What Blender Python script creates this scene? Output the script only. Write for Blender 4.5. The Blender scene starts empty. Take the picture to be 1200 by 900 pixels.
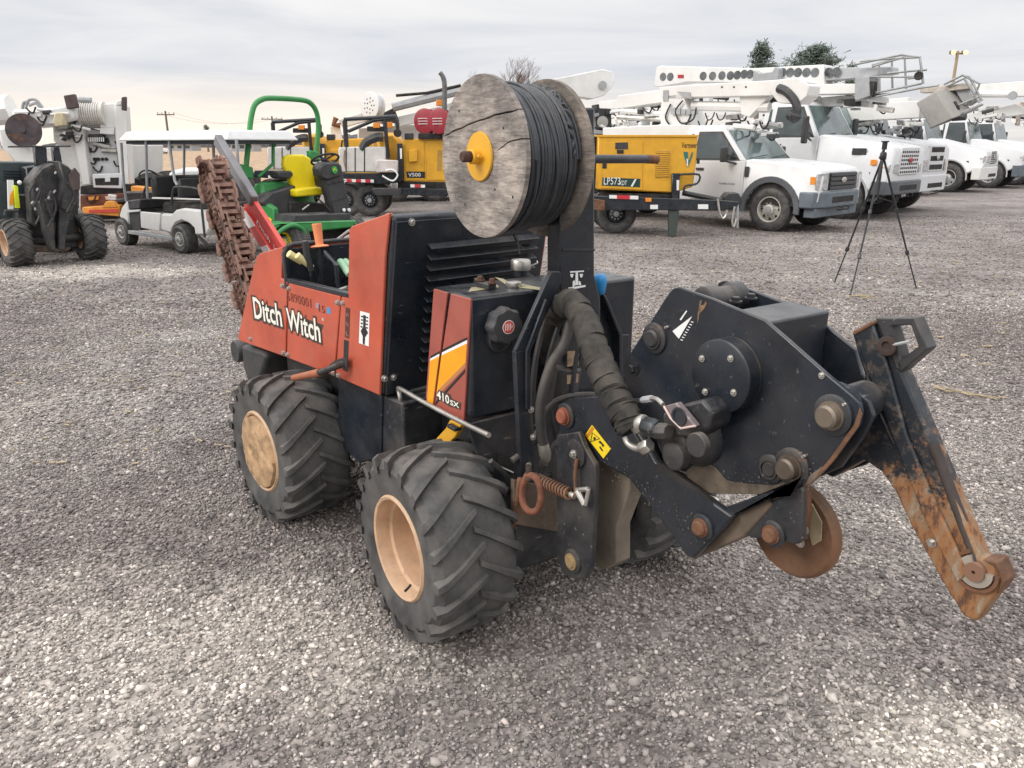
import bpy, bmesh, math, random
import numpy as np
from math import sin, cos, pi, radians, atan2, sqrt
from mathutils import Vector, Matrix
random.seed(7)
S = bpy.context.scene
COL = S.collection
R = radians

# ---------------------------------------------------------------- camera
CAM_H, PITCH = 1.626, math.atan((450 - 170) / 900)
cd = bpy.data.cameras.new("camera"); cam = bpy.data.objects.new("camera", cd); COL.objects.link(cam)
cam.location = (0, 0, CAM_H); cam.rotation_euler = (pi / 2 - PITCH, 0, 0)
cd.sensor_width = 36; cd.lens = 27; cd.clip_start = .05; cd.clip_end = 6000
S.camera = cam
# ---------------------------------------------------------------- sky and sun
SUN_EL, SUN_AZ = 34, -112            # azimuth clockwise from +Y (the view direction)
W = bpy.data.worlds.new("World"); S.world = W; W.use_nodes = True
wn, wl = W.node_tree.nodes, W.node_tree.links
wn.clear()
out = wn.new("ShaderNodeOutputWorld"); bg = wn.new("ShaderNodeBackground"); bg.inputs[1].default_value = .1
sky = wn.new("ShaderNodeTexSky"); sky.sky_type = 'NISHITA'; sky.sun_disc = False
sky.sun_elevation = R(SUN_EL); sky.sun_rotation = R(SUN_AZ)
tc = wn.new("ShaderNodeTexCoord"); sep = wn.new("ShaderNodeSeparateXYZ")
wl.new(tc.outputs["Generated"], sep.inputs[0])
def math_node(nt, op, a, b=None, clamp=False):
    n = nt.nodes.new("ShaderNodeMath"); n.operation = op; n.use_clamp = clamp
    for i, v in enumerate((a, b)):
        if v is None: continue
        if hasattr(v, 'default_value') or hasattr(v, 'links'): nt.links.new(v, n.inputs[i])
        else: n.inputs[i].default_value = v
    return n.outputs[0]
# flat cloud sheet seen in perspective: direction divided by its height
zz = math_node(W.node_tree, 'MAXIMUM', sep.outputs[2], 0.0)
zz = math_node(W.node_tree, 'ADD', zz, .045)
dx = math_node(W.node_tree, 'DIVIDE', sep.outputs[0], zz); dy = math_node(W.node_tree, 'DIVIDE', sep.outputs[1], zz)
cmb = wn.new("ShaderNodeCombineXYZ"); wl.new(dx, cmb.inputs[0]); wl.new(dy, cmb.inputs[1])
nz = wn.new("ShaderNodeTexNoise"); nz.inputs["Scale"].default_value = .42; nz.inputs["Detail"].default_value = 6; nz.inputs["Roughness"].default_value = .55
nz.inputs["Distortion"].default_value = .6
wl.new(cmb.outputs[0], nz.inputs["Vector"])
# grey cover by elevation, brighter towards the zenith as overcast skies are
rmp = wn.new("ShaderNodeValToRGB"); cr = rmp.color_ramp
cr.elements[0].position = 0.0; cr.elements[0].color = (.74, .72, .69, 1)
cr.elements[1].position = 1.0; cr.elements[1].color = (2.0, 2.0, 2.02, 1)
for p, c in ((.035, (.72, .70, .685, 1)), (.075, (.63, .645, .68, 1)), (.16, (.74, .74, .745, 1)), (.4, (1.15, 1.16, 1.18, 1))):
    e = cr.elements.new(p); e.color = c
wl.new(sep.outputs[2], rmp.inputs[0])
cl = wn.new("ShaderNodeValToRGB"); q = cl.color_ramp
q.elements[0].position = .38; q.elements[0].color = (.89, .91, .95, 1)
q.elements[1].position = .66; q.elements[1].color = (1.13, 1.12, 1.10, 1)
wl.new(nz.outputs[0], cl.inputs[0])
mul = wn.new("ShaderNodeMixRGB"); mul.blend_type = 'MULTIPLY'; mul.inputs[0].default_value = 1
wl.new(rmp.outputs[0], mul.inputs[1]); wl.new(cl.outputs[0], mul.inputs[2])
# warm glow low in the west (left), where the sun stands behind the cover
az = wn.new("ShaderNodeVectorMath"); az.operation = 'DOT_PRODUCT'; az.inputs[1].default_value = (-.55, .83, 0)
wl.new(tc.outputs["Generated"], az.inputs[0])
g1 = math_node(W.node_tree, 'SUBTRACT', az.outputs["Value"], .52, True); g1 = math_node(W.node_tree, 'MULTIPLY', g1, 2.6, True)
low = wn.new("ShaderNodeValToRGB"); low.color_ramp.elements[0].position = .02; low.color_ramp.elements[0].color = (1, 1, 1, 1)
low.color_ramp.elements[1].position = .085; low.color_ramp.elements[1].color = (0, 0, 0, 1)
wl.new(sep.outputs[2], low.inputs[0])
g2 = math_node(W.node_tree, 'MULTIPLY', g1, low.outputs[0]); g2 = math_node(W.node_tree, 'MULTIPLY', g2, .75)
wm = wn.new("ShaderNodeMixRGB"); wm.inputs[2].default_value = (1.05, .92, .78, 1)
wl.new(g2, wm.inputs[0]); wl.new(mul.outputs[0], wm.inputs[1])
sc = wn.new("ShaderNodeMixRGB"); sc.blend_type = 'MULTIPLY'; sc.inputs[0].default_value = 1; sc.inputs[2].default_value = (11.1, 11.0, 10.9, 1)
wl.new(wm.outputs[0], sc.inputs[1])
fin = wn.new("ShaderNodeMixRGB"); fin.inputs[0].default_value = .96
wl.new(sky.outputs[0], fin.inputs[1]); wl.new(sc.outputs[0], fin.inputs[2])
wl.new(fin.outputs[0], bg.inputs[0]); wl.new(bg.outputs[0], out.inputs[0])
sd = bpy.data.lights.new("sun", 'SUN'); sun = bpy.data.objects.new("sun", sd); COL.objects.link(sun)
sd.energy = 1.5; sd.angle = R(22); sd.color = (1, .95, .88)
a, e = R(SUN_AZ), R(SUN_EL)
sun.rotation_euler = Vector((-sin(a) * cos(e), -cos(a) * cos(e), -sin(e))).to_track_quat('-Z', 'Y').to_euler()
sun.location = (-6, 0, 8)
S.view_settings.view_transform = 'Standard'; S.view_settings.look = 'None'
S.view_settings.gamma = 1; S.view_settings.exposure = 0.12
S.render.resolution_x, S.render.resolution_y = 1024, 768

# ---------------------------------------------------------------- measuring frames
class Fr:
    """a flat local frame standing on the ground: origin and heading of its x axis; at() reads a point of the
    photograph on one of the frame's own planes, so shapes get their real size and distance"""
    def __init__(s, ox, oy, deg):
        s.o = Vector((ox, oy, 0)); s.a = R(deg); s.M = Matrix.Translation(s.o) @ Matrix.Rotation(s.a, 4, 'Z'); s.I = s.M.inverted()
    def at(s, px, py, ax, v):
        u, w = (px - 600) / 900, (py - 450) / 900
        d = Vector((u, cos(PITCH) - w * sin(PITCH), -sin(PITCH) - w * cos(PITCH)))
        c = s.I @ Vector((0, 0, CAM_H)); d = s.I.to_3x3() @ d
        i = 'xyz'.index(ax); t = (v - c[i]) / d[i]
        return c + d * t
    def pts(s, L, ax, v): return [s.at(p[0], p[1], ax, v) for p in L]
def ground_at(px, py):
    return Fr(0, 0, 0).at(px, py, 'z', 0)

# ---------------------------------------------------------------- materials
def nodes_of(name):
    m = bpy.data.materials.new(name); m.use_nodes = True
    return m, m.node_tree, m.node_tree.nodes["Principled BSDF"]
def noise(nt, scale, detail=5, rough=.6, vec=None, w=0):
    n = nt.nodes.new("ShaderNodeTexNoise"); n.inputs["Scale"].default_value = scale; n.inputs["Detail"].default_value = detail
    n.inputs["Roughness"].default_value = rough
    if vec is not None: nt.links.new(vec, n.inputs["Vector"])
    return n.outputs[0]
def ramp(nt, fac, stops):
    r = nt.nodes.new("ShaderNodeValToRGB"); c = r.color_ramp
    while len(c.elements) < len(stops): c.elements.new(.5)
    for e, (p, col) in zip(c.elements, stops):
        e.position = p; e.color = (*col, 1) if isinstance(col, tuple) else (col, col, col, 1)
    nt.links.new(fac, r.inputs[0]); return r.outputs[0]
def mix(nt, f, a, b, mode='MIX'):
    n = nt.nodes.new("ShaderNodeMixRGB"); n.blend_type = mode
    for i, v in enumerate((f, a, b)):
        if isinstance(v, (int, float)): n.inputs[i].default_value = v if i == 0 else (v, v, v, 1)
        elif isinstance(v, tuple): n.inputs[i].default_value = (*v, 1)
        else: nt.links.new(v, n.inputs[i])
    return n.outputs[0]
MATS = {}
DUST = (.30, .25, .205); RUST = (.17, .075, .038)
def mat(name, col, rough=.5, metal=0, var=.12, scale=6, bump=0., bscale=60, dust=0., rust=0., rustcol=RUST, dustcol=DUST, scratch=0., spec=.5, emit=0):
    if name in MATS: return MATS[name]
    m, nt, b = nodes_of(name); L = nt.links
    t = nt.nodes.new("ShaderNodeTexCoord"); ob = t.outputs["Object"]
    n1 = noise(nt, scale, 6, .6, ob)
    c = mix(nt, 1, col, ramp(nt, n1, ((.3, 1 - var * 1.6), (.7, 1 + var))), 'MULTIPLY')
    rg = ramp(nt, noise(nt, scale * 2.3, 5, .6, ob), ((.3, max(rough - .1, .03)), (.7, min(rough + .16, 1))))
    if scratch:
        mp = nt.nodes.new("ShaderNodeMapping"); mp.inputs["Scale"].default_value = (70, 9, 40); mp.inputs["Rotation"].default_value = (.4, .5, .3)
        L.new(ob, mp.inputs[0]); s = ramp(nt, noise(nt, 1.3, 4, .6, mp.outputs[0]), ((.66 - scratch * .06, 0.), (.72, scratch)))
        c = mix(nt, s, c, (.33, .31, .29))
    if rust:
        nr = noise(nt, scale * 1.6, 9, .68, ob)
        f = ramp(nt, nr, ((.72 - rust * .42, 0.), (.80 - rust * .36, 1.)))
        rc = mix(nt, noise(nt, scale * 7, 4, .6, ob), tuple(v * .45 for v in rustcol), tuple(min(1, v * 1.7) for v in rustcol))
        c = mix(nt, f, c, rc); rg = mix(nt, f, rg, .85)
    if dust:
        g = nt.nodes.new("ShaderNodeNewGeometry"); sx = nt.nodes.new("ShaderNodeSeparateXYZ"); L.new(g.outputs["Normal"], sx.inputs[0])
        up = math_node(nt, 'MULTIPLY', sx.outputs[2], .8, True)
        f = math_node(nt, 'MULTIPLY', ramp(nt, noise(nt, scale * 1.1, 8, .62, ob), ((.38, 0.), (.75, 1.))), math_node(nt, 'ADD', up, .35), True)
        f = math_node(nt, 'MULTIPLY', f, dust, True)
        c = mix(nt, f, c, dustcol); rg = mix(nt, f, rg, .9)
    L.new(c, b.inputs["Base Color"]); L.new(rg, b.inputs["Roughness"]); b.inputs["Metallic"].default_value = metal
    b.inputs["Specular IOR Level"].default_value = spec
    if bump:
        bp = nt.nodes.new("ShaderNodeBump"); bp.inputs["Strength"].default_value = bump; bp.inputs["Distance"].default_value = .004
        L.new(noise(nt, bscale, 5, .6, ob), bp.inputs["Height"]); L.new(bp.outputs[0], b.inputs["Normal"])
    if emit:
        b.inputs["Emission Color"].default_value = (*col, 1); b.inputs["Emission Strength"].default_value = emit
    MATS[name] = m; return m

# ---------------------------------------------------------------- mesh building
V = Vector
def basis(d):
    d = V(d).normalized(); u = d.orthogonal().normalized()
    if abs(d.z) < .95: u = V((0, 0, 1)).cross(d).normalized()
    return u, d.cross(u)
class MB:
    def __init__(s): s.v = []; s.f = []; s.m = []; s.cur = 0
    def add(s, vs, fs):
        o = len(s.v); s.v += [tuple(p) for p in vs]; s.f += [tuple(i + o for i in f) for f in fs]; s.m += [s.cur] * len(fs); return s
    def box(s, x0, x1, y0, y1, z0, z1):
        return s.add([(x, y, z) for x in (x0, x1) for y in (y0, y1) for z in (z0, z1)],
                     [(0, 1, 3, 2), (4, 6, 7, 5), (0, 4, 5, 1), (2, 3, 7, 6), (0, 2, 6, 4), (1, 5, 7, 3)])
    def obox(s, c, d, L, w, h, up=(0, 0, 1)):          # oriented box: centre, long direction, size
        d = V(d).normalized(); n = d.cross(V(up)).normalized(); u = n.cross(d)
        vs = [V(c) + d * (a * L / 2) + n * (b * w / 2) + u * (e * h / 2) for a in (-1, 1) for b in (-1, 1) for e in (-1, 1)]
        return s.add(vs, [(0, 1, 3, 2), (4, 6, 7, 5), (0, 4, 5, 1), (2, 3, 7, 6), (0, 2, 6, 4), (1, 5, 7, 3)])
    def bar(s, a, b, w, h, up=(0, 0, 1)): a, b = V(a), V(b); return s.obox((a + b) / 2, b - a, (b - a).length, w, h, up)
    def prism(s, P, vec, top=None):                     # polygon extruded by a vector (or joined to a second ring)
        P = [V(p) for p in P]; n = len(P); Q = [p + V(vec) for p in P] if top is None else [V(p) for p in top]
        return s.add(P + Q, [tuple(range(n)), tuple(range(2 * n - 1, n - 1, -1))] + [(i, i + n, (i + 1) % n + n, (i + 1) % n) for i in range(n)])
    def loft(s, rings, closed=True, caps=True):
        n = len(rings[0]); vs = [p for r in rings for p in r]; fs = []
        for k in range(len(rings) - 1):
            for i in range(n if closed else n - 1):
                j = (i + 1) % n; fs.append((k * n + i, k * n + j, (k + 1) * n + j, (k + 1) * n + i))
        if caps: fs += [tuple(range(n - 1, -1, -1)), tuple(range((len(rings) - 1) * n, len(rings) * n))]
        return s.add(vs, fs)
    def tube(s, path, r, n=10, caps=True, loop=False):
        P = [V(p) for p in path]; N = len(P); rs = r if isinstance(r, (list, tuple)) else [r] * N; rings = []; u = None
        for i in range(N):
            a = P[(i - 1) % N] if (i > 0 or loop) else P[i]; b = P[(i + 1) % N] if (i < N - 1 or loop) else P[i]
            d = (b - a).normalized()
            if u is None: u, w = basis(d)
            else:
                u = (u - d * u.dot(d)).normalized(); w = d.cross(u)
            w = d.cross(u)
            rings.append([P[i] + (u * cos(t) + w * sin(t)) * rs[i] for t in [k * 2 * pi / n for k in range(n)]])
        if loop:
            rings.append(rings[0]); return s.loft(rings, True, False)
        return s.loft(rings, True, caps)
    def lathe(s, prof, o, ax, n=32):                    # prof: (radius, height along the axis)
        o = V(o); d = V(ax).normalized(); u, w = basis(d); rings = []
        for r, h in prof: rings.append([o + d * h + (u * cos(t) + w * sin(t)) * r for t in [k * 2 * pi / n for k in range(n)]])
        return s.loft(rings, True, True)
    def cyl(s, a, b, r, n=20):
        a, b = V(a), V(b); return s.lathe([(r, 0), (r, (b - a).length)], a, b - a, n)
    def ball(s, c, rx, ry=None, rz=None, n=12, m=8, M=None):
        ry = ry or rx; rz = rz or rx; rings = []
        for j in range(m + 1):
            t = pi * j / m; st = max(sin(t), .01)
            rings.append([V((rx * st * cos(k * 2 * pi / n), ry * st * sin(k * 2 * pi / n), -rz * cos(t))) for k in range(n)])
        if M is not None: rings = [[M @ p for p in r] for r in rings]
        return s.loft([[V(c) + p for p in r] for r in rings])
    def mirror_y(s):
        n = len(s.v); s.v += [(x, -y, z) for x, y, z in s.v]; s.f += [tuple(i + n for i in reversed(f)) for f in list(s.f)]; s.m += list(s.m); return s
def rpoly(cx, cy, r, n, a0=0): return [(cx + r * cos(a0 + k * 2 * pi / n), cy + r * sin(a0 + k * 2 * pi / n)) for k in range(n)]
def smooth_path(P, k=6):
    P = [V(p) for p in P]; out = []
    for i in range(len(P) - 1):
        p0, p1, p2, p3 = P[max(i - 1, 0)], P[i], P[i + 1], P[min(i + 2, len(P) - 1)]
        for j in range(k):
            t = j / k; out.append(.5 * ((2 * p1) + (p2 - p0) * t + (2 * p0 - 5 * p1 + 4 * p2 - p3) * t * t + (3 * p1 - p0 - 3 * p2 + p3) * t ** 3))
    return out + [P[-1]]
def mesh_of(name, mb, mats, smooth=38):
    me = bpy.data.meshes.new(name); me.from_pydata(mb.v, [], mb.f)
    if not isinstance(mats, (list, tuple)): mats = [mats]
    for m in mats: me.materials.append(m)
    if len(mats) > 1: me.polygons.foreach_set("material_index", mb.m)
    bm = bmesh.new(); bm.from_mesh(me); bmesh.ops.recalc_face_normals(bm, faces=bm.faces); bm.to_mesh(me); bm.free()
    if smooth:
        me.polygons.foreach_set("use_smooth", [True] * len(me.polygons)); me.set_sharp_from_angle(angle=R(smooth))
    me.update(); return me
def link(o, parent=None, mtx=None):
    COL.objects.link(o)
    if parent is not None: o.parent = parent
    if mtx is not None: o.matrix_local = mtx
    return o
def P_(parent, name, mb, m, bevel=0, smooth=38, mtx=None, label=None, seg=2):
    o = link(bpy.data.objects.new(name, mesh_of(name, mb, m, smooth)), parent, mtx)
    if bevel:
        b = o.modifiers.new("bevel", 'BEVEL'); b.width = bevel; b.segments = seg; b.limit_method = 'ANGLE'; b.angle_limit = R(35); b.use_clamp_overlap = True
    if label: o["label"] = label
    return o
def tag(o, label, cat, group=None):
    o["label"] = label; o["category"] = cat
    if group: o["group"] = group
    return o
def thing(name, label, cat, fr, group=None):
    o = bpy.data.objects.new(name, None); COL.objects.link(o); o.empty_display_size = .3
    o.matrix_world = fr.M; return tag(o, label, cat, group)
def inst(parent, name, me, mtx=None, bevel=0):
    o = link(bpy.data.objects.new(name, me), parent, mtx)
    return o
def place(p, d=(0, 0, 1), s=1, spin=0):                 # matrix putting local z along d at p
    q = V(d).normalized().to_track_quat('Z', 'Y').to_matrix().to_4x4()
    return Matrix.Translation(V(p)) @ q @ Matrix.Rotation(spin, 4, 'Z') @ Matrix.Scale(s, 4)
def text(parent, name, s, org, xd, zd, width, height, m, bold=0., shear=0., thick=.0006, mtx=None, lift=.001):
    """flat printed lettering laid on a surface; org is the lower left corner"""
    c = bpy.data.curves.new(name, 'FONT'); c.body = s; c.offset = bold; c.shear = shear; c.resolution_u = 2; c.extrude = 0
    o = bpy.data.objects.new(name, c); COL.objects.link(o)
    dg = bpy.context.evaluated_depsgraph_get(); me = bpy.data.meshes.new_from_object(o.evaluated_get(dg))
    bpy.data.objects.remove(o); n = len(me.vertices); co = np.zeros(n * 3); me.vertices.foreach_get("co", co); co = co.reshape(-1, 3)
    lo, hi = co.min(0), co.max(0); org, xd, zd = V(org), V(xd).normalized(), V(zd)
    zd = (zd - xd * zd.dot(xd)).normalized(); nn = xd.cross(zd)
    for i, v in enumerate(me.vertices):
        v.co = org + xd * ((co[i][0] - lo[0]) / (hi[0] - lo[0]) * width) + zd * ((co[i][1] - lo[1]) / (hi[1] - lo[1]) * height) + nn * lift
    me.materials.clear(); me.materials.append(m); me.name = name
    return link(bpy.data.objects.new(name, me), parent, mtx)
def bolt_mesh(name, r, h, m, n=6):
    b = MB(); b.lathe([(r * 1.5, 0), (r * 1.5, h * .25)], (0, 0, 0), (0, 0, 1), 16)
    b.lathe([(r, h * .25), (r, h * .85), (r * .85, h)], (0, 0, 0), (0, 0, 1), n); return mesh_of(name, b, m, 30)

# common materials
BLK = mat('black_paint', (.013, .018, .026), .26, var=.25, bump=.05, dust=.20, scratch=.22)
BLK2 = mat('black_paint_dusty', (.015, .018, .023), .42, var=.3, bump=.10, dust=.55, scratch=.4, rust=.2)
CHAR = mat('charcoal_plastic', (.03, .032, .036), .55, var=.15, dust=.3)
DARK = mat('dark_void', (.012, .012, .013), .8, var=.2, dust=.4)
RUBBER = mat('tyre_rubber', (.072, .071, .071), .7, var=.35, scale=9, bump=.35, bscale=110, dust=.85, dustcol=(.185, .165, .145))
HOSE = mat('hose_rubber', (.022, .022, .024), .55, var=.2, dust=.5)
ORANGE = mat('orange_paint', (.50, .088, .045), .34, var=.15, scale=4, bump=.06, bscale=4, dust=.45, scratch=.25, dustcol=(.45, .30, .22))
REDFADE = mat('faded_red_paint', (.36, .085, .06), .5, var=.12, dust=.25, scratch=.25)
YEL = mat('yellow_paint', (.70, .36, .02), .42, var=.08, dust=.15)
YELDEC = mat('yellow_decal', (.85, .36, .01), .4, var=.06)
CREAM = mat('cream_rim_paint', (.60, .39, .24), .5, var=.2, scale=9, bump=.15, bscale=30, dust=.5, rust=.24)
STEEL = mat('bare_steel', (.50, .49, .46), .35, 1, var=.15, rust=.12)
ZINC = mat('zinc_plate', (.58, .56, .52), .38, .9, var=.2, dust=.3)
RUSTY = mat('rusty_steel', (.16, .075, .04), .8, .1, var=.3, scale=14, bump=.5, bscale=90, rust=.6, dust=.25)
WHITE = mat('white_paint', (.64, .645, .65), .32, var=.03, scale=2, dust=.10)
WHITE2 = mat('white_boom_paint', (.74, .735, .71), .42, var=.06, scale=2, dust=.3, rust=.04)
GREYP = mat('grey_paint', (.35, .36, .37), .5, var=.1, dust=.3)
GLASS = mat('window_glass', (.035, .05, .052), .08, var=.3, scale=1.5, spec=.8)
GLASS2 = mat('windscreen_glass', (.10, .145, .14), .07, var=.5, scale=1.2, spec=.9)
LENS = mat('lamp_lens', (.62, .63, .64), .12, .6, var=.25, scale=14)
AMBER = mat('amber_lens', (.80, .27, .03), .25, var=.1)
REDL = mat('red_paint', (.42, .02, .03), .4, var=.1)
DECW = mat('white_decal', (.80, .80, .78), .45, var=.04)
DECB = mat('black_decal', (.015, .015, .015), .5, var=.05)
DIRT = mat('caked_dirt', (.13, .105, .085), .95, var=.3, scale=12, bump=.7, bscale=50)
# ================================================================ SETTING
def shade_ground(nt, pos):
    """limestone-and-slag gravel colour, the same for the sheet and for the loose stones"""
    L = nt.links
    big = noise(nt, .55, 5, .6, pos); mid = noise(nt, 2.1, 5, .6, pos)
    base = ramp(nt, big, ((.32, (.155, .134, .124)), (.52, (.205, .183, .170)), (.70, (.275, .253, .236))))
    base = mix(nt, .55, base, ramp(nt, mid, ((.3, .72), (.72, 1.28))), 'MULTIPLY')
    sx = nt.nodes.new("ShaderNodeSeparateXYZ"); L.new(pos, sx.inputs[0])
    # pale limestone patches where fresh stone was spread
    for (cx, cy, rx, ry, amt) in ((-1.25, 2.15, 1.25, .75, .62), (1.35, 1.72, .62, .34, .85), (-5.9, 10.3, 2.2, .8, .8), (-3.2, 3.4, .7, 2.2, .35), (1.6, 3.6, 1.3, 1.2, .4)):
        dx = math_node(nt, 'DIVIDE', math_node(nt, 'SUBTRACT', sx.outputs[0], cx), rx); dy = math_node(nt, 'DIVIDE', math_node(nt, 'SUBTRACT', sx.outputs[1], cy), ry)
        r = math_node(nt, 'SQRT', math_node(nt, 'ADD', math_node(nt, 'MULTIPLY', dx, dx), math_node(nt, 'MULTIPLY', dy, dy)))
        r = math_node(nt, 'ADD', r, math_node(nt, 'MULTIPLY', math_node(nt, 'SUBTRACT', mid, .5), 2.2))
        f = math_node(nt, 'MULTIPLY', ramp(nt, r, ((.35, 1.), (1., 0.))), amt)
        base = mix(nt, f, base, (.43, .40, .36))
    # damp dark spots
    f = ramp(nt, noise(nt, .9, 4, .6, pos), ((.57, 0.), (.68, .6)))
    return mix(nt, f, base, (.085, .073, .072))
m, nt, b = nodes_of('gravel_ground'); geo = nt.nodes.new("ShaderNodeNewGeometry"); pos = geo.outputs["Position"]
c = shade_ground(nt, pos)
vo = nt.nodes.new("ShaderNodeTexVoronoi"); vo.inputs["Scale"].default_value = 52; nt.links.new(pos, vo.inputs["Vector"])
c = mix(nt, .8, c, ramp(nt, vo.outputs["Color"], ((.0, .45), (.55, 1.), (1., 1.65))), 'MULTIPLY')
sp = ramp(nt, noise(nt, 16, 6, .7, pos), ((.3, .6), (.7, 1.4))); c = mix(nt, .8, c, sp, 'MULTIPLY'); c = mix(nt, .9, c, ramp(nt, noise(nt, 5.5, 8, .78, pos), ((.36, (.66, .62, .61)), (.5, (1., .98, .97)), (.64, (1.38, 1.36, 1.33)))), 'MULTIPLY')
vo2 = nt.nodes.new("ShaderNodeTexVoronoi"); vo2.inputs["Scale"].default_value = 11; nt.links.new(pos, vo2.inputs["Vector"])
c = mix(nt, ramp(nt, vo2.outputs["Distance"], ((.05, .7), (.14, 0.))), c, (.45, .43, .40))
c = mix(nt, 1, c, (1.0, .985, .98), 'MULTIPLY'); nt.links.new(c, b.inputs["Base Color"]); b.inputs["Roughness"].default_value = .95
bp = nt.nodes.new("ShaderNodeBump"); bp.inputs["Distance"].default_value = .012; bp.inputs["Strength"].default_value = .9
h = mix(nt, .5, vo.outputs["Distance"], noise(nt, 30, 6, .7, pos)); nt.links.new(h, bp.inputs["Height"]); nt.links.new(bp.outputs[0], b.inputs["Normal"])
GROUND = m
m, nt, b = nodes_of('gravel_stones'); at = nt.nodes.new("ShaderNodeAttribute"); at.attribute_name = "tone"
geo = nt.nodes.new("ShaderNodeNewGeometry"); c = shade_ground(nt, geo.outputs["Position"])
c = mix(nt, 1, c, ramp(nt, at.outputs["Fac"], ((0., (.50, .485, .48)), (.35, (1.03, 1.01, 1.0)), (.7, (1.42, 1.39, 1.37)), (.93, (2.0, 1.98, 1.95)), (.995, (2.9, 2.85, 2.8)))), 'MULTIPLY')
c = mix(nt, .5, c, ramp(nt, noise(nt, 140, 4, .6, geo.outputs["Position"]), ((.3, .7), (.7, 1.3))), 'MULTIPLY')
nt.links.new(c, b.inputs["Base Color"]); b.inputs["Roughness"].default_value = .85
STONE = m

def field_mat():
    m, nt, b = nodes_of('corn_stubble'); g = nt.nodes.new("ShaderNodeNewGeometry")
    mp = nt.nodes.new("ShaderNodeMapping"); mp.inputs["Scale"].default_value = (.55, .28, 1); mp.inputs["Rotation"].default_value = (0, 0, .25); nt.links.new(g.outputs["Position"], mp.inputs[0])
    c = ramp(nt, noise(nt, 2.4, 8, .75, mp.outputs[0]), ((.35, (.20, .125, .075)), (.5, (.36, .24, .145)), (.65, (.50, .37, .24))))
    nt.links.new(c, b.inputs["Base Color"]); b.inputs["Roughness"].default_value = .95; return m
def sheet(name, P, z, mt):
    me = bpy.data.meshes.new(name); me.from_pydata([(x, y, z) for x, y in P], [], [tuple(range(len(P)))]); me.materials.append(mt)
    o = bpy.data.objects.new(name, me); COL.objects.link(o); o["kind"] = "structure"; return o
sheet('ground', [(-900, -60), (900, -60), (900, 2500), (-900, 2500)], 0, GROUND)
sheet('field', [(-700, 34), (-9, 34), (40, 60), (500, 70), (700, 500), (-700, 500)], .012, field_mat())
GRASS = mat('winter_grass', (.14, .15, .07), .95, var=.3, scale=.05)
sheet('grass_verge', [(-900, 504), (900, 504), (900, 2400), (-900, 2400)], .02, GRASS)
# low rise of bare wood on the horizon
def hillmesh(x0, x1, y, h, name, mt, seed, depth=60):
    rnd = random.Random(seed); b = MB(); n = 160; A = []; B = []
    ph = [rnd.uniform(0, 6) for _ in range(6)]
    for i in range(n + 1):
        t = i / n; x = x0 + (x1 - x0) * t
        k = sin(pi * t) ** .3 * h * (.72 + .12 * sin(t * 9 + ph[0]) + .08 * sin(t * 31 + ph[1]) + .08 * rnd.random())
        A.append(((x, y, 0), (x, y + 3, k * .8), (x, y + depth * .4, k), (x, y + depth, 0)))
    b.loft([list(a) for a in A], False, False)
    o = P_(None, name, b, mt, smooth=0); o["kind"] = "stuff"; return o
WOOD = mat('bare_woodland', (.085, .075, .08), 1, var=.25, scale=.12)
hillmesh(-330, -60, 560, 8.5, 'woodland', WOOD, 3)
hillmesh(-75, 60, 260, 9.5, 'woodland', WOOD, 5)

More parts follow.
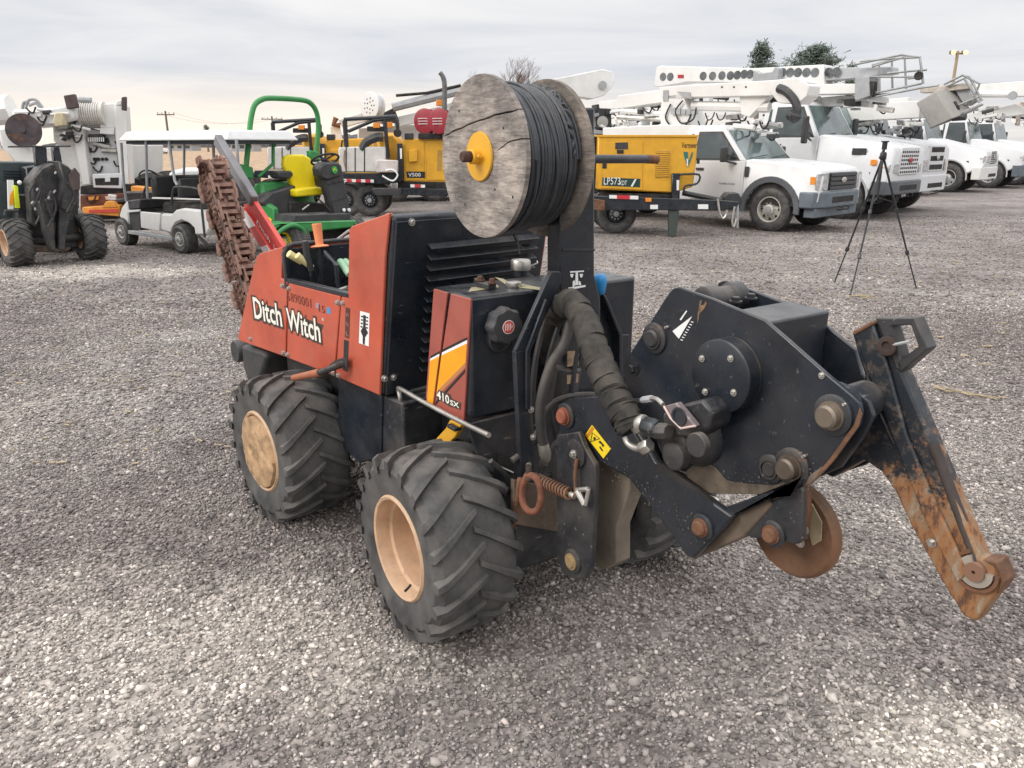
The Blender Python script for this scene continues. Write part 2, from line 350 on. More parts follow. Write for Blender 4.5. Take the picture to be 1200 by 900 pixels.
# loose stones: real low-poly rocks, dense near the camera and thinning out
def gravel():
    rng = np.random.default_rng(11)
    parts = []
    def batch(base, fc, K, amp, jit, spec):
        var = []
        for k in range(K):
            q = base * (1 + rng.uniform(-amp, amp, (len(base), 1))) + rng.uniform(-jit, jit, base.shape); var.append(q * np.array([1, rng.uniform(.55, .95), rng.uniform(.38, .72)]))
        var = np.array(var); X = []; Y = []; SZ = []
        for n, d0, d1, s0, s1, *fo in spec:
            d = np.sqrt(d0 ** 2 + (d1 ** 2 - d0 ** 2) * rng.random(n) ** (fo[0] if fo else 1)); X.append(np.where(rng.random(n) < .84, rng.uniform(-.76, .76, n), rng.uniform(.6, 1.5, n) * rng.choice([-1, 1], n)) * (d + .35)); Y.append(d); SZ.append(s0 + (s1 - s0) * rng.random(n) ** 1.8)
        X, Y, SZ = map(np.concatenate, (X, Y, SZ)); n = len(X)
        lime = (((X - 1.35) / .7) ** 2 + ((Y - 1.75) / .42) ** 2) < 1; SZ = np.where(lime & (rng.random(n) < .3), SZ * 1.35, SZ)
        P = var[rng.integers(0, K, n)]; ang = rng.uniform(0, 2 * pi, n); c, s = np.cos(ang)[:, None], np.sin(ang)[:, None]; tilt = rng.normal(0, .4, n)[:, None]; ct, st = np.cos(tilt), np.sin(tilt)
        x, y, z = P[..., 0], P[..., 1], P[..., 2]; y, z = y * ct - z * st, y * st + z * ct; x, y = x * c - y * s, x * s + y * c
        Q = np.stack([x, y, z], -1) * SZ[:, None, None]; Q[..., 0] += X[:, None]; Q[..., 1] += Y[:, None]; Q[..., 2] += (SZ * rng.uniform(.0, .5, n))[:, None]
        nv = len(base); off = sum(len(p[0]) for p in parts)
        parts.append((Q.reshape(-1, 3), (fc[None] + (np.arange(n) * nv)[:, None, None]).reshape(-1, 3) + off, np.repeat(rng.random(n), nv)))
    octa = np.array([(1, 0, 0), (0, 1, 0), (-1, 0, 0), (0, -1, 0), (0, 0, 1), (0, 0, -1)], float) * 1.15
    ofc = np.array([(0, 1, 4), (1, 2, 4), (2, 3, 4), (3, 0, 4), (1, 0, 5), (2, 1, 5), (3, 2, 5), (0, 3, 5)])
    batch(octa, ofc, 60, .35, .28, [(118000, 1.4, 4.4, .0045, .0105), (80000, 4.4, 7.6, .0075, .0145), (62000, 7.6, 19, .010, .020, 2.4)])
    bm = bmesh.new(); bmesh.ops.create_icosphere(bm, subdivisions=1, radius=1); ico = np.array([v.co[:] for v in bm.verts]); ifc = np.array([[v.index for v in f.verts] for f in bm.faces]); bm.free()
    batch(ico, ifc, 40, .34, .15, [(9000, 1.4, 4.4, .007, .0155), (1200, 1.4, 5.5, .012, .021)])
    verts = np.concatenate([p[0] for p in parts]); faces = np.concatenate([p[1] for p in parts]); tone = np.concatenate([p[2] for p in parts])
    me = bpy.data.meshes.new('gravel'); me.vertices.add(len(verts)); me.vertices.foreach_set("co", verts.astype(np.float32).ravel())
    me.loops.add(faces.size); me.loops.foreach_set("vertex_index", faces.astype(np.int32).ravel())
    me.polygons.add(len(faces)); me.polygons.foreach_set("loop_start", np.arange(0, faces.size, 3, dtype=np.int32))
    me.update(calc_edges=True)
    a = me.attributes.new("tone", 'FLOAT', 'POINT'); a.data.foreach_set("value", tone.astype(np.float32))
    me.materials.append(STONE); o = bpy.data.objects.new('gravel', me); COL.objects.link(o); o["kind"] = "stuff"
gravel()
# straw and husk litter
STRAW = mat('straw', (.42, .34, .22), .9, var=.25, scale=30)
def straw(cx, cy, n, r, ln, seed):
    rnd = random.Random(seed); b = MB()
    for i in range(n):
        a = rnd.gauss(0, .5); x = cx + rnd.gauss(0, r); y = cy + rnd.gauss(0, r * .45); l = ln * rnd.uniform(.4, 1); z = rnd.uniform(.008, .02)
        b.tube([(x, y, z), (x + l * .5 * cos(a), y + l * .5 * sin(a), z + rnd.uniform(0, .012)), (x + l * cos(a + .3), y + l * sin(a + .3), z)], rnd.uniform(.0015, .004), 4)
    return b
def litter(px, py, n, r, ln, seed, label):
    g = ground_at(px, py); o = P_(None, 'straw_tuft', straw(g.x, g.y, n, r, ln, seed), STRAW); tag(o, label, 'straw', 'straw blown on the gravel')
litter(1005, 349, 30, .10, .16, 1, 'tangled tuft of yellow straw lying at the foot of the tripod')
b = MB()
for k in range(5):
    p = [ground_at(1095 + i * 14 + random.uniform(-3, 3), 455 + [0, 5, 6, 10, 11, 14, 12][i] + random.uniform(-2, 2)) + V((0, 0, .015 + .006 * sin(i + k))) for i in range(7 - k % 3)]
    b.tube(p, .003, 5)
tag(P_(None, 'corn_husk', b, STRAW), 'long dry corn husk lying on the gravel right of the rusty blade', 'husk')
b = MB()
rnd = random.Random(5)
for i in range(260):
    px, py = rnd.uniform(330, 1190), 232 + 210 * rnd.random() ** 2; g = ground_at(px, py)
    l = rnd.uniform(.03, .11); a = rnd.uniform(-.8, .8); b.obox((g.x, g.y, .014), (cos(a), sin(a), rnd.uniform(-.1, .1)), l, rnd.uniform(.008, .03), .006)
for i in range(90):
    px, py = rnd.uniform(0, 280), 300 + 250 * rnd.random() ** 2; g = ground_at(px, py)
    l = rnd.uniform(.02, .06); a = rnd.uniform(-.8, .8); b.obox((g.x, g.y, .014), (cos(a), sin(a), 0), l, rnd.uniform(.006, .014), .005)
o = P_(None, 'straw_litter', b, STRAW); o["kind"] = "stuff"
# ================================================================ TRENCHER AND CABLE PLOW (foreground machine)
FN = Fr(.112, 2.638, -55.9)          # front half (articulated): axle, tank, mast, plow
FM = Fr(.079, 2.682, -49.5)          # rear half: engine body, rear axle, trencher boom
REL = FN.I @ FM.M
def y_prism(fr, L, y0, y1, b=None):   # outline read on the plane y0, real thickness to y1
    b = b or MB(); return b.prism(fr.pts(L, 'y', y0), (0, y1 - y0, 0))
def x_prism(fr, L, x0, x1, b=None):
    b = b or MB(); return b.prism(fr.pts(L, 'x', x0), (x1 - x0, 0, 0))
tr = thing('vibratory_plow_trencher', 'red and black ride-on trencher and cable plow with knobby tyres, large in the foreground', 'trencher', FN)
N = lambda px, py, ax, v: FN.at(px, py, ax, v)
Mm = lambda px, py, ax, v: FM.at(px, py, ax, v)

# ---- wheels
def tyre_mb(R0=.33, Wd=.305, rim=.175, nl=19, flat=.0):
    b = MB(); h = Wd / 2
    prof = [(rim, -h + .03), (rim + .012, -h + .012), (R0 * .70, -h + .002), (R0 * .84, -h), (R0 * .92, -h + .022), (R0 * .945, -h + .055), (R0 * .95, 0), (R0 * .945, h - .055), (R0 * .92, h - .022), (R0 * .84, h), (R0 * .70, h - .002), (rim + .012, h - .012), (rim, h - .03)]
    rings = [[V((r * cos(t), y, r * sin(t))) for t in [k * 2 * pi / 72 for k in range(72)]] for r, y in prof]
    b.loft(rings, True, False)
    b.loft([rings[-1], rings[0]], True, False)
    for side in (-1, 1):                       # chevron lugs running from the centre to the shoulder
        for k in range(nl):
            a0 = (k + (.5 if side > 0 else 0)) * 2 * pi / nl
            rows = []
            for i, (y, lead, top, wd) in enumerate(((-.012, .34, R0 * .998, .021), (.03, .26, R0, .021), (.075, .165, R0, .023), (h - .022, .055, R0 * .985, .028), (h + .006, .0, R0 * .945, .032), (h + .008, -.03, R0 * .86, .022))):
                a = a0 + lead; w = wd / R0; lo = top - (.032 if i < 5 else .02)
                rr = []
                for (da, rad) in ((-w * .62, lo), (-w * .42, top), (w * .42, top), (w * .62, lo)):
                    rr.append(V((rad * cos(a + da), side * y, rad * sin(a + da))))
                rows.append(rr)
            b.loft(rows, True, True)
    return b
def rim_mb(rim=.175, Wd=.305, dish=.10):
    b = MB(); h = Wd / 2
    prof = [(rim + .008, -h + .034), (rim + .010, -h + .012), (rim + .003, -h + .004), (rim - .006, -h + .008), (rim - .012, -h + .03), (rim - .014, -h + .055), (rim - .026, -h + .062), (rim - .030, -h + .10), (rim - .034, -h + .135), (rim - .048, -h + .15), (.075, -h + .145), (.068, -h + .135), (.035, -h + .135), (.032, -h + .15), (.01, -h + .15)]
    b.loft([[V((r * cos(t), y, r * sin(t))) for t in [k * 2 * pi / 48 for k in range(48)]] for r, y in prof], True, False)
    b.loft([[V((r * cos(t), y, r * sin(t))) for t in [k * 2 * pi / 48 for k in range(48)]] for r, y in ((rim - .012, h - .01), (.01, h - .06))], True, False)
    return b
TYRE = mesh_of('tyre', tyre_mb(), RUBBER, 30); RIM = mesh_of('rim', rim_mb(), CREAM, 30)
NUT = bolt_mesh('wheel_nut', .0095, .014, RUSTY)
def wheel(parent, x, y, mtx=None, far=False, steer=0):
    M = Matrix.Translation((x, y, .33)) @ Matrix.Rotation(steer, 4, 'Z')
    if far: M = M @ Matrix.Rotation(pi, 4, 'Z') @ Matrix.Scale(-1, 4, (1, 0, 0))
    w = inst(parent, 'wheel', TYRE, (mtx or Matrix()) @ M); w.name = 'wheel'
    r_ = inst(w, 'rim', RIM)
    for k in range(5):
        a = k * 2 * pi / 5 + .3; inst(r_, 'wheel_nut', NUT, place((.095 * cos(a), -.1525 + .146, .095 * sin(a)), (0, -1, 0), 1.1)) if y < 0 and not mtx else None
    return w
w1 = wheel(tr, 0, -.457); w2 = wheel(tr, 0, .457, far=True)
w3 = wheel(tr, -1.14, -.457, REL); w4 = wheel(tr, -1.14, .457, REL, far=True)
P_(w1, 'valve_stem', MB().tube([(.10, -.148, -.085), (.105, -.16, -.09), (.11, -.175, -.095)], .0045, 6), DARK)
# caked mud filling the rear rim
rnd = random.Random(2); b = MB(); rings = []
for r, y in ((.168, -.135), (.160, -.155), (.135, -.163), (.10, -.166), (.06, -.163), (.02, -.158)):
    rings.append([V((r * (1 + rnd.uniform(-.05, .03)) * cos(t), y + rnd.uniform(-.006, .006), r * (1 + rnd.uniform(-.05, .03)) * sin(t))) for t in [k * 2 * pi / 28 for k in range(28)]])
b.loft(rings, True, True)
P_(w3, 'caked_mud', b, mat('tan_mud', (.45, .29, .16), .95, var=.35, scale=16, bump=1., bscale=45, rust=.25, rustcol=(.22, .11, .05)), label='dry tan mud caked over the wheel centre')
BOLT = bolt_mesh('bolt', .0085, .011, ZINC); BOLTD = bolt_mesh('bolt', .011, .014, BLK2)
def bolt(parent, p, d, s=1, me=None): return inst(parent, 'bolt', me or BOLT, place(p, d, s))

# ---- rear half: side panels, hood, cockpit
YB = -.38
def panel(name, L, m, label=None, th=.012):
    return P_(tr, name, y_prism(FM, L, YB, YB + th), m, .004, mtx=REL, label=label)
rp = panel('rear_side_panel', [(280, 399), (279, 394), (285, 366), (297, 312), (300, 302), (304, 297), (331, 289), (329, 326), (336, 330.5), (334.5, 418.5)], ORANGE)
dp = panel('side_door', [(338, 331.5), (398.5, 347), (391.5, 440.5), (336, 419.2)], ORANGE)
fp = panel('hood_side_panel', [(400, 347.3), (407.5, 349), (409, 269), (412, 265), (456, 249.5), (451, 300), (444.6, 463.5), (393, 441.2)], ORANGE)
FLOORZ = Mm(370, 343, 'y', YB).z
# front hood shell: side outline of the front panel carried across the body
xf = -.45
hx0 = Mm(409, 269, 'y', YB); hx1 = Mm(456, 249.5, 'y', YB); xbot = Mm(444.6, 463.5, 'y', YB); xb0 = Mm(393, 441, 'y', YB)
zt0, zt1 = hx0.z, hx1.z
print('hood', hx0, hx1, xbot, xb0, 'floor', FLOORZ)
b = MB(); b.prism([(hx0.x, YB + .012, FLOORZ - .1), (hx0.x, YB + .012, zt0 - .02), (hx0.x + .03, YB + .012, zt0), (hx1.x - .01, YB + .012, zt1 - .004), (hx1.x + .012, YB + .012, zt1 - .02), (xbot.x + .004, YB + .012, xbot.z), (hx0.x, YB + .012, xbot.z)], (0, -2 * YB - .024, 0))
hood = P_(tr, 'engine_hood', b, BLK, .012, mtx=REL)
b = MB(); b.prism([(hx0.x + .03, YB + .003, zt0 - .016), (hx0.x + .045, YB + .01, zt0 + .003), (hx1.x - .03, YB + .01, zt1 - .002), (hx1.x - .03, YB + .003, zt1 - .02)], (0, .03, 0))
P_(tr, 'hood_edge', b, ORANGE, .006, mtx=REL)
b = MB(); b.prism([(hx0.x, .368, zt0 - .02), (hx1.x, .368, zt1 - .004), (xbot.x, .368, xbot.z), (xb0.x, .368, xb0.z)], (0, .012, 0))
P_(tr, 'far_side_panel', b, ORANGE, .004, mtx=REL)
# louvred grille panel on the hood's front
gz = lambda z: xbot.x + .006 + (hx1.x - xbot.x) * (z - xbot.z) / (zt1 - xbot.z)
b = MB(); zA, zB = xbot.z + .0, zt1 - .03
b.prism([(gz(zA), YB + .02, zA), (gz(zA), .36, zA), (gz(zB), .36, zB), (gz(zB), YB + .02, zB)], (.012, 0, 0))
gp = P_(tr, 'grille_panel', b, BLK, .004, mtx=REL)
zl1 = Mm(478, 283, 'x', xf).z; yl0 = Mm(479, 283, 'x', xf).y; zl0 = Mm(485, 428, 'x', xf).z
for k in range(13):
    z = zl1 + (zl0 - zl1) * k / 12; x = gz(z) + .012; dz = (zl1 - zl0) / 12
    b = MB(); b.prism([(x - .002, yl0, z + .004), (x + .024, yl0 + .004, z - .014), (x + .022, yl0 + .004, z - .019), (x - .002, yl0 + .002, z - .010)], (0, .30 - yl0, 0))
    P_(gp, 'louver', b, BLK, .0025)
for px, py in ((473, 259), (460.5, 447.5), (471, 446)):
    p = Mm(px, py, 'x', gz(1.1) + .012); bolt(gp, (gz(p.z) + .012, p.y, p.z), (1, 0, 0), 1.1)
for q in ((331.5, 335), (339, 338), (396, 354.5), (402, 355), (294, 397), (332.5, 413.5), (337.5, 415.5), (391, 437), (397, 440)):
    bolt(tr, REL @ Mm(*q, 'y', YB), REL.to_3x3() @ V((0, -1, 0)), 1.0)
# cockpit well between the two hoods
x0, x1 = Mm(333, 320, 'y', YB).x, hx0.x
b = MB(); b.box(x0, x1, YB + .014, .36, FLOORZ - .10, FLOORZ - .04); P_(tr, 'cockpit_floor', b, BLK2, .003, mtx=REL)
b = MB(); b.prism([Mm(336, 326, 'y', YB - .002), Mm(408, 344, 'y', YB - .002), Mm(408, 349, 'y', YB - .002), Mm(336, 331, 'y', YB - .002)], (0, .03, 0)); P_(tr, 'sill_strip', b, BLK, .002, mtx=REL)
zr = Mm(331, 289, 'y', YB).z
b = MB(); b.box(x0 - .02, x0 + .008, YB + .013, .36, FLOORZ - .1, zr - .01); P_(tr, 'rear_bulkhead', b, BLK, .004, mtx=REL)
pth = [(x0 + .005, YB + .004, FLOORZ - .02), (x0 + .005, YB + .004, zr - .03), (x0 + .005, YB + .02, zr - .004), (x0 + .005, YB + .05, zr + .006), (x0 + .005, .33, zr + .006)]
b = MB(); b.tube(pth, .010, 8); P_(tr, 'edge_trim', b, CHAR, mtx=REL)
b = MB(); b.box(x0, x1, .20, .24, FLOORZ - .1, zr + .10); P_(tr, 'control_console', b, CHAR, .01, mtx=REL)
# rear hood top
xr = Mm(302, 298, 'y', YB); b = MB()
b.prism([Mm(280, 399, 'y', YB) + V((0, .013, 0)), Mm(285, 366, 'y', YB) + V((0, .013, 0)), Mm(300, 300, 'y', YB) + V((0, .013, 0)), Mm(304, 296.5, 'y', YB) + V((0, .013, 0)), V((x0, YB + .013, zr)), V((x0, YB + .013, .75))], (0, .74, 0))
P_(tr, 'rear_hood', b, ORANGE, .012, mtx=REL)
b = MB()
for i in range(26):
    p = V((rnd.uniform(x0 + .06, x1 - .03), rnd.uniform(YB + .05, .1), FLOORZ - .038)); a = rnd.uniform(0, 6); b.obox(p, (cos(a), sin(a), 0), rnd.uniform(.03, .07), .006, .004)
P_(tr, 'floor_rattle', b, ZINC, mtx=REL).name = 'loose_scraps'
# levers
def lever(pts, r, grip, gm, gr, name):
    b = MB(); b.tube(pts, r, 8); l = P_(tr, name, b, BLK, mtx=REL)
    b = MB(); b.tube(grip, gr, 14); P_(l, 'grip', b, gm, .003); return l
p = Mm(377, 345, 'y', -.25); q = Mm(375, 290, 'y', -.25); t = Mm(371, 262, 'y', -.25)
b = MB(); b.tube([p, q], .016, 10); l = P_(tr, 'main_control_lever', b, BLK, mtx=REL)
b = MB(); d = t - q; b.lathe([(.037, 0), (.040, .004), (.034, .009), (.017, .012), (.017, .02), (.0185, d.length * .5), (.021, d.length * .93), (.0215, d.length * .95), (.020, d.length)], q, d, 24)
P_(l, 'grip', b, mat('orange_rubber', (.80, .26, .11), .6, var=.08), .001)
YH = mat('pale_yellow_rubber', (.72, .62, .30), .6, var=.1, dust=.2); GH = mat('pale_green_rubber', (.33, .55, .36), .6, var=.08)
X_ = lambda px, py, d=.06: Mm(px, py, 'x', x0 + d)
lever([X_(366, 335, .1), X_(364, 316, .1)], .008, [X_(365, 318, .1), X_(360, 300, .1), X_(357, 282, .1)], CHAR, [.013, .015, .014], 'black_lever')
lever([X_(368, 325), X_(352, 306)], .006, [X_(354, 307), X_(338, 297)], YH, [.014, .017], 'yellow_lever')
lever([X_(378, 328, .09), X_(363, 312, .09)], .006, [X_(366, 314, .09), X_(348, 299, .09)], YH, [.013, .016], 'yellow_lever')
lever([Mm(392, 335, 'y', -.16), Mm(407, 322, 'y', -.16)], .007, [Mm(398, 306, 'y', -.16), Mm(410, 322, 'y', -.16)], GH, [.0165, .016], 'green_lever')
lever([Mm(396, 336, 'y', -.10), Mm(409, 322, 'y', -.10)], .007, [Mm(404, 306, 'y', -.10), Mm(416, 318, 'y', -.10)], GH, [.0165, .016], 'green_lever')
b = MB(); b.tube([Mm(381, 297, 'y', .12), Mm(409, 277, 'y', .12)], .011, 8); b.tube([Mm(383, 290, 'y', .15), Mm(409, 270, 'y', .15)], .007, 8); P_(tr, 'guard_rod', b, GREYP, mtx=REL)
b = MB(); b.tube([Mm(380, 296, 'y', -.2), Mm(394, 312, 'y', -.2), Mm(397, 341, 'y', -.2)], .012, 8); P_(tr, 'bent_lever', b, BLK, mtx=REL)
b = MB(); b.prism(FM.pts([(379, 296), (391, 300), (391, 323), (378, 319)], 'y', .195), (0, .004, 0)); cl = P_(tr, 'console_label', b, DECW, mtx=REL)
b = MB(); b.prism(FM.pts([(380, 297), (390.5, 301), (390.5, 309), (379, 305)], 'y', .193), (0, .003, 0)); P_(cl, 'label_warning_band', b, YELDEC)
b = MB(); b.prism(FM.pts([(379, 309), (390.5, 312.5), (390.5, 321), (378.6, 318)], 'y', .193), (0, .003, 0)); P_(cl, 'label_picture', b, mat('teal_decal', (.05, .22, .22), .5))
b = MB(); b.cyl(Mm(396, 341, 'y', -.3), Mm(408, 337, 'y', -.3), .009); P_(tr, 'console_rod', b, ZINC, mtx=REL)
# decals on the orange side
YD = YB - .0012
def line_on(a, bb, hgt_px, s, m, parent, name, bold=0, shear=0, lift=.001, fr=FM, y=YD, mtx=REL, padw=0):
    """lettering along the side plane from image point a (lower left) to bb (lower right), hgt_px tall at a"""
    o = fr.at(*a, 'y', y); e = fr.at(*bb, 'y', y); t = fr.at(a[0] + hgt_px[0], a[1] - hgt_px[1], 'y', y)
    xd = (e - o).normalized(); z = t - o; z2 = z - xd * z.dot(xd)
    return text(parent, name, s, o, e - o, z, (e - o).length, z2.length, m, bold, shear, lift=lift, mtx=mtx)
LOGOK = mat('logo_outline', (.05, .04, .035), .5, var=.1); LOGOW = mat('logo_white', (.86, .82, .72), .5, var=.05)
for s, a, bb, h, box in (("Ditch", (299, 373), (331.5, 383.5), (2, 24), [(298, 378), (302, 350), (331, 357), (333, 387)]),
                         ("Witch", (337.5, 386), (376.5, 402), (2, 24), [(336.5, 389), (337, 361), (380, 376), (374, 405)])):
    line_on((a[0] - 1.6, a[1] + 2.4), (bb[0] + 1.6, bb[1] + 3.2), (h[0], h[1] + 4.8), s, LOGOK, tr, 'logo_outline', .075, .0, lift=.0010)
    b = MB(); b.prism(FM.pts([(box[0][0] + 1, box[0][1] - 4), (box[1][0] + 1, box[1][1] + 5), (box[2][0] - 1, box[2][1] + 5), (box[3][0] - 1, box[3][1] - 5)], 'y', YD + .0004), (0, .001, 0)); P_(tr, 'logo_backing', b, LOGOK, mtx=REL)
    line_on(a, bb, h, s, LOGOW, tr, 'logo_lettering', .018, .0, lift=.0018)
BLKINK = mat('faded_black_ink', (.16, .03, .02), .6)
line_on((337, 352), (365, 361), (.3, 10), "5890001", BLKINK, tr, 'serial_lettering', -.01)
line_on((374, 365), (381, 367.5), (.3, 8), "15", BLKINK, tr, 'serial_lettering', .0)
b = MB(); b.prism(FM.pts([(383, 360), (387, 361), (387, 368), (383, 367)], 'y', YD), (0, .001, 0)); P_(tr, 'blue_mark', b, mat('blue_marker', (.05, .30, .62), .5), mtx=REL)
b = MB(); b.prism(FM.pts([(370, 355), (374, 356), (373, 362), (370, 360)], 'y', YD), (0, .001, 0)); P_(tr, 'blue_mark', b, mat('pale_blue_marker', (.35, .28, .40), .5), mtx=REL)
line_on((377.5, 376), (380, 377), (.0, 4), "®", LOGOW, tr, 'logo_lettering')
b = MB(); b.prism(FM.pts([(422, 364.5), (433, 367.5), (432, 406), (420.5, 402)], 'y', YD), (0, .001, 0)); s_ = P_(tr, 'auger_sticker', b, DECW, mtx=REL)
b = MB()
b.prism(FM.pts([(425.5, 369), (428.5, 370), (428, 384), (431, 390), (427.5, 395), (427, 404), (425, 403), (425, 394), (422.5, 388), (425.5, 383)], 'y', YD - .0015), (0, .001, 0))
for k in range(4):
    for dx in (-3.0, 3.2):
        cx, cy = 427 + dx - .2 * k, 371.5 + k * 4.0 + dx * .2; b.prism(FM.pts([(cx - 1, cy - 1), (cx + 1, cy - .6), (cx + 1, cy + 1), (cx - 1, cy + .6)], 'y', YD - .0015), (0, .001, 0))
P_(s_, 'sticker_print', b, DECB)
b = MB(); b.prism(FM.pts([(405, 360), (410, 361.5), (409, 397), (404, 395)], 'y', YD), (0, .001, 0)); s_ = P_(tr, 'shift_pattern_sticker', b, mat('brown_decal', (.09, .035, .025), .5), mtx=REL)
for k, ch in enumerate("HNL"): line_on((406, 371 + k * 11), (408.6, 371.7 + k * 11), (.1, 5), ch, mat('faded_decal_ink', (.42, .22, .18), .5), tr, 'sticker_lettering', lift=.001)
b = MB(); b.prism(FM.pts([(403, 398), (408.5, 399.5), (407, 436), (402, 434)], 'y', YD), (0, .0015, 0)); P_(tr, 'lever_slot', b, DARK, mtx=REL)
# rusty grip lever out of the slot
b = MB(); b.tube([Mm(406, 425, 'y', YB), Mm(395, 429, 'y', YB - .05), Mm(374, 437, 'y', YB - .08)], .013, 10); b.prism(FM.pts([(385, 428), (393, 422), (407, 418), (407, 434), (401, 430)], 'y', YB - .02), (0, .004, 0))
l = P_(tr, 'shift_lever', b, BLK2, mtx=REL)
b = MB(); b.tube([Mm(375, 436.5, 'y', YB - .078), Mm(344, 443, 'y', YB - .11)], [.017, .014], 14); P_(l, 'grip', b, mat('brown_rubber', (.30, .10, .05), .7, var=.25, dust=.4))
# under the body
b = MB(); b.box(-1.55, -.42, -.26, .30, .30, .72); b.box(-.62, -.36, -.34, .30, .30, .70); P_(tr, 'rear_frame', b, BLK2, .01, mtx=REL)
b = MB(); b.prism(FM.pts([(396, 440), (446, 462), (447, 470), (446, 536), (421, 543), (396, 520)], 'y', -.35), (0, .05, 0)); P_(tr, 'frame_gusset', b, BLK, .006, mtx=REL)
b = MB(); b.box(-.50, .0, -.16, .16, .34, .62); b.cyl((-.32, 0, .2), (-.32, 0, .75), .06); P_(tr, 'articulation_joint', b, BLK2, .01, mtx=REL)
b = MB(); b.cyl((-1.14, -.44, .33), (-1.14, .44, .33), .05); b.box(-1.3, -.98, -.12, .12, .24, .46); P_(tr, 'rear_axle', b, BLK2, .008, mtx=REL)
b = MB(); b.lathe([(.055, 0), (.06, .01), (.06, .10), (.035, .11), (.035, .45)], Mm(275, 412, 'y', YB + .02), (0, 1, 0), 24); P_(tr, 'rear_roller', b, CHAR, mtx=REL)
b = MB(); b.prism(FM.pts([(282, 404), (308, 412), (312, 420), (304, 446), (290, 448), (284, 430)], 'y', YB + .03), (0, .16, 0)); P_(tr, 'rear_guard', b, CHAR, .02, mtx=REL)
b = MB(); b.box(-1.95, -1.55, -.2, .25, .42, .80); b.box(-2.0, -1.86, -.30, .34, .55, .72); P_(tr, 'boom_mount', b, BLK2, .015, mtx=REL)

# ---- trencher boom at the back, chain and teeth
YC = -.05
top, bot = Mm(251, 207, 'y', YC), Mm(303, 372, 'y', YC); dv = (bot - top).normalized(); nv = V((-dv.z, 0, dv.x))
if nv.x > 0: nv = -nv
print('boom', top, bot, (bot - top).length)
b = MB(); b.bar(top + dv * .02, bot, .05, .12, up=nv); boom = P_(tr, 'trencher_boom', b, mat('worn_boom_steel', (.15, .12, .10), .6, .2, var=.3, rust=.35, dust=.5), .006, mtx=REL)
Lb = (bot - top).length; RC = .062; pts_ = []
n1 = 21
for k in range(n1): pts_.append((bot - dv * Lb * (k / n1) + nv * RC, -dv, nv))
for k in range(5):
    t = pi * (k + .5) / 5; n = nv * cos(t) - dv * sin(t); pts_.append((top + n * RC, (-dv) * cos(t) - nv * sin(t), n))
for k in range(n1): pts_.append((top + dv * Lb * ((k + .5) / n1) - nv * RC, dv, -nv))
b = MB()
for s in (-1, 1): b.obox((0, s * .026, 0), (1, 0, 0), .060, .010, .028)
b.cyl((-.02, -.045, 0), (-.02, .045, 0), .010, 8)
CLAY = mat('clay_caked_steel', (.22, .125, .095), .9, .0, var=.4, scale=22, bump=.7, bscale=60, rust=.25, dust=.5, dustcol=(.36, .25, .2))
LINK = mesh_of('chain_link', b, CLAY)
def cup(sd, ln):
    b = MB(); b.loft([[V((x * s, y * s2 + off, z)) for x, z in ((-.03, 0), (.03, 0), (.036, .012), (-.026, .012))] for s, y, s2, off in ((1, 0, 1, -.02 * sd), (1.1, sd * .06, 1, 0), (.9, sd * ln, 1, 0))], True, True)
    b.prism([(-.03, sd * (ln - .02), 0), (.045, sd * (ln - .02), 0), (.05, sd * (ln - .015), .040), (-.005, sd * (ln - .01), .052), (-.03, sd * (ln - .015), .04)], (0, sd * .012, 0))
    b.box(-.012, .012, min(0, sd * ln * .8), max(0, sd * ln * .8), .010, .034); return mesh_of('digging_tooth', b, CLAY)
CUPS = [cup(1, .062), cup(-1, .075), cup(1, .045), cup(-1, .050)]
for k, (p, tdir, nrm) in enumerate(pts_):
    zc = nrm.normalized(); xc = tdir.normalized(); yc = zc.cross(xc)
    M = Matrix((( xc.x, yc.x, zc.x, p.x), (xc.y, yc.y, zc.y, p.y), (xc.z, yc.z, zc.z, p.z), (0, 0, 0, 1)))
    l = inst(boom, 'chain_link', LINK, M)
    inst(l, 'digging_tooth', CUPS[(k * 3) % 4], Matrix.Translation((0, 0, .012)))
    if k % 3: inst(l, 'digging_tooth', CUPS[(k * 3 + 1) % 4], Matrix.Translation((0, 0, .012)))
rnd = random.Random(77); b = MB()
for k in range(90):
    t = rnd.random(); sgn = rnd.choice((-1, -1, 1)); p = top + dv * (Lb * t) + nv * (sgn * rnd.uniform(.02, .085)) + V((0, rnd.uniform(-.05, .05), 0)); s = rnd.uniform(.010, .024)
    b.ball(p, s, s * rnd.uniform(.6, 1.2), s * rnd.uniform(.6, 1.4), 6, 4, M=Matrix.Rotation(rnd.uniform(0, 3), 4, 'Y') @ Matrix.Rotation(rnd.uniform(0, 3), 4, 'X'))
o = P_(boom, 'clay_clods', b, CLAY, smooth=0); o["kind"] = "stuff"
# grey arm beside the boom and its red and white striped plate
YA = .16
b = MB(); b.bar(Mm(255, 163, 'y', YA), Mm(298, 236, 'y', YA), .05, .075, up=(1, 0, .6)); P_(tr, 'crumber_arm', b, mat('grey_arm_steel', (.17, .17, .185), .5, .1, var=.2, dust=.35, rust=.08), .008, mtx=REL)
REDB = mat('red_band', (.62, .06, .05), .5, var=.1, dust=.2)
b = MB(); b.prism(FM.pts([(285, 240), (297, 236), (346, 312), (334, 320)], 'y', YA - .01), (0, .03, 0)); cp = P_(tr, 'crumber_plate', b, REDB, .003, mtx=REL)
b = MB()
for (t0, t1) in ((.05, .27), (.55, .74)):
    A = lambda u, v: (278 + (327 - 278) * u + v * 7.0, 246 + (326 - 246) * u - v * 2.8)
    b = MB(); b.prism(FM.pts([A(t0, 0), A(t0, 1), A(t1, 1), A(t1, 0)], 'y', YA - .034), (0, .004, 0)); P_(cp, 'white_stripe', b, DECW)
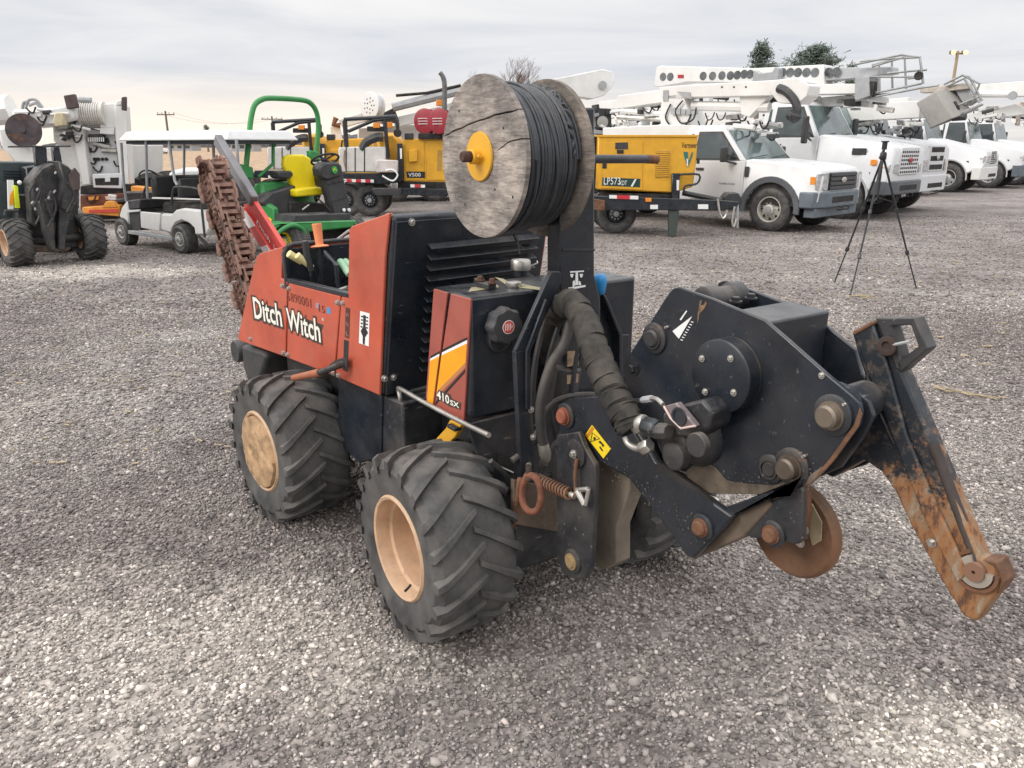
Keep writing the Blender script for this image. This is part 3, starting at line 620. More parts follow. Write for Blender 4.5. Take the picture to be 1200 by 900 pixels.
b = MB(); b.prism(FM.pts([A(0, 0), A(0, 1), A(1, 1), A(1, 0)], 'y', YA - .030), (0, .02, 0)); P_(cp, 'striped_edge', b, REDB, .002)
A0, A1 = FM.at(302, 262, 'y', YA - .012), FM.at(338, 316, 'y', YA - .012)
for w_, k_ in (("Ditch", 0), ("Witch", .54)): text(cp, 'plate_lettering', w_, A0 + V((-.01, 0, 0)) + (A1 - A0) * k_, A1 - A0, V((1, 0, .5)), (A1 - A0).length * .44, .03, DECW, .01, lift=.004)

# ---- front half
XT = .082; zt = N(552, 349, 'x', XT).z; zb = N(543, 494, 'x', XT).z
yn = -.35; pr = N(508, 338, 'y', yn)
print('tank', XT, zt, zb, pr)
b = MB(); TP = [(XT, yn, 0), (XT, .35, 0), (XT - .24, .35, 0), (XT - .24, yn + .12, 0), (pr.x, yn, 0)]
b.prism([(x, y, zb) for x, y, z in TP], None, top=[(x, y, zt) for x, y, z in TP])
tank = P_(tr, 'fuel_tank', b, BLK, .010)
ys = yn - .008
def side(L, m, name, off=0, parent=None): return P_(parent or tr, name, MB().prism(FN.pts(L, 'y', ys - off), (0, .008 + off if not off else .001, 0)), m, .002 if not off else 0)
side([(508, 338.5), (524, 343), (507.5, 479), (500, 474), (498.8, 465)], REDFADE, 'tank_side_panel')
side([(528, 344.2), (551, 350.5), (543.2, 493), (541, 496), (508.5, 478.5)], REDFADE, 'tank_side_panel')
for L, m, nm in (([(517.2, 416.5), (547, 402.5), (545.5, 425), (511.6, 459)], YELDEC, 'yellow_stripe'), ([(511.6, 459), (545.5, 425), (545.3, 431), (510.8, 466)], mat('faded_orange_decal', (.50, .20, .08), .5), 'orange_stripe'),
                 ([(510.4, 470.5), (545, 432.5), (544.8, 436.5), (510, 475)], DECB, 'black_stripe'), ([(503.8, 423), (514.6, 417.5), (506.6, 476), (500.4, 471)], YELDEC, 'yellow_stripe'),
                 ([(504.1, 420.3), (514.9, 414.5), (514.6, 417.5), (503.8, 423)], DECW, 'white_stripe'), ([(518, 413), (547.2, 398.5), (547, 402.5), (517.3, 416.5)], DECW, 'white_stripe'),
                 ([(504.4, 417.3), (515.2, 411.3), (514.9, 414.5), (504.1, 420.3)], DECB, 'black_stripe'), ([(518.4, 409.5), (547.4, 395), (547.2, 398.5), (518, 413)], DECB, 'black_stripe')):
    side(L, m, nm, .001)
LO = ys - .0018
b = MB(); b.prism(FN.pts([(511, 466), (514, 457), (527, 462), (529, 467), (540, 472.5), (539, 480), (526, 476)], 'y', LO), (0, .0008, 0)); P_(tr, 'logo_backing', b, LOGOK)
line_on((512.5, 467), (527, 474), (1, 9.5), "410", LOGOW, tr, 'logo_lettering', .02, lift=.0012, fr=FN, y=LO, mtx=None)
line_on((528, 474.5), (538.5, 478.5), (.6, 6), "SX", LOGOW, tr, 'logo_lettering', .02, lift=.0012, fr=FN, y=LO, mtx=None)
# fuel cap with eight lobes
c0 = N(583, 379, 'x', XT); ln = .062
b = MB(); rings = []
for rr, h in ((.052, .012), (.058, .018), (.060, .05), (.052, ln), (.02, ln + .002)):
    rings.append([V((c0.x + h, c0.y + rr * (1 + (.05 * cos(8 * t) if rr > .05 else 0)) * cos(t), c0.z + rr * (1 + (.05 * cos(8 * t) if rr > .05 else 0)) * sin(t))) for t in [k * 2 * pi / 64 for k in range(64)]])
b.loft(rings); fc_ = P_(tr, 'fuel_cap', b, CHAR)
b = MB(); b.lathe([(.046, -.0), (.046, .014)], c0 + V((-.001, 0, 0)), (1, 0, 0), 32); b.cyl(c0 + V((-.02, 0, -.05)), c0 + V((.022, 0, -.05)), .045, 28); P_(tr, 'filler_neck', b, BLK, .004)
b = MB(); b.lathe([(.0225, 0), (.0225, .0015)], c0 + V((ln + .001, 0, .0)), (1, 0, 0), 28); lg = P_(fc_, 'cap_emblem', b, DECW)
b = MB(); b.lathe([(.020, 0), (.020, .0008)], c0 + V((ln + .0026, 0, 0)), (1, 0, 0), 28); P_(lg, 'emblem_disc', b, mat('emblem_red', (.60, .07, .05), .5))
b = MB()
for k in range(5): b.obox(c0 + V((ln + .004, -.012 + k * .006, .001)), (0, 0, 1), .022 - .012 * (k == 4), .0022, .0006, up=(1, 0, 0))
P_(lg, 'emblem_bars', b, DECW)
# things on top of the tank
def top_pt(px, py, dz=0): return N(px, py, 'z', zt + dz)
p = top_pt(610, 323); b = MB(); b.lathe([(.029, 0), (.029, .022)], p, (0, 0, 1), 24); nk = P_(tr, 'hydraulic_filler', b, BLK)
b = MB(); rings = [[p + V((rr * (1 + (.03 if j % 2 else 0)) * cos(j * pi / 20), rr * (1 + (.03 if j % 2 else 0)) * sin(j * pi / 20), h)) for j in range(40)] for rr, h in ((.034, .022), (.036, .026), (.036, .052), (.033, .058), (.012, .059))]
b.loft(rings); b.tube([p + V((.02, .03, .035)), p + V((.03, .055, .045)), p + V((.02, .06, .05))], .003, 6); P_(nk, 'filler_cap', b, ZINC)
p = top_pt(602, 336); b = MB(); b.lathe([(.026, 0), (.028, .004), (.026, .016), (.01, .018)], p, (0, 0, 1), 24); P_(tr, 'breather_cap', b, ZINC)
p = top_pt(563, 333, .01); q = top_pt(577, 336, .01); b = MB(); b.bar(p, q, .035, .02); b.bar(p + V((0, 0, .01)), p + V((-.02, 0, .012)), .03, .016); h = P_(tr, 'tank_latch', b, BLK2, .003)
for w in (p, q): bolt(h, w + V((0, 0, .012)), (0, 0, 1), 1.3, bolt_mesh('bolt', .008, .012, RUSTY))
b = MB(); b.prism([top_pt(549, 342, .001), top_pt(585, 337, .001), top_pt(583, 334, .001), top_pt(552, 337, .001)], (0, 0, .001)); b.prism([top_pt(580, 325, .001), top_pt(590, 327, .001), top_pt(598, 332, .001), top_pt(592, 333, .001)], (0, 0, .001)); b.prism([top_pt(612, 333, .001), top_pt(637, 338, .001), top_pt(632, 340, .001), top_pt(608, 337, .001)], (0, 0, .001))
P_(tr, 'tank_label', b, mat('worn_yellow_label', (.42, .38, .22), .7, var=.3, dust=.5))
# handle rod along the side
b = MB(); b.tube(smooth_path([N(447, 468, 'y', -.33), N(466, 478, 'y', -.36), N(469, 468, 'y', -.37), N(467, 457, 'y', -.37), N(470, 456, 'y', -.375), N(500, 473, 'y', -.375), N(543, 495.5, 'y', -.385), N(573, 510, 'y', -.39)], 5), .0085, 10)
P_(tr, 'handle_rod', b, ZINC)
b = MB(); b.prism(FN.pts([(527, 492), (540, 498), (533, 512), (526, 519), (510, 515), (522, 502)], 'y', -.36), (0, .02, 0)); P_(tr, 'yellow_strap', b, YEL, .003)
b = MB(); b.bar(N(528, 498, 'y', -.365), N(537, 503, 'y', -.365), .03, .014); P_(tr, 'strap_clamp', b, BLK, .003)
# frame below the tank
b = MB(); b.box(-.20, .08, -.27, .27, .36, zb - .01); P_(tr, 'front_frame', b, BLK2, .01)
b = MB(); b.prism(FN.pts([(545, 496), (612, 480), (616, 560), (606, 580), (566, 560)], 'x', .085), (.012, 0, 0)); fpl = P_(tr, 'front_plate', b, BLK2, .004)
b = MB(); b.prism(FN.pts([(583, 530), (602, 536), (600, 553), (582, 544)], 'x', .098), (.003, 0, 0)); P_(fpl, 'socket_hole', b, DARK)
b = MB(); b.tube([N(582, 545, 'x', .101), N(601, 554, 'x', .101)], .004, 6); P_(fpl, 'socket_lip', b, ZINC)
b = MB(); b.cyl((0, -.44, .33), (0, .44, .33), .055); b.box(-.12, .20, -.26, .26, .22, .40); P_(tr, 'front_axle', b, BLK2, .012)
b = MB(); b.prism(FN.pts([(598, 560), (655, 572), (655, 622), (598, 612)], 'x', .205), (.02, 0, 0)); P_(tr, 'skid_plate', b, mat('muddy_steel', (.12, .085, .06), .9, var=.35, bump=.5, rust=.3, dust=.8), .004)
b = MB(); b.box(.10, .16, -.28, .25, .20, .26); b.tube([N(610, 560, 'x', .24), N(600, 620, 'x', .21)], .012, 6); P_(tr, 'lower_crossbar', b, RUSTY, .005)

# ---- mast that carries the cable spool
XMf = .20
b = MB(); b.prism(FN.pts([(658, 126), (697, 126), (697, 322), (704, 352), (704, 470), (662, 470), (656, 330)], 'x', XMf), (-.07, 0, 0)); mast = P_(tr, 'mast', b, BLK, .006)
b = MB(); b.prism(FN.pts([(659, 291.5), (696.5, 291.5), (696.5, 294), (659, 294)], 'x', XMf + .001), (.003, 0, 0)); P_(mast, 'weld_bead', b, BLK2, .001)
b = MB()
def deco(L): b.prism(FN.pts(L, 'x', XMf + .001), (.001, 0, 0))
deco([(668, 318), (684, 317), (684, 318.5), (668, 319.5)]); deco([(674.5, 318), (677, 318), (677.5, 334), (674, 334)]); deco([(668, 321), (672, 321), (671, 325), (669, 325)]); deco([(679, 321), (683, 321), (682, 325), (680, 325)]); deco([(666, 337), (686, 334), (686, 336), (676, 338), (666, 339.5)]); deco([(671, 330), (673, 328), (674, 334), (671, 337)]); deco([(678, 329), (680, 330), (681, 334), (678, 334)])
P_(mast, 'lift_symbol', b, DECW)
xs = .20
b = MB(); b.prism(FN.pts([(648, 318), (657, 318), (658, 330), (622, 412), (606, 412)], 'x', xs + .03), (-.012, 0, 0)); b.prism(FN.pts([(606, 412), (617, 410), (627, 560), (612, 562)], 'x', xs + .03), (-.012, 0, 0))
b.prism(FN.pts([(646, 318), (650, 318), (608, 412), (604, 412)], 'x', xs + .032), (-.018, 0, 0)); b.prism(FN.pts([(604, 412), (608, 412), (614, 562), (611, 562)], 'x', xs + .032), (-.022, 0, 0))
b.prism(FN.pts([(640, 350), (644, 355), (622, 412), (622, 480), (617, 480), (617, 412)], 'x', xs + .045), (-.012, 0, 0))
st = P_(tr, 'mast_bracket', b, BLK, .003)
for q in ((622, 480), (624, 512), (619, 545)): bolt(st, N(*q, 'x', xs + .032), (1, 0, 0), .9)
b = MB(); b.prism(FN.pts([(706, 346), (727, 392), (738, 392), (736, 432), (728, 446), (712, 478), (690, 470), (690, 395), (698, 356)], 'x', .10), (-.012, 0, 0)); b.prism(FN.pts([(707, 345), (711, 347), (730, 392), (730, 442), (726, 444), (726, 393)], 'x', .14), (-.05, 0, 0))
P_(tr, 'mast_wing', b, BLK, .003)
# dirty hydraulic motor behind the hoses
b = MB(); p, q = N(655, 470, 'x', .16), N(668, 372, 'x', .16); b.lathe([(.035, 0), (.06, .01), (.062, .12), (.05, .13), (.05, .16), (.062, .17), (.06, .26), (.03, .28)], p, q - p, 28); hm = P_(tr, 'hydraulic_cylinder', b, BLK2, .003)
c = (p + q) / 2 + V((.060, -.012, .0)); TL_ = mat('tan_label', (.36, .25, .17), .8, var=.5, scale=25)
for dz_, l_ in ((.02, .05), (-.05, .03)): b = MB(); b.obox(c + V((0, 0, dz_)), (0, 0, 1), l_, .042, .004, up=(1, -.2, 0)); P_(hm, 'worn_label', b, TL_)
b = MB(); b.tube([N(672, 440, 'x', .22), N(676, 410, 'x', .22), N(668, 470, 'x', .22)], .01, 6); b.tube(smooth_path([N(690, 372, 'x', .16), N(684, 402, 'x', .2), N(668, 460, 'x', .2)]), .008, 6); P_(tr, 'control_rod', b, BLK)
# blue knob
p, q = N(704, 341, 'x', .12), N(703, 322, 'x', .12); b = MB(); b.tube([N(690, 378, 'x', .12), p], .0065, 8); kl = P_(tr, 'knob_lever', b, BLK)
d = q - p; b = MB(); b.lathe([(.010, -.012), (.014, -.008), (.021, .02), (.0235, .035), (.022, .048), (.014, .058), (.004, .061)], p, d, 20); P_(kl, 'blue_knob', b, mat('blue_plastic', (.02, .24, .55), .4, var=.08, dust=.1))
# hoses
def wrinkled(path, r, m, seed, parent=tr, name='hose_sleeve'):
    rnd = random.Random(seed); P = smooth_path(path, 12); n = 26; rings = []; u = None; ph = 0
    for i, p in enumerate(P):
        a = P[max(i - 1, 0)]; c = P[min(i + 1, len(P) - 1)]; d = (c - a).normalized()
        if u is None: u, _ = basis(d)
        u = (u - d * u.dot(d)).normalized(); w = d.cross(u)
        if i % 2 == 0: k1, k2, k3 = rnd.uniform(0, 6), rnd.uniform(0, 6), rnd.uniform(.5, 1)
        fold = .11 * (1 if i % 2 else -1) * k3
        rings.append([p + (u * cos(t) + w * sin(t)) * r * (1 + fold * (.6 + .6 * sin(t + k1)) + .045 * sin(2 * t + k2) + .02 * sin(5 * t + k1)) + d * r * .16 * sin(t + k1) for t in [j * 2 * pi / n for j in range(n)]])
    b = MB(); b.loft(rings); return P_(parent, name, b, m, smooth=60)
SLV = mat('woven_sleeve', (.024, .022, .019), .95, var=.3, scale=10, bump=.5, bscale=400, dust=.30)
wrinkled([N(645, 420, 'y', -.03), N(648, 375, 'y', -.07), N(668, 355, 'y', -.12), N(684, 375, 'y', -.17), N(697, 410, 'y', -.22), N(713, 450, 'y', -.25), N(731, 483, 'y', -.27), N(741, 502, 'y', -.27)], .040, SLV, 4)
b = MB(); b.tube(smooth_path([N(672, 352, 'x', .25), N(662, 400, 'x', .27), N(645, 430, 'x', .28), N(634, 470, 'x', .28), N(634, 505, 'x', .28), N(638, 524, 'x', .28)]), .0165, 12); hh = P_(tr, 'return_hose', b, HOSE)
b = MB(); b.tube([N(636.5, 520, 'x', .28), N(639, 532, 'x', .28), N(640, 538, 'x', .27)], [.018, .020, .016], 10); b.tube([N(640, 536, 'x', .27), N(636, 544, 'x', .22)], .015, 10); P_(hh, 'hose_fitting', b, ZINC)
for k, (L, r) in enumerate((([(632, 560), (650, 520), (690, 500), (720, 495), (748, 508)], .010), ([(628, 500), (650, 470), (690, 462), (728, 470), (760, 495)], .009), ([(600, 540), (622, 520), (640, 480), (650, 430)], .011), ([(640, 370), (628, 420), (624, 470), (628, 520)], .010), ([(655, 380), (640, 440), (648, 500), (660, 540)], .009), ([(690, 450), (670, 480), (655, 520), (650, 560)], .011), ([(600, 575), (615, 560), (640, 556), (660, 560)], .010), ([(575, 540), (595, 560), (612, 600), (640, 610)], .009))):
    b = MB(); b.tube(smooth_path([N(px, py, 'x', .235 - .01 * k) for px, py in L]), r, 8); P_(tr, 'hydraulic_hose', b, HOSE)

# ---- plow: link arms, side plates, blade
YP = -.14                                # near side plate
plate = [(795, 336.5), (835, 350), (896, 375), (923, 398), (968, 438), (997, 462), (1007, 472), (1009.5, 483), (1007, 498), (976, 540), (955, 563), (938, 574), (920, 580), (830, 578), (800, 566), (772, 540), (755, 500), (741, 465), (732, 449), (730.5, 432), (737, 416), (784, 343), (789, 338)]
pl = P_(tr, 'plow_side_plate', y_prism(FN, plate, YP, YP + .012), BLK, .003)
YF = .11
far = [FN.at(px, py, 'y', YF) for px, py in ((842, 331), (848, 329), (852, 329.5), (949, 366), (1003, 410), (1010, 438), (1022, 452), (1027, 470), (1023, 489))]
low = [p.copy() for p in FN.pts([(955, 563), (938, 574), (920, 580), (830, 578), (800, 566), (772, 540), (755, 500), (741, 465), (732, 449), (730.5, 432)], 'y', YP)]
for p in low: p.y = YF
b = MB(); b.prism(far + low, (0, .012, 0)); P_(tr, 'plow_side_plate', b, BLK, .003)
# housing between the plates: flat deck then a slope
hp = [FN.at(px, py, 'y', YP) for px, py in ((846, 366), (895, 379), (889, 425), (884, 560), (830, 572), (775, 540), (800, 420))]
for p in hp: p.y = YP + .012
P_(tr, 'plow_housing', MB().prism(hp, (0, YF - YP - .012, 0)), BLK, .006)
c = FN.at(838, 344, 'y', 0); b = MB(); b.lathe([(.030, 0), (.040, .004), (.040, .05), (.034, .056), (.034, .10), (.042, .105), (.042, .14), (.03, .145)], V((c.x + .01, -.06, c.z - .015)), (0, 1, 0), 28); P_(tr, 'pivot_tube', b, BLK2, .002)
for q in ((862, 354), (880, 350)): bolt(tr, N(*q, 'z', hp[0].z + .002), (0, 0, 1), 1.0, BOLTD)
# round cover with four bolts
c = N(842.5, 441, 'y', YP - .045); b = MB(); b.lathe([(.089, -.05), (.089, -.003), (.084, 0), (.01, .0)], c, (0, -1, 0), 48); cv = P_(tr, 'gearbox_cover', b, BLK, .001)
b = MB(); b.lathe([(.0905, 0), (.0905, .006)], V((c.x, YP - .001, c.z)), (0, -1, 0), 48); P_(cv, 'cover_flange', b, BLK2)
for q in ((823, 420), (856.5, 420), (826.7, 459), (860, 460)): bolt(cv, N(*q, 'y', YP - .046), (0, -1, 0), .7)
BRONZE = mat('worn_pin_steel', (.20, .165, .13), .45, .7, var=.3, rust=.2)
def pin(px, py, r, y=YP, proud=.03, m=BRONZE, col=BLK2):
    c = N(px, py, 'y', y); b = MB(); b.lathe([(r * 1.75, 0), (r * 1.75, .006), (r * 1.5, .009)], c, (0, -1, 0), 30); o = P_(tr, 'pivot_pin', b, col)
    b = MB(); b.lathe([(r * 1.22, .008), (r * 1.22, .014), (r, .014), (r, proud), (r * .8, proud + .005)], c, (0, -1, 0), 24); P_(o, 'pin_head', b, m); return o
pin(977, 486, .026); pin(929, 547, .026); pin(768, 396, .024, m=BLK2, proud=.016); pin(904, 549, .020, m=BLK2, proud=.008)
bolt(tr, N(743, 432, 'y', YP), (0, -1, 0), 1.2, BOLTD); bolt(tr, N(963, 440, 'y', YP), (0, -1, 0), .6)
# printed wedge scale and scrape marks
b = MB(); b.prism(FN.pts([(788, 388), (811, 370.5), (795.5, 397)], 'y', YP - .001), (0, .0008, 0)); b.prism(FN.pts([(796.5, 374.5), (804, 364), (805.2, 364.6), (798, 375.6)], 'y', YP - .001), (0, .0008, 0))
for k in range(8):
    t = k / 8; x, y = 797.5 + 14 * t, 397.5 - 24 * t; b.prism(FN.pts([(x, y), (x + 2.6, y + .9), (x + 2.6, y + 1.9), (x, y + 1)], 'y', YP - .001), (0, .0008, 0))
P_(pl, 'depth_scale_print', b, DECW)
b = MB(); b.prism(FN.pts([(820, 352), (822, 352), (821.5, 358), (825, 357), (827, 353), (828, 356), (825, 362), (820, 367), (818.5, 374), (817, 380), (817.5, 368), (819, 360)], 'y', YP - .001), (0, .0008, 0)); P_(pl, 'rust_scrape', b, mat('rust_scrape', (.22, .13, .07), .9, var=.4, scale=40))
# caked mud along the lower edge
b = MB(); b.prism(FN.pts([(800, 556), (812, 545), (826, 540), (838, 548), (850, 562), (862, 566), (905, 569), (942, 562), (964, 546), (955, 563), (938, 574), (920, 580.2), (830, 578.4)], 'y', YP - .0035), (0, .004, 0)); P_(pl, 'caked_mud', b, mat('dusty_mud', (.15, .115, .085), .95, var=.4, scale=18, bump=.6), .0015)
b = MB(); b.prism(FN.pts([(1007, 478), (1010, 486), (1006, 500), (976, 541), (950, 568), (946, 568), (972, 538), (1001, 497)], 'y', YP - .003), (0, .0035, 0)); P_(pl, 'rust_edge', b, RUSTY, .001)
# arms below
YL = -.19
b = y_prism(FN, [(655, 474), (668, 466), (715, 462), (733, 480), (768, 541), (858, 606), (849, 618), (835, 632), (812, 655), (802, 650), (792, 634), (738, 562), (700, 540), (668, 522), (655, 505)], YL, YL + .025); arm = P_(tr, 'lower_link_arm', b, BLK, .006)
b = MB(); b.prism(FN.pts([(769, 542), (774, 543), (830, 583), (836, 592), (770, 548)], 'y', YL - .001), (0, .004, 0)); P_(arm, 'arm_slot', b, DARK)
b = MB(); b.prism(FN.pts([(812, 656), (806, 652), (800, 640), (868, 600), (898, 585), (905, 592), (872, 630)], 'y', YL + .03), (0, .10, 0)); P_(tr, 'cross_link', b, mat('dirty_link', (.11, .08, .055), .9, var=.3, dust=.7), .006)
b = y_prism(FN, [(862, 622), (895, 592), (938, 571), (941, 575), (941, 632), (935, 638), (922, 636), (880, 630)], YP - .015, YP); P_(tr, 'roller_bracket', b, BLK2, .003)
b = y_prism(FN, [(835, 600), (846, 612), (935, 563), (925, 580), (905, 581), (896, 578)], YP - .035, YP - .005); P_(tr, 'brace_bar', b, BLK, .003)
RP = RUSTY
pin(824, 617, .020, YL, m=RP, proud=.02); pin(907, 625, .019, YP - .015, m=RP, proud=.02); pin(664, 487, .023, YL, m=mat('red_rust_pin', (.30, .09, .05), .7, var=.3), proud=.022)
b = y_prism(FN, [(652, 510), (678, 506), (685, 524), (697, 545), (698, 560), (693, 662), (686, 678), (674, 680), (660, 672), (652, 655)], YL - .03, YL - .012); sp_ = P_(tr, 'stabiliser_plate', b, BLK2, .004)
pin(672, 657, .022, YL - .03, m=mat('ochre_pin', (.28, .19, .09), .8, var=.3), proud=.014)
b = y_prism(FN, [(702, 541), (708, 539), (738, 560), (738, 575), (722, 618), (722, 660), (708, 668), (700, 664), (697, 660), (699, 560)], -.12, -.06); P_(tr, 'muddy_shield', b, mat('dusty_tan_paint', (.20, .165, .125), .9, var=.3, dust=.6, bump=.2), .004)
c = N(676, 531, 'y', YL - .03); b = MB(); b.lathe([(.044, 0), (.044, .008), (.038, .010), (.012, .011)], c, (0, -1, 0), 28); hd = P_(tr, 'cam_disc', b, BLK2); bolt(hd, c + V((0, -.011, 0)), (0, -1, 0), 1.1)
b = MB(); b.tube([N(676, 538, 'y', YL - .045), N(674, 556, 'y', YL - .05), N(675, 582, 'y', YL - .05)], .006, 8); P_(tr, 'cam_rod', b, RUSTY)
# spring, clevis and shackle
a_, e_ = N(631, 562, 'y', YL - .05), N(668, 579, 'y', YL - .05); d = e_ - a_; u, w = basis(d); path = []
for k in range(11 * 10 + 1): t = k / 110; path.append(a_ + d * t + (u * cos(k * 2 * pi / 10) + w * sin(k * 2 * pi / 10)) * .0165)
b = MB(); b.tube(path, .0042, 6); b.tube([a_ - d * .1, e_ + d * .12], .006, 8); P_(tr, 'coil_spring', b, mat('brown_spring', (.24, .13, .08), .75, .2, var=.3, rust=.4))
b = MB(); b.lathe([(.010, 0), (.010, .02)], e_ + d * .02, d, 10); b.tube([N(676, 574, 'y', YL - .05), N(689, 573, 'y', YL - .05)], .008, 8); b.tube([N(677, 575, 'y', YL - .05), N(685, 592, 'y', YL - .05)], [.012, .009], 8); b.tube([N(690, 573, 'y', YL - .05), N(686, 592, 'y', YL - .05)], .006, 8); P_(tr, 'spring_clevis', b, ZINC, .001)
b = MB(); pp = [N(px, py, 'y', YL - .07) for px, py in ((618, 557), (612, 572), (613, 590), (620, 599), (629, 598), (634, 586), (633, 570), (627, 559))]
b.tube(smooth_path(pp + [pp[0]], 4)[:-1], .0115, 10, loop=True); P_(tr, 'rusty_shackle', b, mat('red_rust', (.22, .085, .05), .85, var=.35, scale=16, bump=.5, bscale=80))
b = MB(); b.tube([N(619, 545, 'y', YL - .07), N(620, 562, 'y', YL - .07)], .010, 8); P_(tr, 'shackle_pin', b, BRONZE)
# warning sticker
sk = [(693.6, 498), (715.6, 526), (707, 537.4), (685.6, 510)]
b = MB(); b.prism(FN.pts(sk, 'y', YL - .0022), (0, .001, 0)); ws = P_(tr, 'warning_sticker', b, mat('warning_yellow', (.85, .62, .02), .45, var=.04))
b = MB(); b.prism(FN.pts([(693.6, 499.5), (696, 502.5), (688.5, 513), (686.6, 510.3)], 'y', YL - .0034), (0, .001, 0)); P_(ws, 'warning_band', b, mat('warning_orange', (.60, .22, .02), .5))
b = MB()
T3 = [(692, 517.5), (694, 507), (702.5, 514)]
for i in range(3):
    (ax_, ay_), (bx_, by_) = T3[i], T3[(i + 1) % 3]; b.tube([N(ax_, ay_, 'y', YL - .0036), N(bx_, by_, 'y', YL - .0036)], .0009, 4)
b.prism(FN.pts([(695, 513), (697, 512), (698, 514), (696, 516)], 'y', YL - .0036), (0, .001, 0)); b.prism(FN.pts([(701, 518), (703, 516.5), (708, 522), (706, 524), (705, 521)], 'y', YL - .0036), (0, .001, 0)); b.prism(FN.pts([(702, 524), (703, 523), (706.5, 528), (705.5, 529)], 'y', YL - .0036), (0, .001, 0))
P_(ws, 'warning_print', b, DECB)
# hydraulic drive motor on the near plate
c = N(812, 512, 'y', YP - .02); b = MB(); b.lathe([(.080, -.02), (.080, .01), (.066, .03), (.052, .035), (.052, .08), (.044, .095), (.02, .10)], V((c.x, YP, c.z)), (0, -1, 0), 36); dm = P_(tr, 'drive_motor', b, BLK2, .002)
b = MB(); b.prism(FN.pts([(776, 484), (800, 474), (822, 468), (834, 482), (830, 503), (812, 514), (790, 512), (776, 500)], 'y', YP - .105), (0, .08, 0)); P_(dm, 'motor_housing', b, BLK2, .008)
b = MB(); b.prism(FN.pts([(778, 476), (792, 472), (815, 500), (799, 502.5), (790, 494)], 'y', YP - .135), (0, .02, 0)); pf = P_(dm, 'port_flange', b, mat('worn_flange', (.16, .13, .13), .5, .3, var=.4, scratch=.6), .003)
c = N(796, 488, 'y', YP - .137); b = MB(); b.lathe([(.023, 0), (.023, .003), (.017, .003), (.015, -.01), (.004, -.01)], c, (0, -1, 0), 24); P_(pf, 'port_hole', b, BLK)
b = MB(); b.tube(FN.pts([(778, 476), (786, 490), (798, 502), (815, 499)], 'y', YP - .138), .003, 6); P_(pf, 'worn_edge', b, mat('pink_worn_metal', (.55, .42, .38), .5, var=.2))
b = MB(); b.lathe([(.03, 0), (.03, .02)], N(822, 520, 'y', YP - .12), (0, -1, 0), 20); b.lathe([(.036, 0), (.036, .03), (.02, .035)], N(798, 532, 'y', YP - .08), (0, -1, 0), 20); P_(dm, 'motor_boss', b, BLK2, .002)
def fit(px0, py0, px1, py1, y, r, m, name, n=6, hexa=True):
    a, e = N(px0, py0, 'y', y), N(px1, py1, 'y', y); b = MB(); b.lathe([(r * .8, 0), (r, (e - a).length * .15), (r, (e - a).length * .85), (r * .8, (e - a).length)], a, e - a, n); return P_(tr, name, b, m, .001)
fit(744, 500, 757, 494, YP - .13, .022, ZINC, 'hose_fitting', 12); fit(755, 499, 772, 503, YP - .13, .026, mat('chipped_chrome', (.05, .055, .06), .3, .5, var=.4, scratch=1.), 'swivel_fitting', 8)
fit(768, 505, 784, 506, YP - .13, .022, BLK2, 'swivel_fitting', 8)
b = MB(); b.tube(smooth_path([N(733, 512, 'y', YP - .13), N(737, 520, 'y', YP - .13), N(747, 525, 'y', YP - .13), N(756, 523, 'y', YP - .13)]), .010, 12); P_(tr, 'elbow_pipe', b, ZINC)
fit(752, 526, 762, 521, YP - .13, .019, ZINC, 'hose_fitting', 6)
b = MB(); b.tube(smooth_path([N(738, 470, 'y', YP - .06), N(752, 469, 'y', YP - .07), N(768, 467, 'y', YP - .09), N(777, 474, 'y', YP - .10)]), .006, 8); P_(tr, 'pilot_line', b, ZINC)
fit(752, 469, 766, 467, YP - .08, .010, GREYP, 'line_coupling', 8)
# rusty disc roller under the plow
c = N(925, 622, 'y', -.06); rr = .123
b = MB(); b.lathe([(.03, 0), (rr * .5, .0), (rr * .93, .003), (rr, .014), (rr, .032), (rr * .93, .042), (.03, .045)], c + V((0, .045, 0)), (0, -1, 0), 56); dr = P_(tr, 'coulter_disc', b, mat('brown_rusty_disc', (.17, .085, .045), .55, .4, var=.35, scale=8, bump=.2, dust=.3, rust=.35))
b = MB(); b.prism(FN.pts([(943, 594), (951, 590), (963, 612), (962, 634), (952, 640), (945, 618)], 'y', -.064), (0, .004, 0)); P_(dr, 'scraper_patch', b, mat('tan_patch', (.36, .29, .18), .8, var=.25, scale=15), .001)
b = MB(); b.prism(FN.pts([(938, 560), (944, 560), (946, 600), (942, 634), (936, 634)], 'y', -.085), (0, .02, 0)); P_(tr, 'disc_hanger', b, RUSTY, .003)
for q in ((943, 621), (938, 636)): bolt(tr, N(*q, 'y', -.087), (0, -1, 0), .9)
YS = -.022
# pivot boss between the plates and the blade
c = N(1000, 478, 'y', YP); b = MB(); b.cyl(V((c.x - .035, YP + .012, c.z - .01)), V((c.x - .035, YS - .01, c.z - .01)), .042, 32); P_(tr, 'blade_pivot', b, BLK2, .003)
b = MB(); p_ = [FN.at(px, py, 'y', YP + .03) for px, py in ((960, 440), (1000, 455), (1018, 470), (1024, 488), (1012, 512), (985, 548), (958, 560), (940, 520))]; b.prism(p_, (0, .012, 0)); P_(tr, 'pivot_cheek', b, BLK2, .003)
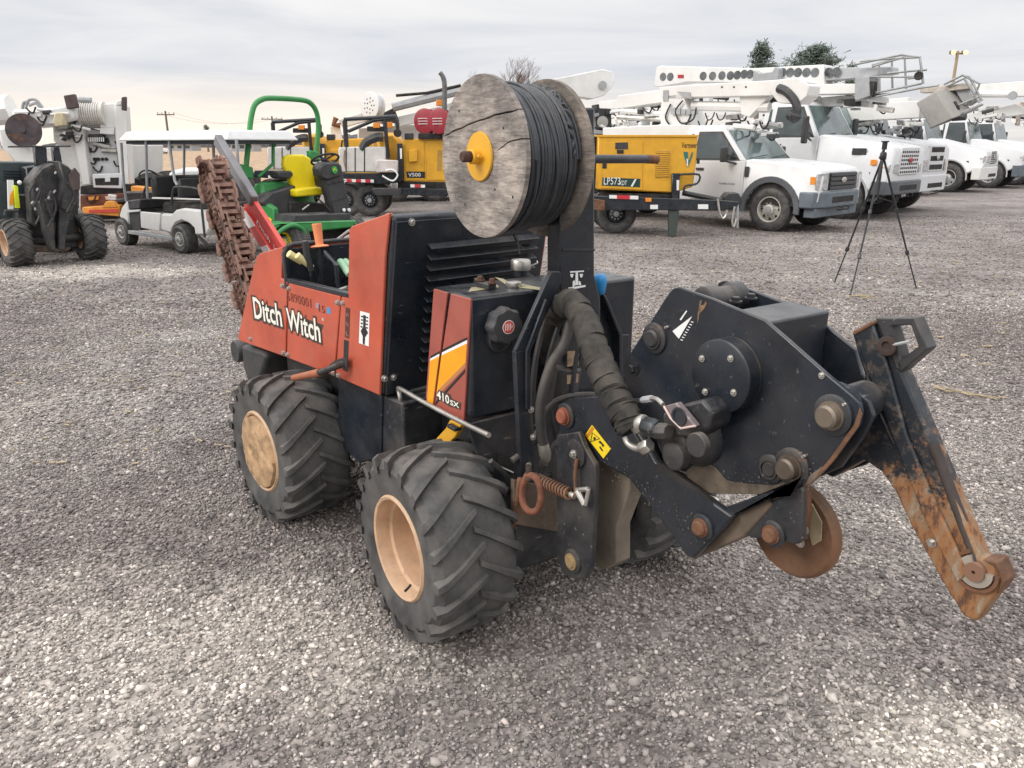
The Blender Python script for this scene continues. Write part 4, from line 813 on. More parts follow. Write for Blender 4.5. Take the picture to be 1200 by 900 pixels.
# blade
def rust_blend():
    m, nt, bs = nodes_of('blade_paint_to_rust'); t = nt.nodes.new("ShaderNodeTexCoord"); sx = nt.nodes.new("ShaderNodeSeparateXYZ"); nt.links.new(t.outputs["Object"], sx.inputs[0]); ob = t.outputs["Object"]
    A_, B_ = N(1010, 390, 'y', YP), N(1150, 720, 'y', YP); ax_ = (B_ - A_).normalized(); ln_ = (B_ - A_).length
    sv = nt.nodes.new('ShaderNodeVectorMath'); sv.operation = 'DOT_PRODUCT'; nt.links.new(ob, sv.inputs[0]); sv.inputs[1].default_value = ax_
    f = math_node(nt, 'ADD', math_node(nt, 'MULTIPLY', math_node(nt, 'SUBTRACT', sv.outputs['Value'], A_.dot(ax_) + ln_ * .36), 4.2), math_node(nt, 'MULTIPLY', math_node(nt, 'SUBTRACT', noise(nt, 18, 9, .75, ob), .5), 3.6))
    f = ramp(nt, f, ((.30, 0.), (.62, 1.)))
    mp = nt.nodes.new("ShaderNodeMapping"); mp.inputs["Scale"].default_value = (40, 40, 13); mp.inputs["Rotation"].default_value = (0, .5, 0); nt.links.new(ob, mp.inputs[0])
    rc = ramp(nt, noise(nt, 1, 8, .7, mp.outputs[0]), ((.28, (.075, .035, .022)), (.40, (.13, .062, .035)), (.48, (.29, .13, .048)), (.56, (.25, .155, .09)), (.66, (.33, .27, .20)), (.74, (.22, .10, .045))))
    bk = mix(nt, ramp(nt, noise(nt, 25, 8, .7, ob), ((.50, 0.), (.66, .65))), (.016, .020, .026), (.17, .13, .10))
    nt.links.new(mix(nt, f, bk, rc), bs.inputs["Base Color"]); nt.links.new(mix(nt, f, .42, .72), bs.inputs["Roughness"]); bs.inputs["Metallic"].default_value = .12
    bp = nt.nodes.new("ShaderNodeBump"); bp.inputs["Strength"].default_value = .35; bp.inputs["Distance"].default_value = .003; nt.links.new(noise(nt, 70, 6, .7, ob), bp.inputs["Height"]); nt.links.new(bp.outputs[0], bs.inputs["Normal"]); return m
BLADE = rust_blend()
b = y_prism(FN, [(998, 389), (1022, 376), (1027, 374), (1034, 380), (1056, 436), (1093, 522), (1149, 655), (1168, 660), (1177, 682), (1146, 727), (1141, 728), (1129, 722), (1102, 678), (1067, 615), (1049, 576), (1033, 553), (1012, 539), (975, 560), (960, 552), (985, 515), (1008, 495), (1010, 470), (1013, 440), (1004, 411)], YS, YS + .044)
sh = P_(tr, 'plow_blade', b, BLADE, .005)
b = y_prism(FN, [(1000, 391), (1023, 379), (1040, 430), (1062, 510), (1100, 600), (1134, 672), (1122, 684), (1086, 615), (1048, 520), (1018, 440)], YS - .012, YS); P_(sh, 'blade_rib', b, BLADE, .004)
b = MB(); b.prism(FN.pts([(998, 389), (1022, 376), (1024, 380), (1001, 393)], 'y', YS - .016), (0, .075, 0)); P_(sh, 'top_cap', b, RUSTY, .003)
b = y_prism(FN, [(1026, 373), (1072, 372), (1087, 409), (1055, 437), (1050, 425), (1076, 406), (1067, 381), (1044, 382), (1056, 421), (1058, 436), (1050, 432)], YS - .008, YS + .03); P_(sh, 'blade_handle', b, BLK2, .003)
c = N(1041, 405, 'y', YS - .014); b = MB(); b.lathe([(.021, 0), (.021, .008), (.010, .010), (.009, .004)], c, (0, -1, 0), 20); ey = P_(sh, 'eye_plate', b, mat('rusty_black', (.05, .032, .025), .7, .1, var=.4, rust=.3), .001)
b = MB(); b.tube([N(1047, 404, 'y', YS - .02), N(1066, 400, 'y', YS - .02)], .0035, 6); P_(ey, 'eye_pin', b, GREYP)
b = MB(); b.tube([N(1093, 520, 'y', YS + .01), N(1144, 655, 'y', YS + .01), N(1147, 663, 'y', YS + .01)], .012, 10); P_(sh, 'feed_tube', b, mat('dark_tube', (.07, .055, .05), .6, .4, var=.3, rust=.2))
c = N(1144, 669, 'y', YS - .003)
for r0, r1, m, nm in ((.045, .038, RUSTY, 'outer_ring'), (.034, .016, mat('worn_ring', (.42, .38, .32), .5, .5, var=.2), 'worn_ring'), (.020, .004, mat('rust_boss', (.25, .14, .09), .7, .3), 'ring_boss')):
    b = MB(); R1 = []
    for rad, h in ((r0, -.006), (r0, .006), (r1, .006), (r1, -.006)): R1.append([c + V((rad * cos(t), -h - (.006 if nm == 'ring_boss' else 0), rad * sin(t))) for t in [pi * .12 + k * pi * 1.42 / 18 + pi * .52 for k in range(19)]] if nm != 'ring_boss' else [c + V((rad * cos(t), -h - .006, rad * sin(t))) for t in [k * 2 * pi / 19 for k in range(19)]])
    n = len(R1[0])
    cl_ = nm == 'ring_boss'; vs = [p for rr_ in R1 for p in rr_]; fs = []
    for k in range(4):
        for i in range(n if cl_ else n - 1): j = (i + 1) % n; k2 = (k + 1) % 4; fs.append((k * n + i, k * n + j, k2 * n + j, k2 * n + i))
    if not cl_: fs += [(0, n, 2 * n, 3 * n), (n - 1, 4 * n - 1, 3 * n - 1, 2 * n - 1)]
    b.add(vs, fs); P_(sh, nm, b, m)
b = y_prism(FN, [(1150, 656), (1168, 658.5), (1178, 682), (1168, 698), (1172, 682), (1164, 664)], YS - .003, YS + .046); P_(sh, 'blade_shoe', b, RUSTY, .003)
bolt(sh, N(1092, 636, 'y', YS), (0, -1, 0), .8)

# weld beads and splashed mud on the plow
rnd = random.Random(3)
def weld(pts, y, name='weld_bead', r=.004):
    P = smooth_path([N(px, py, 'y', y) for px, py in pts], 8); b = MB(); b.tube(P, [r * rnd.uniform(.7, 1.25) for _ in P], 6); P_(pl, name, b, BLK2)
weld([(846, 357), (870, 366), (893, 377)], YP + .012); weld([(898, 380), (893, 400), (890, 422)], YP + .012); weld([(776, 500), (772, 520), (786, 545), (806, 556)], YP - .001); weld([(862, 603), (880, 592), (902, 582)], YL + .03); weld([(1016, 440), (1030, 480), (1048, 520)], YS - .001)
weld([(702, 466), (728, 486), (760, 536)], YL - .001, r=.002)
b = MB()
for k in range(150):
    px, py = rnd.uniform(790, 960), 574 - abs(rnd.gauss(0, 16)); q_ = N(px, py, 'y', YP - .0015); s_ = rnd.uniform(.001, .0035); b.ball(q_, s_, .0012, s_ * rnd.uniform(.6, 1.3), 6, 4)
for k in range(110):
    t = rnd.random(); px, py = 700 + 120 * t + rnd.gauss(0, 8), 540 + 100 * t - abs(rnd.gauss(0, 10)); q_ = N(px, py, 'y', YL - .0015); s_ = rnd.uniform(.001, .003); b.ball(q_, s_, .001, s_, 6, 4)
o = P_(pl, 'mud_spatter', b, DIRT, smooth=0); o["kind"] = "stuff"
for q in ((768, 396), (977, 486), (929, 547)): P_(pl, 'grease_nipple', MB().lathe([(.004, 0), (.004, .006), (.0025, .008), (.0035, .012)], N(q[0] + 15, q[1] - 13, 'y', YP), (0, -1, 0), 8), ZINC)
# ================================================================ CABLE SPOOL on the mast
SX, SZ_, SR = .085, 1.590, .236
y0, y1 = -.305, -.085
spool = thing('cable_spool', 'weathered wooden spool of black cable mounted on the black mast', 'spool', Fr(FN.o.x, FN.o.y, -55.9))
def wood_mat(name, a, bcol, seed=0):
    m, nt, bs = nodes_of(name); t = nt.nodes.new("ShaderNodeTexCoord"); mp = nt.nodes.new("ShaderNodeMapping"); nt.links.new(t.outputs["Object"], mp.inputs[0])
    mp.inputs["Scale"].default_value = (11, 11, 48); mp.inputs["Rotation"].default_value = (0, -.32, 0); mp.inputs["Location"].default_value = (seed, 0, 0)
    g = noise(nt, 1.6, 9, .72, mp.outputs[0]); c = ramp(nt, g, ((.30, a), (.50, tuple((x + y) / 2 for x, y in zip(a, bcol))), (.68, bcol)))
    blot = noise(nt, 9, 5, .6, t.outputs["Object"]); c = mix(nt, .9, c, ramp(nt, blot, ((.33, (.48, .47, .48)), (.5, (.92, .90, .88)), (.7, (1.35, 1.28, 1.22)))), 'MULTIPLY'); b3_ = noise(nt, 3.5, 4, .6, t.outputs['Object']); c = mix(nt, .7, c, ramp(nt, b3_, ((.38, (.62, .6, .6)), (.6, (1.15, 1.1, 1.06)))), 'MULTIPLY')
    mp2 = nt.nodes.new("ShaderNodeMapping"); mp2.inputs["Scale"].default_value = (6, 6, 120); mp2.inputs["Rotation"].default_value = (0, -.32, 0); nt.links.new(t.outputs["Object"], mp2.inputs[0])
    ck = ramp(nt, noise(nt, 2, 9, .75, mp2.outputs[0]), ((.36, .25), (.47, 1.))); c = mix(nt, .7, c, ck, 'MULTIPLY')
    nt.links.new(c, bs.inputs["Base Color"]); bs.inputs["Roughness"].default_value = .85
    bp = nt.nodes.new("ShaderNodeBump"); bp.inputs["Strength"].default_value = .7; bp.inputs["Distance"].default_value = .003; nt.links.new(g, bp.inputs["Height"]); nt.links.new(bp.outputs[0], bs.inputs["Normal"]); return m
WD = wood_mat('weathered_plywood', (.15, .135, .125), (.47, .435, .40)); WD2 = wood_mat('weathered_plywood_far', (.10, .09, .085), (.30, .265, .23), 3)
def arc(a0, a1, r, n): return [(r * cos(a0 + (a1 - a0) * k / n), r * sin(a0 + (a1 - a0) * k / n)) for k in range(n + 1)]
rnd = random.Random(9)
def jag(p, q, n=14, amp=.0016):
    out = []
    for i in range(1, n):
        t = i / n; out.append((p[0] + (q[0] - p[0]) * t + rnd.uniform(-amp, amp), p[1] + (q[1] - p[1]) * t + rnd.uniform(-amp, amp) + .010 * sin(pi * t)))
    return out
def ang(px, py): p = FN.at(px, py, 'y', y0); return atan2(p.z - SZ_, p.x - SX)
def loc(px, py): p = FN.at(px, py, 'y', y0); return (p.x - SX, p.z - SZ_)
aR, aL = ang(607, 128), ang(521, 160)
if aL < aR: aL += 2 * pi
th = .016
top_ = arc(aR, aL, SR * .992, 30)
J = jag(top_[-1], top_[0])
b = MB(); b.prism([(SX + x, y0, SZ_ + z) for x, z in top_ + J], (0, th, 0)); P_(spool, 'flange_board', b, WD, .0012)
# lower board with a split running in from the rim towards the hub
a0 = aL - 2 * pi; a1 = aR; aS = ang(608, 166); g = .0032
low_ = [(x, z - .0045) for x, z in J[::-1]]
A1 = arc(a0 + .012, aS - .006, SR, 56); A2 = arc(aS + .006, a1 - .012, SR, 8); tipp = loc(582, 178)
cr = jag(A1[-1], tipp, 8, .001); cr2 = [(x, z + g) for x, z in cr[::-1]]
poly = A1 + cr + [tipp] + cr2 + A2 + low_
b = MB(); b.prism([(SX + x, y0, SZ_ + z) for x, z in poly], (0, th, 0)); P_(spool, 'flange_board', b, WD, .0012)
b = MB(); rings = [[V((SX + .012 + r * cos(t), y, SZ_ - .008 + r * sin(t))) for t in [k * 2 * pi / 72 for k in range(72)]] for r, y in ((.04, y1), (SR, y1), (SR * 1.002, y1 + .008), (SR, y1 + th), (.04, y1 + th))]
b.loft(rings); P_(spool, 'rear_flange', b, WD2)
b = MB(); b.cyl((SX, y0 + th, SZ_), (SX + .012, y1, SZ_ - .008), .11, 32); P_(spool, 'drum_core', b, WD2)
for hx, hz in ((580, 222), (601, 231), (556, 206), (590, 150), (545, 240), (538, 130)):
    q_ = FN.at(hx, hz, 'y', y0); P_(spool, 'nail_hole', MB().lathe([(.0035, -.0006), (.0042, .0006)], q_, (0, -1, 0), 8), DARK)
# cable turns
CAB = mat('black_cable', (.034, .039, .046), .42, var=.2, scale=20, dust=.18)
b = MB(); nt_ = 23; path = []; rnd = random.Random(12)
turns = 19; per = 40; ph = [rnd.uniform(-1, 1) for _ in range(turns + 3)]
for k in range(turns * per + 1):
    t = k / per; i = int(t); f = t - i
    y = y0 + th + .006 + (y1 - y0 - th - .016) * (t / turns) + .0025 * sin(t * 1.3)
    slope = .016 * sin(2 * pi * f + .5)
    rr_ = .209 - .006 * (t / turns) ** 2.5 + .003 * (ph[i] * (1 - f) + ph[i + 1] * f)
    path.append((SX + .004 + rr_ * cos(-2 * pi * f), y + slope * .25, SZ_ - .003 + rr_ * sin(-2 * pi * f)))
b.tube(path, .0058, 8); path = []
for k in range(2 * per + 1):                      # second layer laid at a slant
    t = k / per; f = t - int(t); y = y0 + th + .015 + .150 * (t / 2); rr_ = .219 - .010 * (t / 2)
    path.append((SX + .004 + rr_ * cos(-2 * pi * f), y + .018 * sin(2 * pi * f + 1.1), SZ_ - .003 + rr_ * sin(-2 * pi * f)))
b.tube(path, .0060, 8); P_(spool, 'cable_winding', b, CAB)
b = MB(); b.cyl((SX, y0 + th, SZ_), (SX + .01, y1, SZ_ - .006), .194, 48); P_(spool, 'inner_cable_layers', b, mat('cable_gap_shade', (.008, .009, .010), .8))  # near-black core: the shade between the turns is put into its colour
# loose knotted tail at the upper far rim
for sd, r_ in ((1, .0052), (5, .0045)):
    rnd = random.Random(sd); P = []
    for k in range(16):
        t = k / 15; a = 1.75 - 1.75 * t; rad = .214 + .012 * sin(k * 2.4 + sd) - .02 * t
        P.append(V((SX + .012 + rad * cos(a), y1 - .022 - .016 * (1 + sin(k * 1.9 + sd)) * (1 - .4 * t), SZ_ - .008 + rad * sin(a))))
    b = MB(); b.tube(smooth_path(P, 5), r_, 7); P_(spool, 'loose_cable_tail', b, CAB)
b = MB(); P = [N(602, 275, 'y', -.2), N(607, 286, 'y', -.2), N(616, 291, 'y', -.18), N(625, 288, 'y', -.16)]; b.tube(smooth_path(P), .0035, 6); b.tube([N(606, 276, 'y', -.2), N(609, 298, 'y', -.2)], .002, 5); P_(spool, 'hanging_tie', b, CAB)
# hub: yellow plate, collar, axle bolt, axle bar through the mast
hc = V((SX - .002, y0, SZ_ + .003))
b = MB(); b.lathe([(.070, .0), (.072, .003), (.070, .008), (.020, .009)], hc, (0, -1, 0), 44); hb = P_(spool, 'hub_plate', b, YEL, label='round yellow hub plate')
b = MB(); b.lathe([(.022, .008), (.022, .034), (.018, .036)], hc, (0, -1, 0), 24); b.lathe([(.006, 0), (.006, .012)], hc + V((.022, -.022, 0)), (1, 0, .2), 8); P_(hb, 'hub_collar', b, YEL, .001)
b = MB(); b.lathe([(.015, .034), (.016, .036), (.016, .062), (.013, .066)], hc, (0, -1, 0), 20); P_(hb, 'axle_end', b, mat('dark_rusty_bolt', (.085, .045, .035), .7, .3, var=.4, scale=30, bump=.5))
p = N(770, 187, 'x', SX); print('axle end', p)
b = MB(); b.tube([(SX + .01, y1 + th, SZ_ - .006), (SX, p.y - .05, p.z + .002)], .0145, 14); ab = P_(tr, 'axle_bar', b, mat('axle_steel', (.07, .07, .08), .45, .5, var=.3, rust=.2))
b = MB(); b.tube([(SX, p.y - .052, p.z + .002), (SX, p.y, p.z)], [.0150, .0150], 14); P_(ab, 'rusty_tip', b, RUSTY)
# ================================================================ BACKGROUND VEHICLES
def px_solid(parent, name, fr, L, y0, th, m, bev=0, ax='y', mtx=None, label=None, seg=1):
    vec = (0, th, 0) if ax == 'y' else (th, 0, 0)
    return P_(parent, name, MB().prism(fr.pts(L, ax, y0), vec), m, bev, label=label, seg=seg)
def px_tube(parent, name, fr, L, y0, r, m, ax='y', n=8, sm=0):
    p = [fr.at(q[0], q[1], ax, y0 if len(q) < 3 else q[2]) for q in L]
    if sm: p = smooth_path(p, sm)
    return P_(parent, name, MB().tube(p, r, n), m)
def road_wheel_meshes(r, w, rim, m=None, dish=.06, holes=8, hub=True, tag_=''):
    b = MB(); h = w / 2
    prof = [(rim, -h + .02), (rim + .02, -h + .004), (r * .80, -h - .006), (r * .93, -h + .01), (r * .985, -h + .035), (r, -h + .06), (r, h - .06), (r * .985, h - .035), (r * .93, h - .01), (r * .8, h + .006), (rim, h - .02)]
    for y in (-h * .33, h * .33): pass
    b.loft([[V((q * cos(t), y, q * sin(t))) for t in [k * 2 * pi / 48 for k in range(48)]] for q, y in prof], True, False)
    for k in range(56):
        a = k * 2 * pi / 56
        for y in (-h * .62, 0, h * .62):
            c = V((r * cos(a), y, r * sin(a))); b.obox(c, (0, 1, .0), w * .24, .030 * r / .4, .016, up=(cos(a), 0, sin(a)))
    T = mesh_of('tyre', b, RUBBER)
    b = MB(); b.loft([[V((q * cos(t), y, q * sin(t))) for t in [k * 2 * pi / 40 for k in range(40)]] for q, y in ((rim + .004, -h + .018), (rim, -h + .004), (rim - .016, -h + .01), (rim - .022, -h + .04), (rim - .03, -h + .04 + dish), (rim * .60, -h + .02 + dish * .6), (rim * .42, -h + dish * .5), (rim * .40, -h - .01), (rim * .24, -h - .02), (.004, -h - .02))], True, False)
    Rm = mesh_of('rim', b, m or WHITE, 30)
    b = MB()
    for k in range(holes):
        a = k * 2 * pi / holes; c = V((rim * .74 * cos(a), -h + .02 + dish * .78, rim * .74 * sin(a))); b.lathe([(rim * .105, -.004), (rim * .105, .010)], c, (0, -1, 0), 10)
    Hm = mesh_of('rim_holes', b, DARK)
    b = MB()
    for k in range(10):
        a = k * 2 * pi / 10 + .1; b.cyl((rim * .5 * cos(a), -h + .03, rim * .5 * sin(a)), (rim * .5 * cos(a), -h - .01, rim * .5 * sin(a)), .014, 6)
    b.lathe([(rim * .26, 0), (rim * .26, .05), (rim * .1, .055)], (0, -h - .0, 0), (0, -1, 0), 16); Nn = mesh_of('wheel_nuts', b, GREYP)
    return T, Rm, Hm, Nn
def road_wheel(parent, W4, p, face=-1):
    M = Matrix.Translation(p)
    if face > 0: M = M @ Matrix.Scale(-1, 4, (0, 1, 0))
    w = inst(parent, 'wheel', W4[0], M)
    for me, nm in zip(W4[1:], ('rim', 'rim_holes', 'wheel_nuts')):
        o_ = inst(w, nm, me)
        if nm != 'rim': o_["kind"] = "stuff"
    return w
WT_BIG = road_wheel_meshes(.50, .28, .285, mat('white_wheel', (.72, .72, .70), .4, dust=.3), dish=.10)
WT_PU = road_wheel_meshes(.42, .24, .245, mat('cream_wheel', (.60, .58, .52), .45, dust=.35), dish=.08, holes=8)
WT_TR = road_wheel_meshes(.38, .22, .20, mat('shadowed_wheel', (.05, .055, .06), .45), dish=.03, holes=8)  # rim colour kept dark to stand for the shadow under the trailers
WT_CART = road_wheel_meshes(.225, .20, .11, mat('cart_wheel', (.52, .50, .44), .5, dust=.3), dish=.03, holes=0)

def side_solid(pts, m, parent, name, bev=.03, seg=3):
    """closed side outline with a half width at every corner, mirrored to both sides"""
    A = [(x, -w, z) for x, z, w in pts]; B_ = [(x, w, z) for x, z, w in pts]
    return P_(parent, name, MB().prism(A, None, top=B_), m, bev, seg=seg)
def arch_pts(cx, cz, r, a0, a1, w, n=10): return [(cx + r * cos(a0 + (a1 - a0) * k / n), cz + r * sin(a0 + (a1 - a0) * k / n), w) for k in range(n + 1)]

def truck(label, fr, st, group='white utility trucks parked in a row'):
    """nose along +x from the front axle; st holds the measures that make each kind"""
    g = st.get; root = thing('utility_truck', label, 'truck', fr, group)
    hw = g('hw'); wr = g('wr'); front = g('front'); cowl = g('cowl'); zc = g('zcowl'); zn = g('znose'); zroof = g('roof'); back = g('back'); zb = g('zb'); belt = g('belt', zc + .03)
    wst = g('wstop'); fz = g('fz', .62); fw = g('fw', hw); hoodw = g('hoodw', hw); ra = wr + .10
    az = wr + .0
    low = []
    pts = [(front, fz, fw * .93), (front + .02, zn - .14, hoodw * .90), (front - .06, zn, hoodw * .86), (front - .35, zn + .06, hoodw * .90), (cowl, zc, hw * .93), (cowl - .12, zc - .02, hw * .97), (cowl - .12, fz, hw)]
    pts += [(-ra - .06, fz, fw)] + arch_pts(0, az, ra, pi - .25, .25, fw)
    body = side_solid(pts, WHITE, root, 'hood', .05, 3)
    # fender flares
    for s in (-1, 1):
        b = MB(); r0 = [V((ra * cos(t), s * (fw + .004), az + ra * sin(t))) for t in [(-.1 + k * (pi + .2) / 18) for k in range(19)]]; r1 = [V(((ra + g('flare', .07)) * cos(t), s * (fw + .02), az + (ra + g('flare', .07)) * sin(t))) for t in [(-.1 + k * (pi + .2) / 18) for k in range(19)]]
        r2 = [p + V((0, -s * .05, 0)) for p in r1]; r3 = [p + V((0, -s * .12, 0)) for p in r0]
        vs = r0 + r1 + r2 + r3; n = 19; b.add(vs, [(k * n + i, k * n + i + 1, ((k + 1) % 4) * n + i + 1, ((k + 1) % 4) * n + i) for k in range(4) for i in range(n - 1)] + [(0, n, 2 * n, 3 * n), (n - 1, 4 * n - 1, 3 * n - 1, 2 * n - 1)])
        P_(body, 'wheel_arch_flare', b, g('flarem', WHITE))
    P_(root, 'wheel_well', MB().box(-ra, ra, -fw + .06, fw - .06, .5, az + ra - .01), DARK)
    rw = hw - g('tumble', .16)
    W_ = lambda z: hw + (rw - hw) * max(0, min(1, (z - belt) / (zroof - belt)))
    cab = [(cowl - .115, g('cz', .55), hw), (cowl - .115, zc - .03, hw), (cowl - .10, belt, hw), (wst, zroof - .09, rw), (wst - .18, zroof, rw - .10), (back + .22, zroof, rw - .10), (back + .03, zroof - .10, rw), (back, belt, hw), (back, g('cz', .55), hw)]
    cxz = lambda z: cowl - .10 + (wst - cowl + .10) * (z - belt) / (zroof - .09 - belt); zr9 = zroof - .09; c_ = MB()
    for pts3 in ([(cowl - .115, g('cz', .55), hw), (cowl - .10, belt, hw), (back, belt, hw), (back, g('cz', .55), hw)], [(cxz(belt), belt, hw), (wst, zr9, W_(zr9)), (back + .03, zr9, W_(zr9)), (back, belt, hw)], [(wst, zr9, W_(zr9)), (wst - .12, zroof, rw - .12), (back + .16, zroof, rw - .12), (back + .03, zr9, W_(zr9))]):
        c_.prism([(x, -w, z) for x, z, w in pts3], None, top=[(x, w, z) for x, z, w in pts3])
    cb = P_(root, 'cab', c_, WHITE, .012, seg=2)
    # windscreen, door windows, doors
    z0, z1 = belt + .02, zroof - .11; cx_ = lambda z: cowl - .10 + (wst - cowl + .10) * (z - belt) / (zroof - .09 - belt); x0, x1 = cx_(z0), cx_(z1)
    e = .012; wsn = V((z1 - z0, 0, x0 - x1)).normalized() * e
    w0, w1 = hw - .07, rw - .06
    b = MB(); q = [V((x0, -w0, z0)), V((x0, w0, z0)), V((x1, w1, z1)), V((x1, -w1, z1))]; b.prism([p + wsn * .2 for p in q], wsn)
    ws = P_(root, 'windscreen', b, GLASS2, .006)
    b = MB(); b.tube([V((x0 + .02, -w0 * .9, z0 + .02)) + wsn, V((x0 - .02, -.05, z0 + .07)) + wsn * 1.5], .008, 5); b.tube([V((x0 + .02, w0 * .1, z0 + .02)) + wsn, V((x0 - .02, w0 * .8, z0 + .07)) + wsn * 1.5], .008, 5); P_(ws, 'wiper', b, DARK)
    b = MB(); b.box(x0 - .75, x0 - .35, -hw * .8, -.1, .95, belt + .25); b.box(x0 - .75, x0 - .35, .1, hw * .8, .95, belt + .25)
    df = cowl - .16; dr = max(back + g('doorback', .3), df - 1.15)
    P = lambda x, z, s, o=.004: V((x, s * (W_(z) + o), z))
    wtopx = wst + (df - wst) * .0
    for s in (-1, 1):
        zd = g('cz', .55) + .1
        dpoly = [(df, zd), (df, belt - .02), (dr, belt - .02), (dr, zd)]
        b = MB(); b.prism([P(x, z, s, 0) for x, z in dpoly], (0, s * .010, 0)); dd = P_(root, 'door', b, WHITE, .004)
        wl0 = [(df - .10, belt + .03), (wst - .10, zroof - .17), (dr + .08, zroof - .17), (dr + .05, belt + .03)]
        b = MB(); b.prism([P(x, z, s, -.006) for x, z in wl0], (0, s * .014, 0)); P_(dd, 'door_window', b, GLASS, .005)
        wl1 = [(df - .04, belt), (wst - .05, zroof - .13), (dr + .04, zroof - .13), (dr, belt)]
        b = MB(); b.prism([P(x, z, s, -.008) for x, z in wl1], (0, s * .010, 0)); P_(dd, 'window_seal', b, CHAR)
        b = MB(); b.box(dr + .10, dr + .28, s * (hw + .012), s * (hw + .035), belt - .20, belt - .15); P_(dd, 'handle', b, CHAR, .006)
        if back < dr - .25:
            wl2 = [(dr - .08, belt + .03), (dr - .08, zroof - .17), (back + .16, zroof - .17), (back + .12, belt + .03)]
            b = MB(); b.prism([P(x, z, s, -.006) for x, z in wl2], (0, s * .014, 0)); P_(cb, 'rear_window', b, GLASS, .005)
        my = s * (hw + g('mout', .28)); mz = belt + g('mz', .20); mx = df - g('mx', .12)
        b = MB(); b.box(mx - .04, mx + .05, my - .10, my + .10, mz - g('mh', .20), mz + g('mh', .20)); mr = P_(root, 'mirror', b, CHAR, .03)
        b = MB(); b.tube([P(df - .12, belt - .06, s), (mx, my, mz - .12)], .022, 6); b.tube([P(df - .12, belt + .05, s), (mx, my, mz + .02)], .014, 6); P_(mr, 'mirror_arm', b, CHAR)
    # front end
    gw, gz0, gz1 = g('grille'); style = g('gstyle')
    b = MB(); b.box(front - .02, front + .035, -gw, gw, gz0, gz1); gr = P_(root, 'grille', b, CHAR if style == 'dark' else WHITE, .02)
    if style == 'dark':
        for k in range(4):
            z = gz0 + (gz1 - gz0) * (k + .5) / 4; P_(gr, 'grille_bar', MB().box(front + .036, front + .062, -gw + .05, gw - .05, z - .03, z + .03), mat('grille_grey', (.035, .038, .045), .3), .006)
    elif style == 'mesh':
        b = MB()
        for i in range(9):
            for j in range(6):
                y = -gw + .05 + (2 * gw - .1) * i / 9; z = gz0 + .04 + (gz1 - gz0 - .08) * j / 6; dy = (2 * gw - .1) / 9 * .68; dz = (gz1 - gz0 - .08) / 6 * .55; b.box(front + .030, front + .037, y, y + dy, z, z + dz)
        o = P_(gr, 'grille_openings', b, DARK); o["kind"] = "stuff"
    elif style == 'bars':
        for k in range(3):
            z = gz0 + (gz1 - gz0) * (k + .5) / 3; P_(gr, 'grille_opening', MB().box(front + .030, front + .038, -gw + .05, gw - .05, z - .06, z + .06), DARK)
    else:
        for k in range(7):
            z = gz0 + (gz1 - gz0) * (k + .5) / 7; P_(gr, 'grille_opening', MB().box(front + .030, front + .038, -gw + .05, gw - .05, z - .018, z + .018), DARK)
    bc = V((front + .065, 0, (gz0 + gz1) / 2 + .02)); b = MB(); b.ball(bc, .012, .11, .055, 16, 8); P_(gr, 'badge', b, g('badge', ZINC))
    hz = g('lamp', (gz0 + .06, gz1 - .06)); lw = g('lampw', (gw + .03, fw * .93))
    for s in (-1, 1):
        b = MB(); ya, yb = s * lw[0], s * lw[1]; b.prism([(front + .02, ya, hz[0]), (front + .02, ya, hz[1]), (front - .05, yb, hz[1] - .02), (front - .05, yb, hz[0] + .02)], (.03, 0, 0)); hl = P_(root, 'headlight', b, LENS, .015)
        b = MB(); b.prism([(front - .04, yb * 1.0, hz[0] + .12), (front - .04, yb, hz[1] - .08), (front - .13, s * (fw + .002), hz[1] - .08), (front - .12, s * (fw + .002), hz[0] + .12)], (0, s * .014, 0)); P_(hl, 'turn_lamp', b, AMBER if g('amber', 1) else LENS, .006)
    bz0, bz1 = g('bump'); bm_ = g('bumpm', WHITE)
    b = MB(); bx = front + .10; b.prism([(bx - .02, -fw * .62, 0), (bx - .14, -fw * 1.0, 0), (bx - .42, -fw * 1.01, 0), (bx - .42, fw * 1.01, 0), (bx - .14, fw * 1.0, 0), (bx - .02, fw * .62, 0)], (0, 0, bz1 - bz0)); b.v = [(x, y, z + bz0) for x, y, z in b.v]
    bp_ = P_(root, 'bumper', b, bm_, .03, seg=3)
    P_(bp_, 'bumper_opening', MB().box(bx - .03, bx - .012, -fw * .45, fw * .45, bz0 + .09, bz0 + .2), DARK)
    if g('valance'): P_(root, 'valance', MB().box(front - .25, front - .02, -fw * .9, fw * .9, bz0 - .18, bz0), mat('bumper_grey', (.12, .15, .175), .5), .02)
    for y in (-.14, .14): P_(bp_, 'tow_hook', MB().tube([(bx - .05, y, bz0 + .02), (bx + .05, y, bz0 + .0), (bx + .05, y, bz0 - .05), (bx - .05, y, bz0 - .06)], .014, 6), DARK)
    # chassis, axles, wheels, rear body
    L_ = g('len', 5.2)
    P_(root, 'chassis', MB().box(-L_, front - .1, -.43, .43, wr + .08, wr + .30), DARK)
    WS = g('wheels'); ww = .28
    for s in (-1, 1): road_wheel(root, WS, (0, s * (fw - .14), wr), s)
    if g('rear', 1):
        for s in (-1, 1): road_wheel(root, WS, (-g('wb', 4.2), s * (fw - .14), wr), s)
        P_(root, 'axle', MB().cyl((-g('wb', 4.2), -fw + .2, wr), (-g('wb', 4.2), fw - .2, wr), .09), DARK)
    P_(root, 'axle', MB().cyl((0, -fw + .2, wr), (0, fw - .2, wr), .08), DARK)
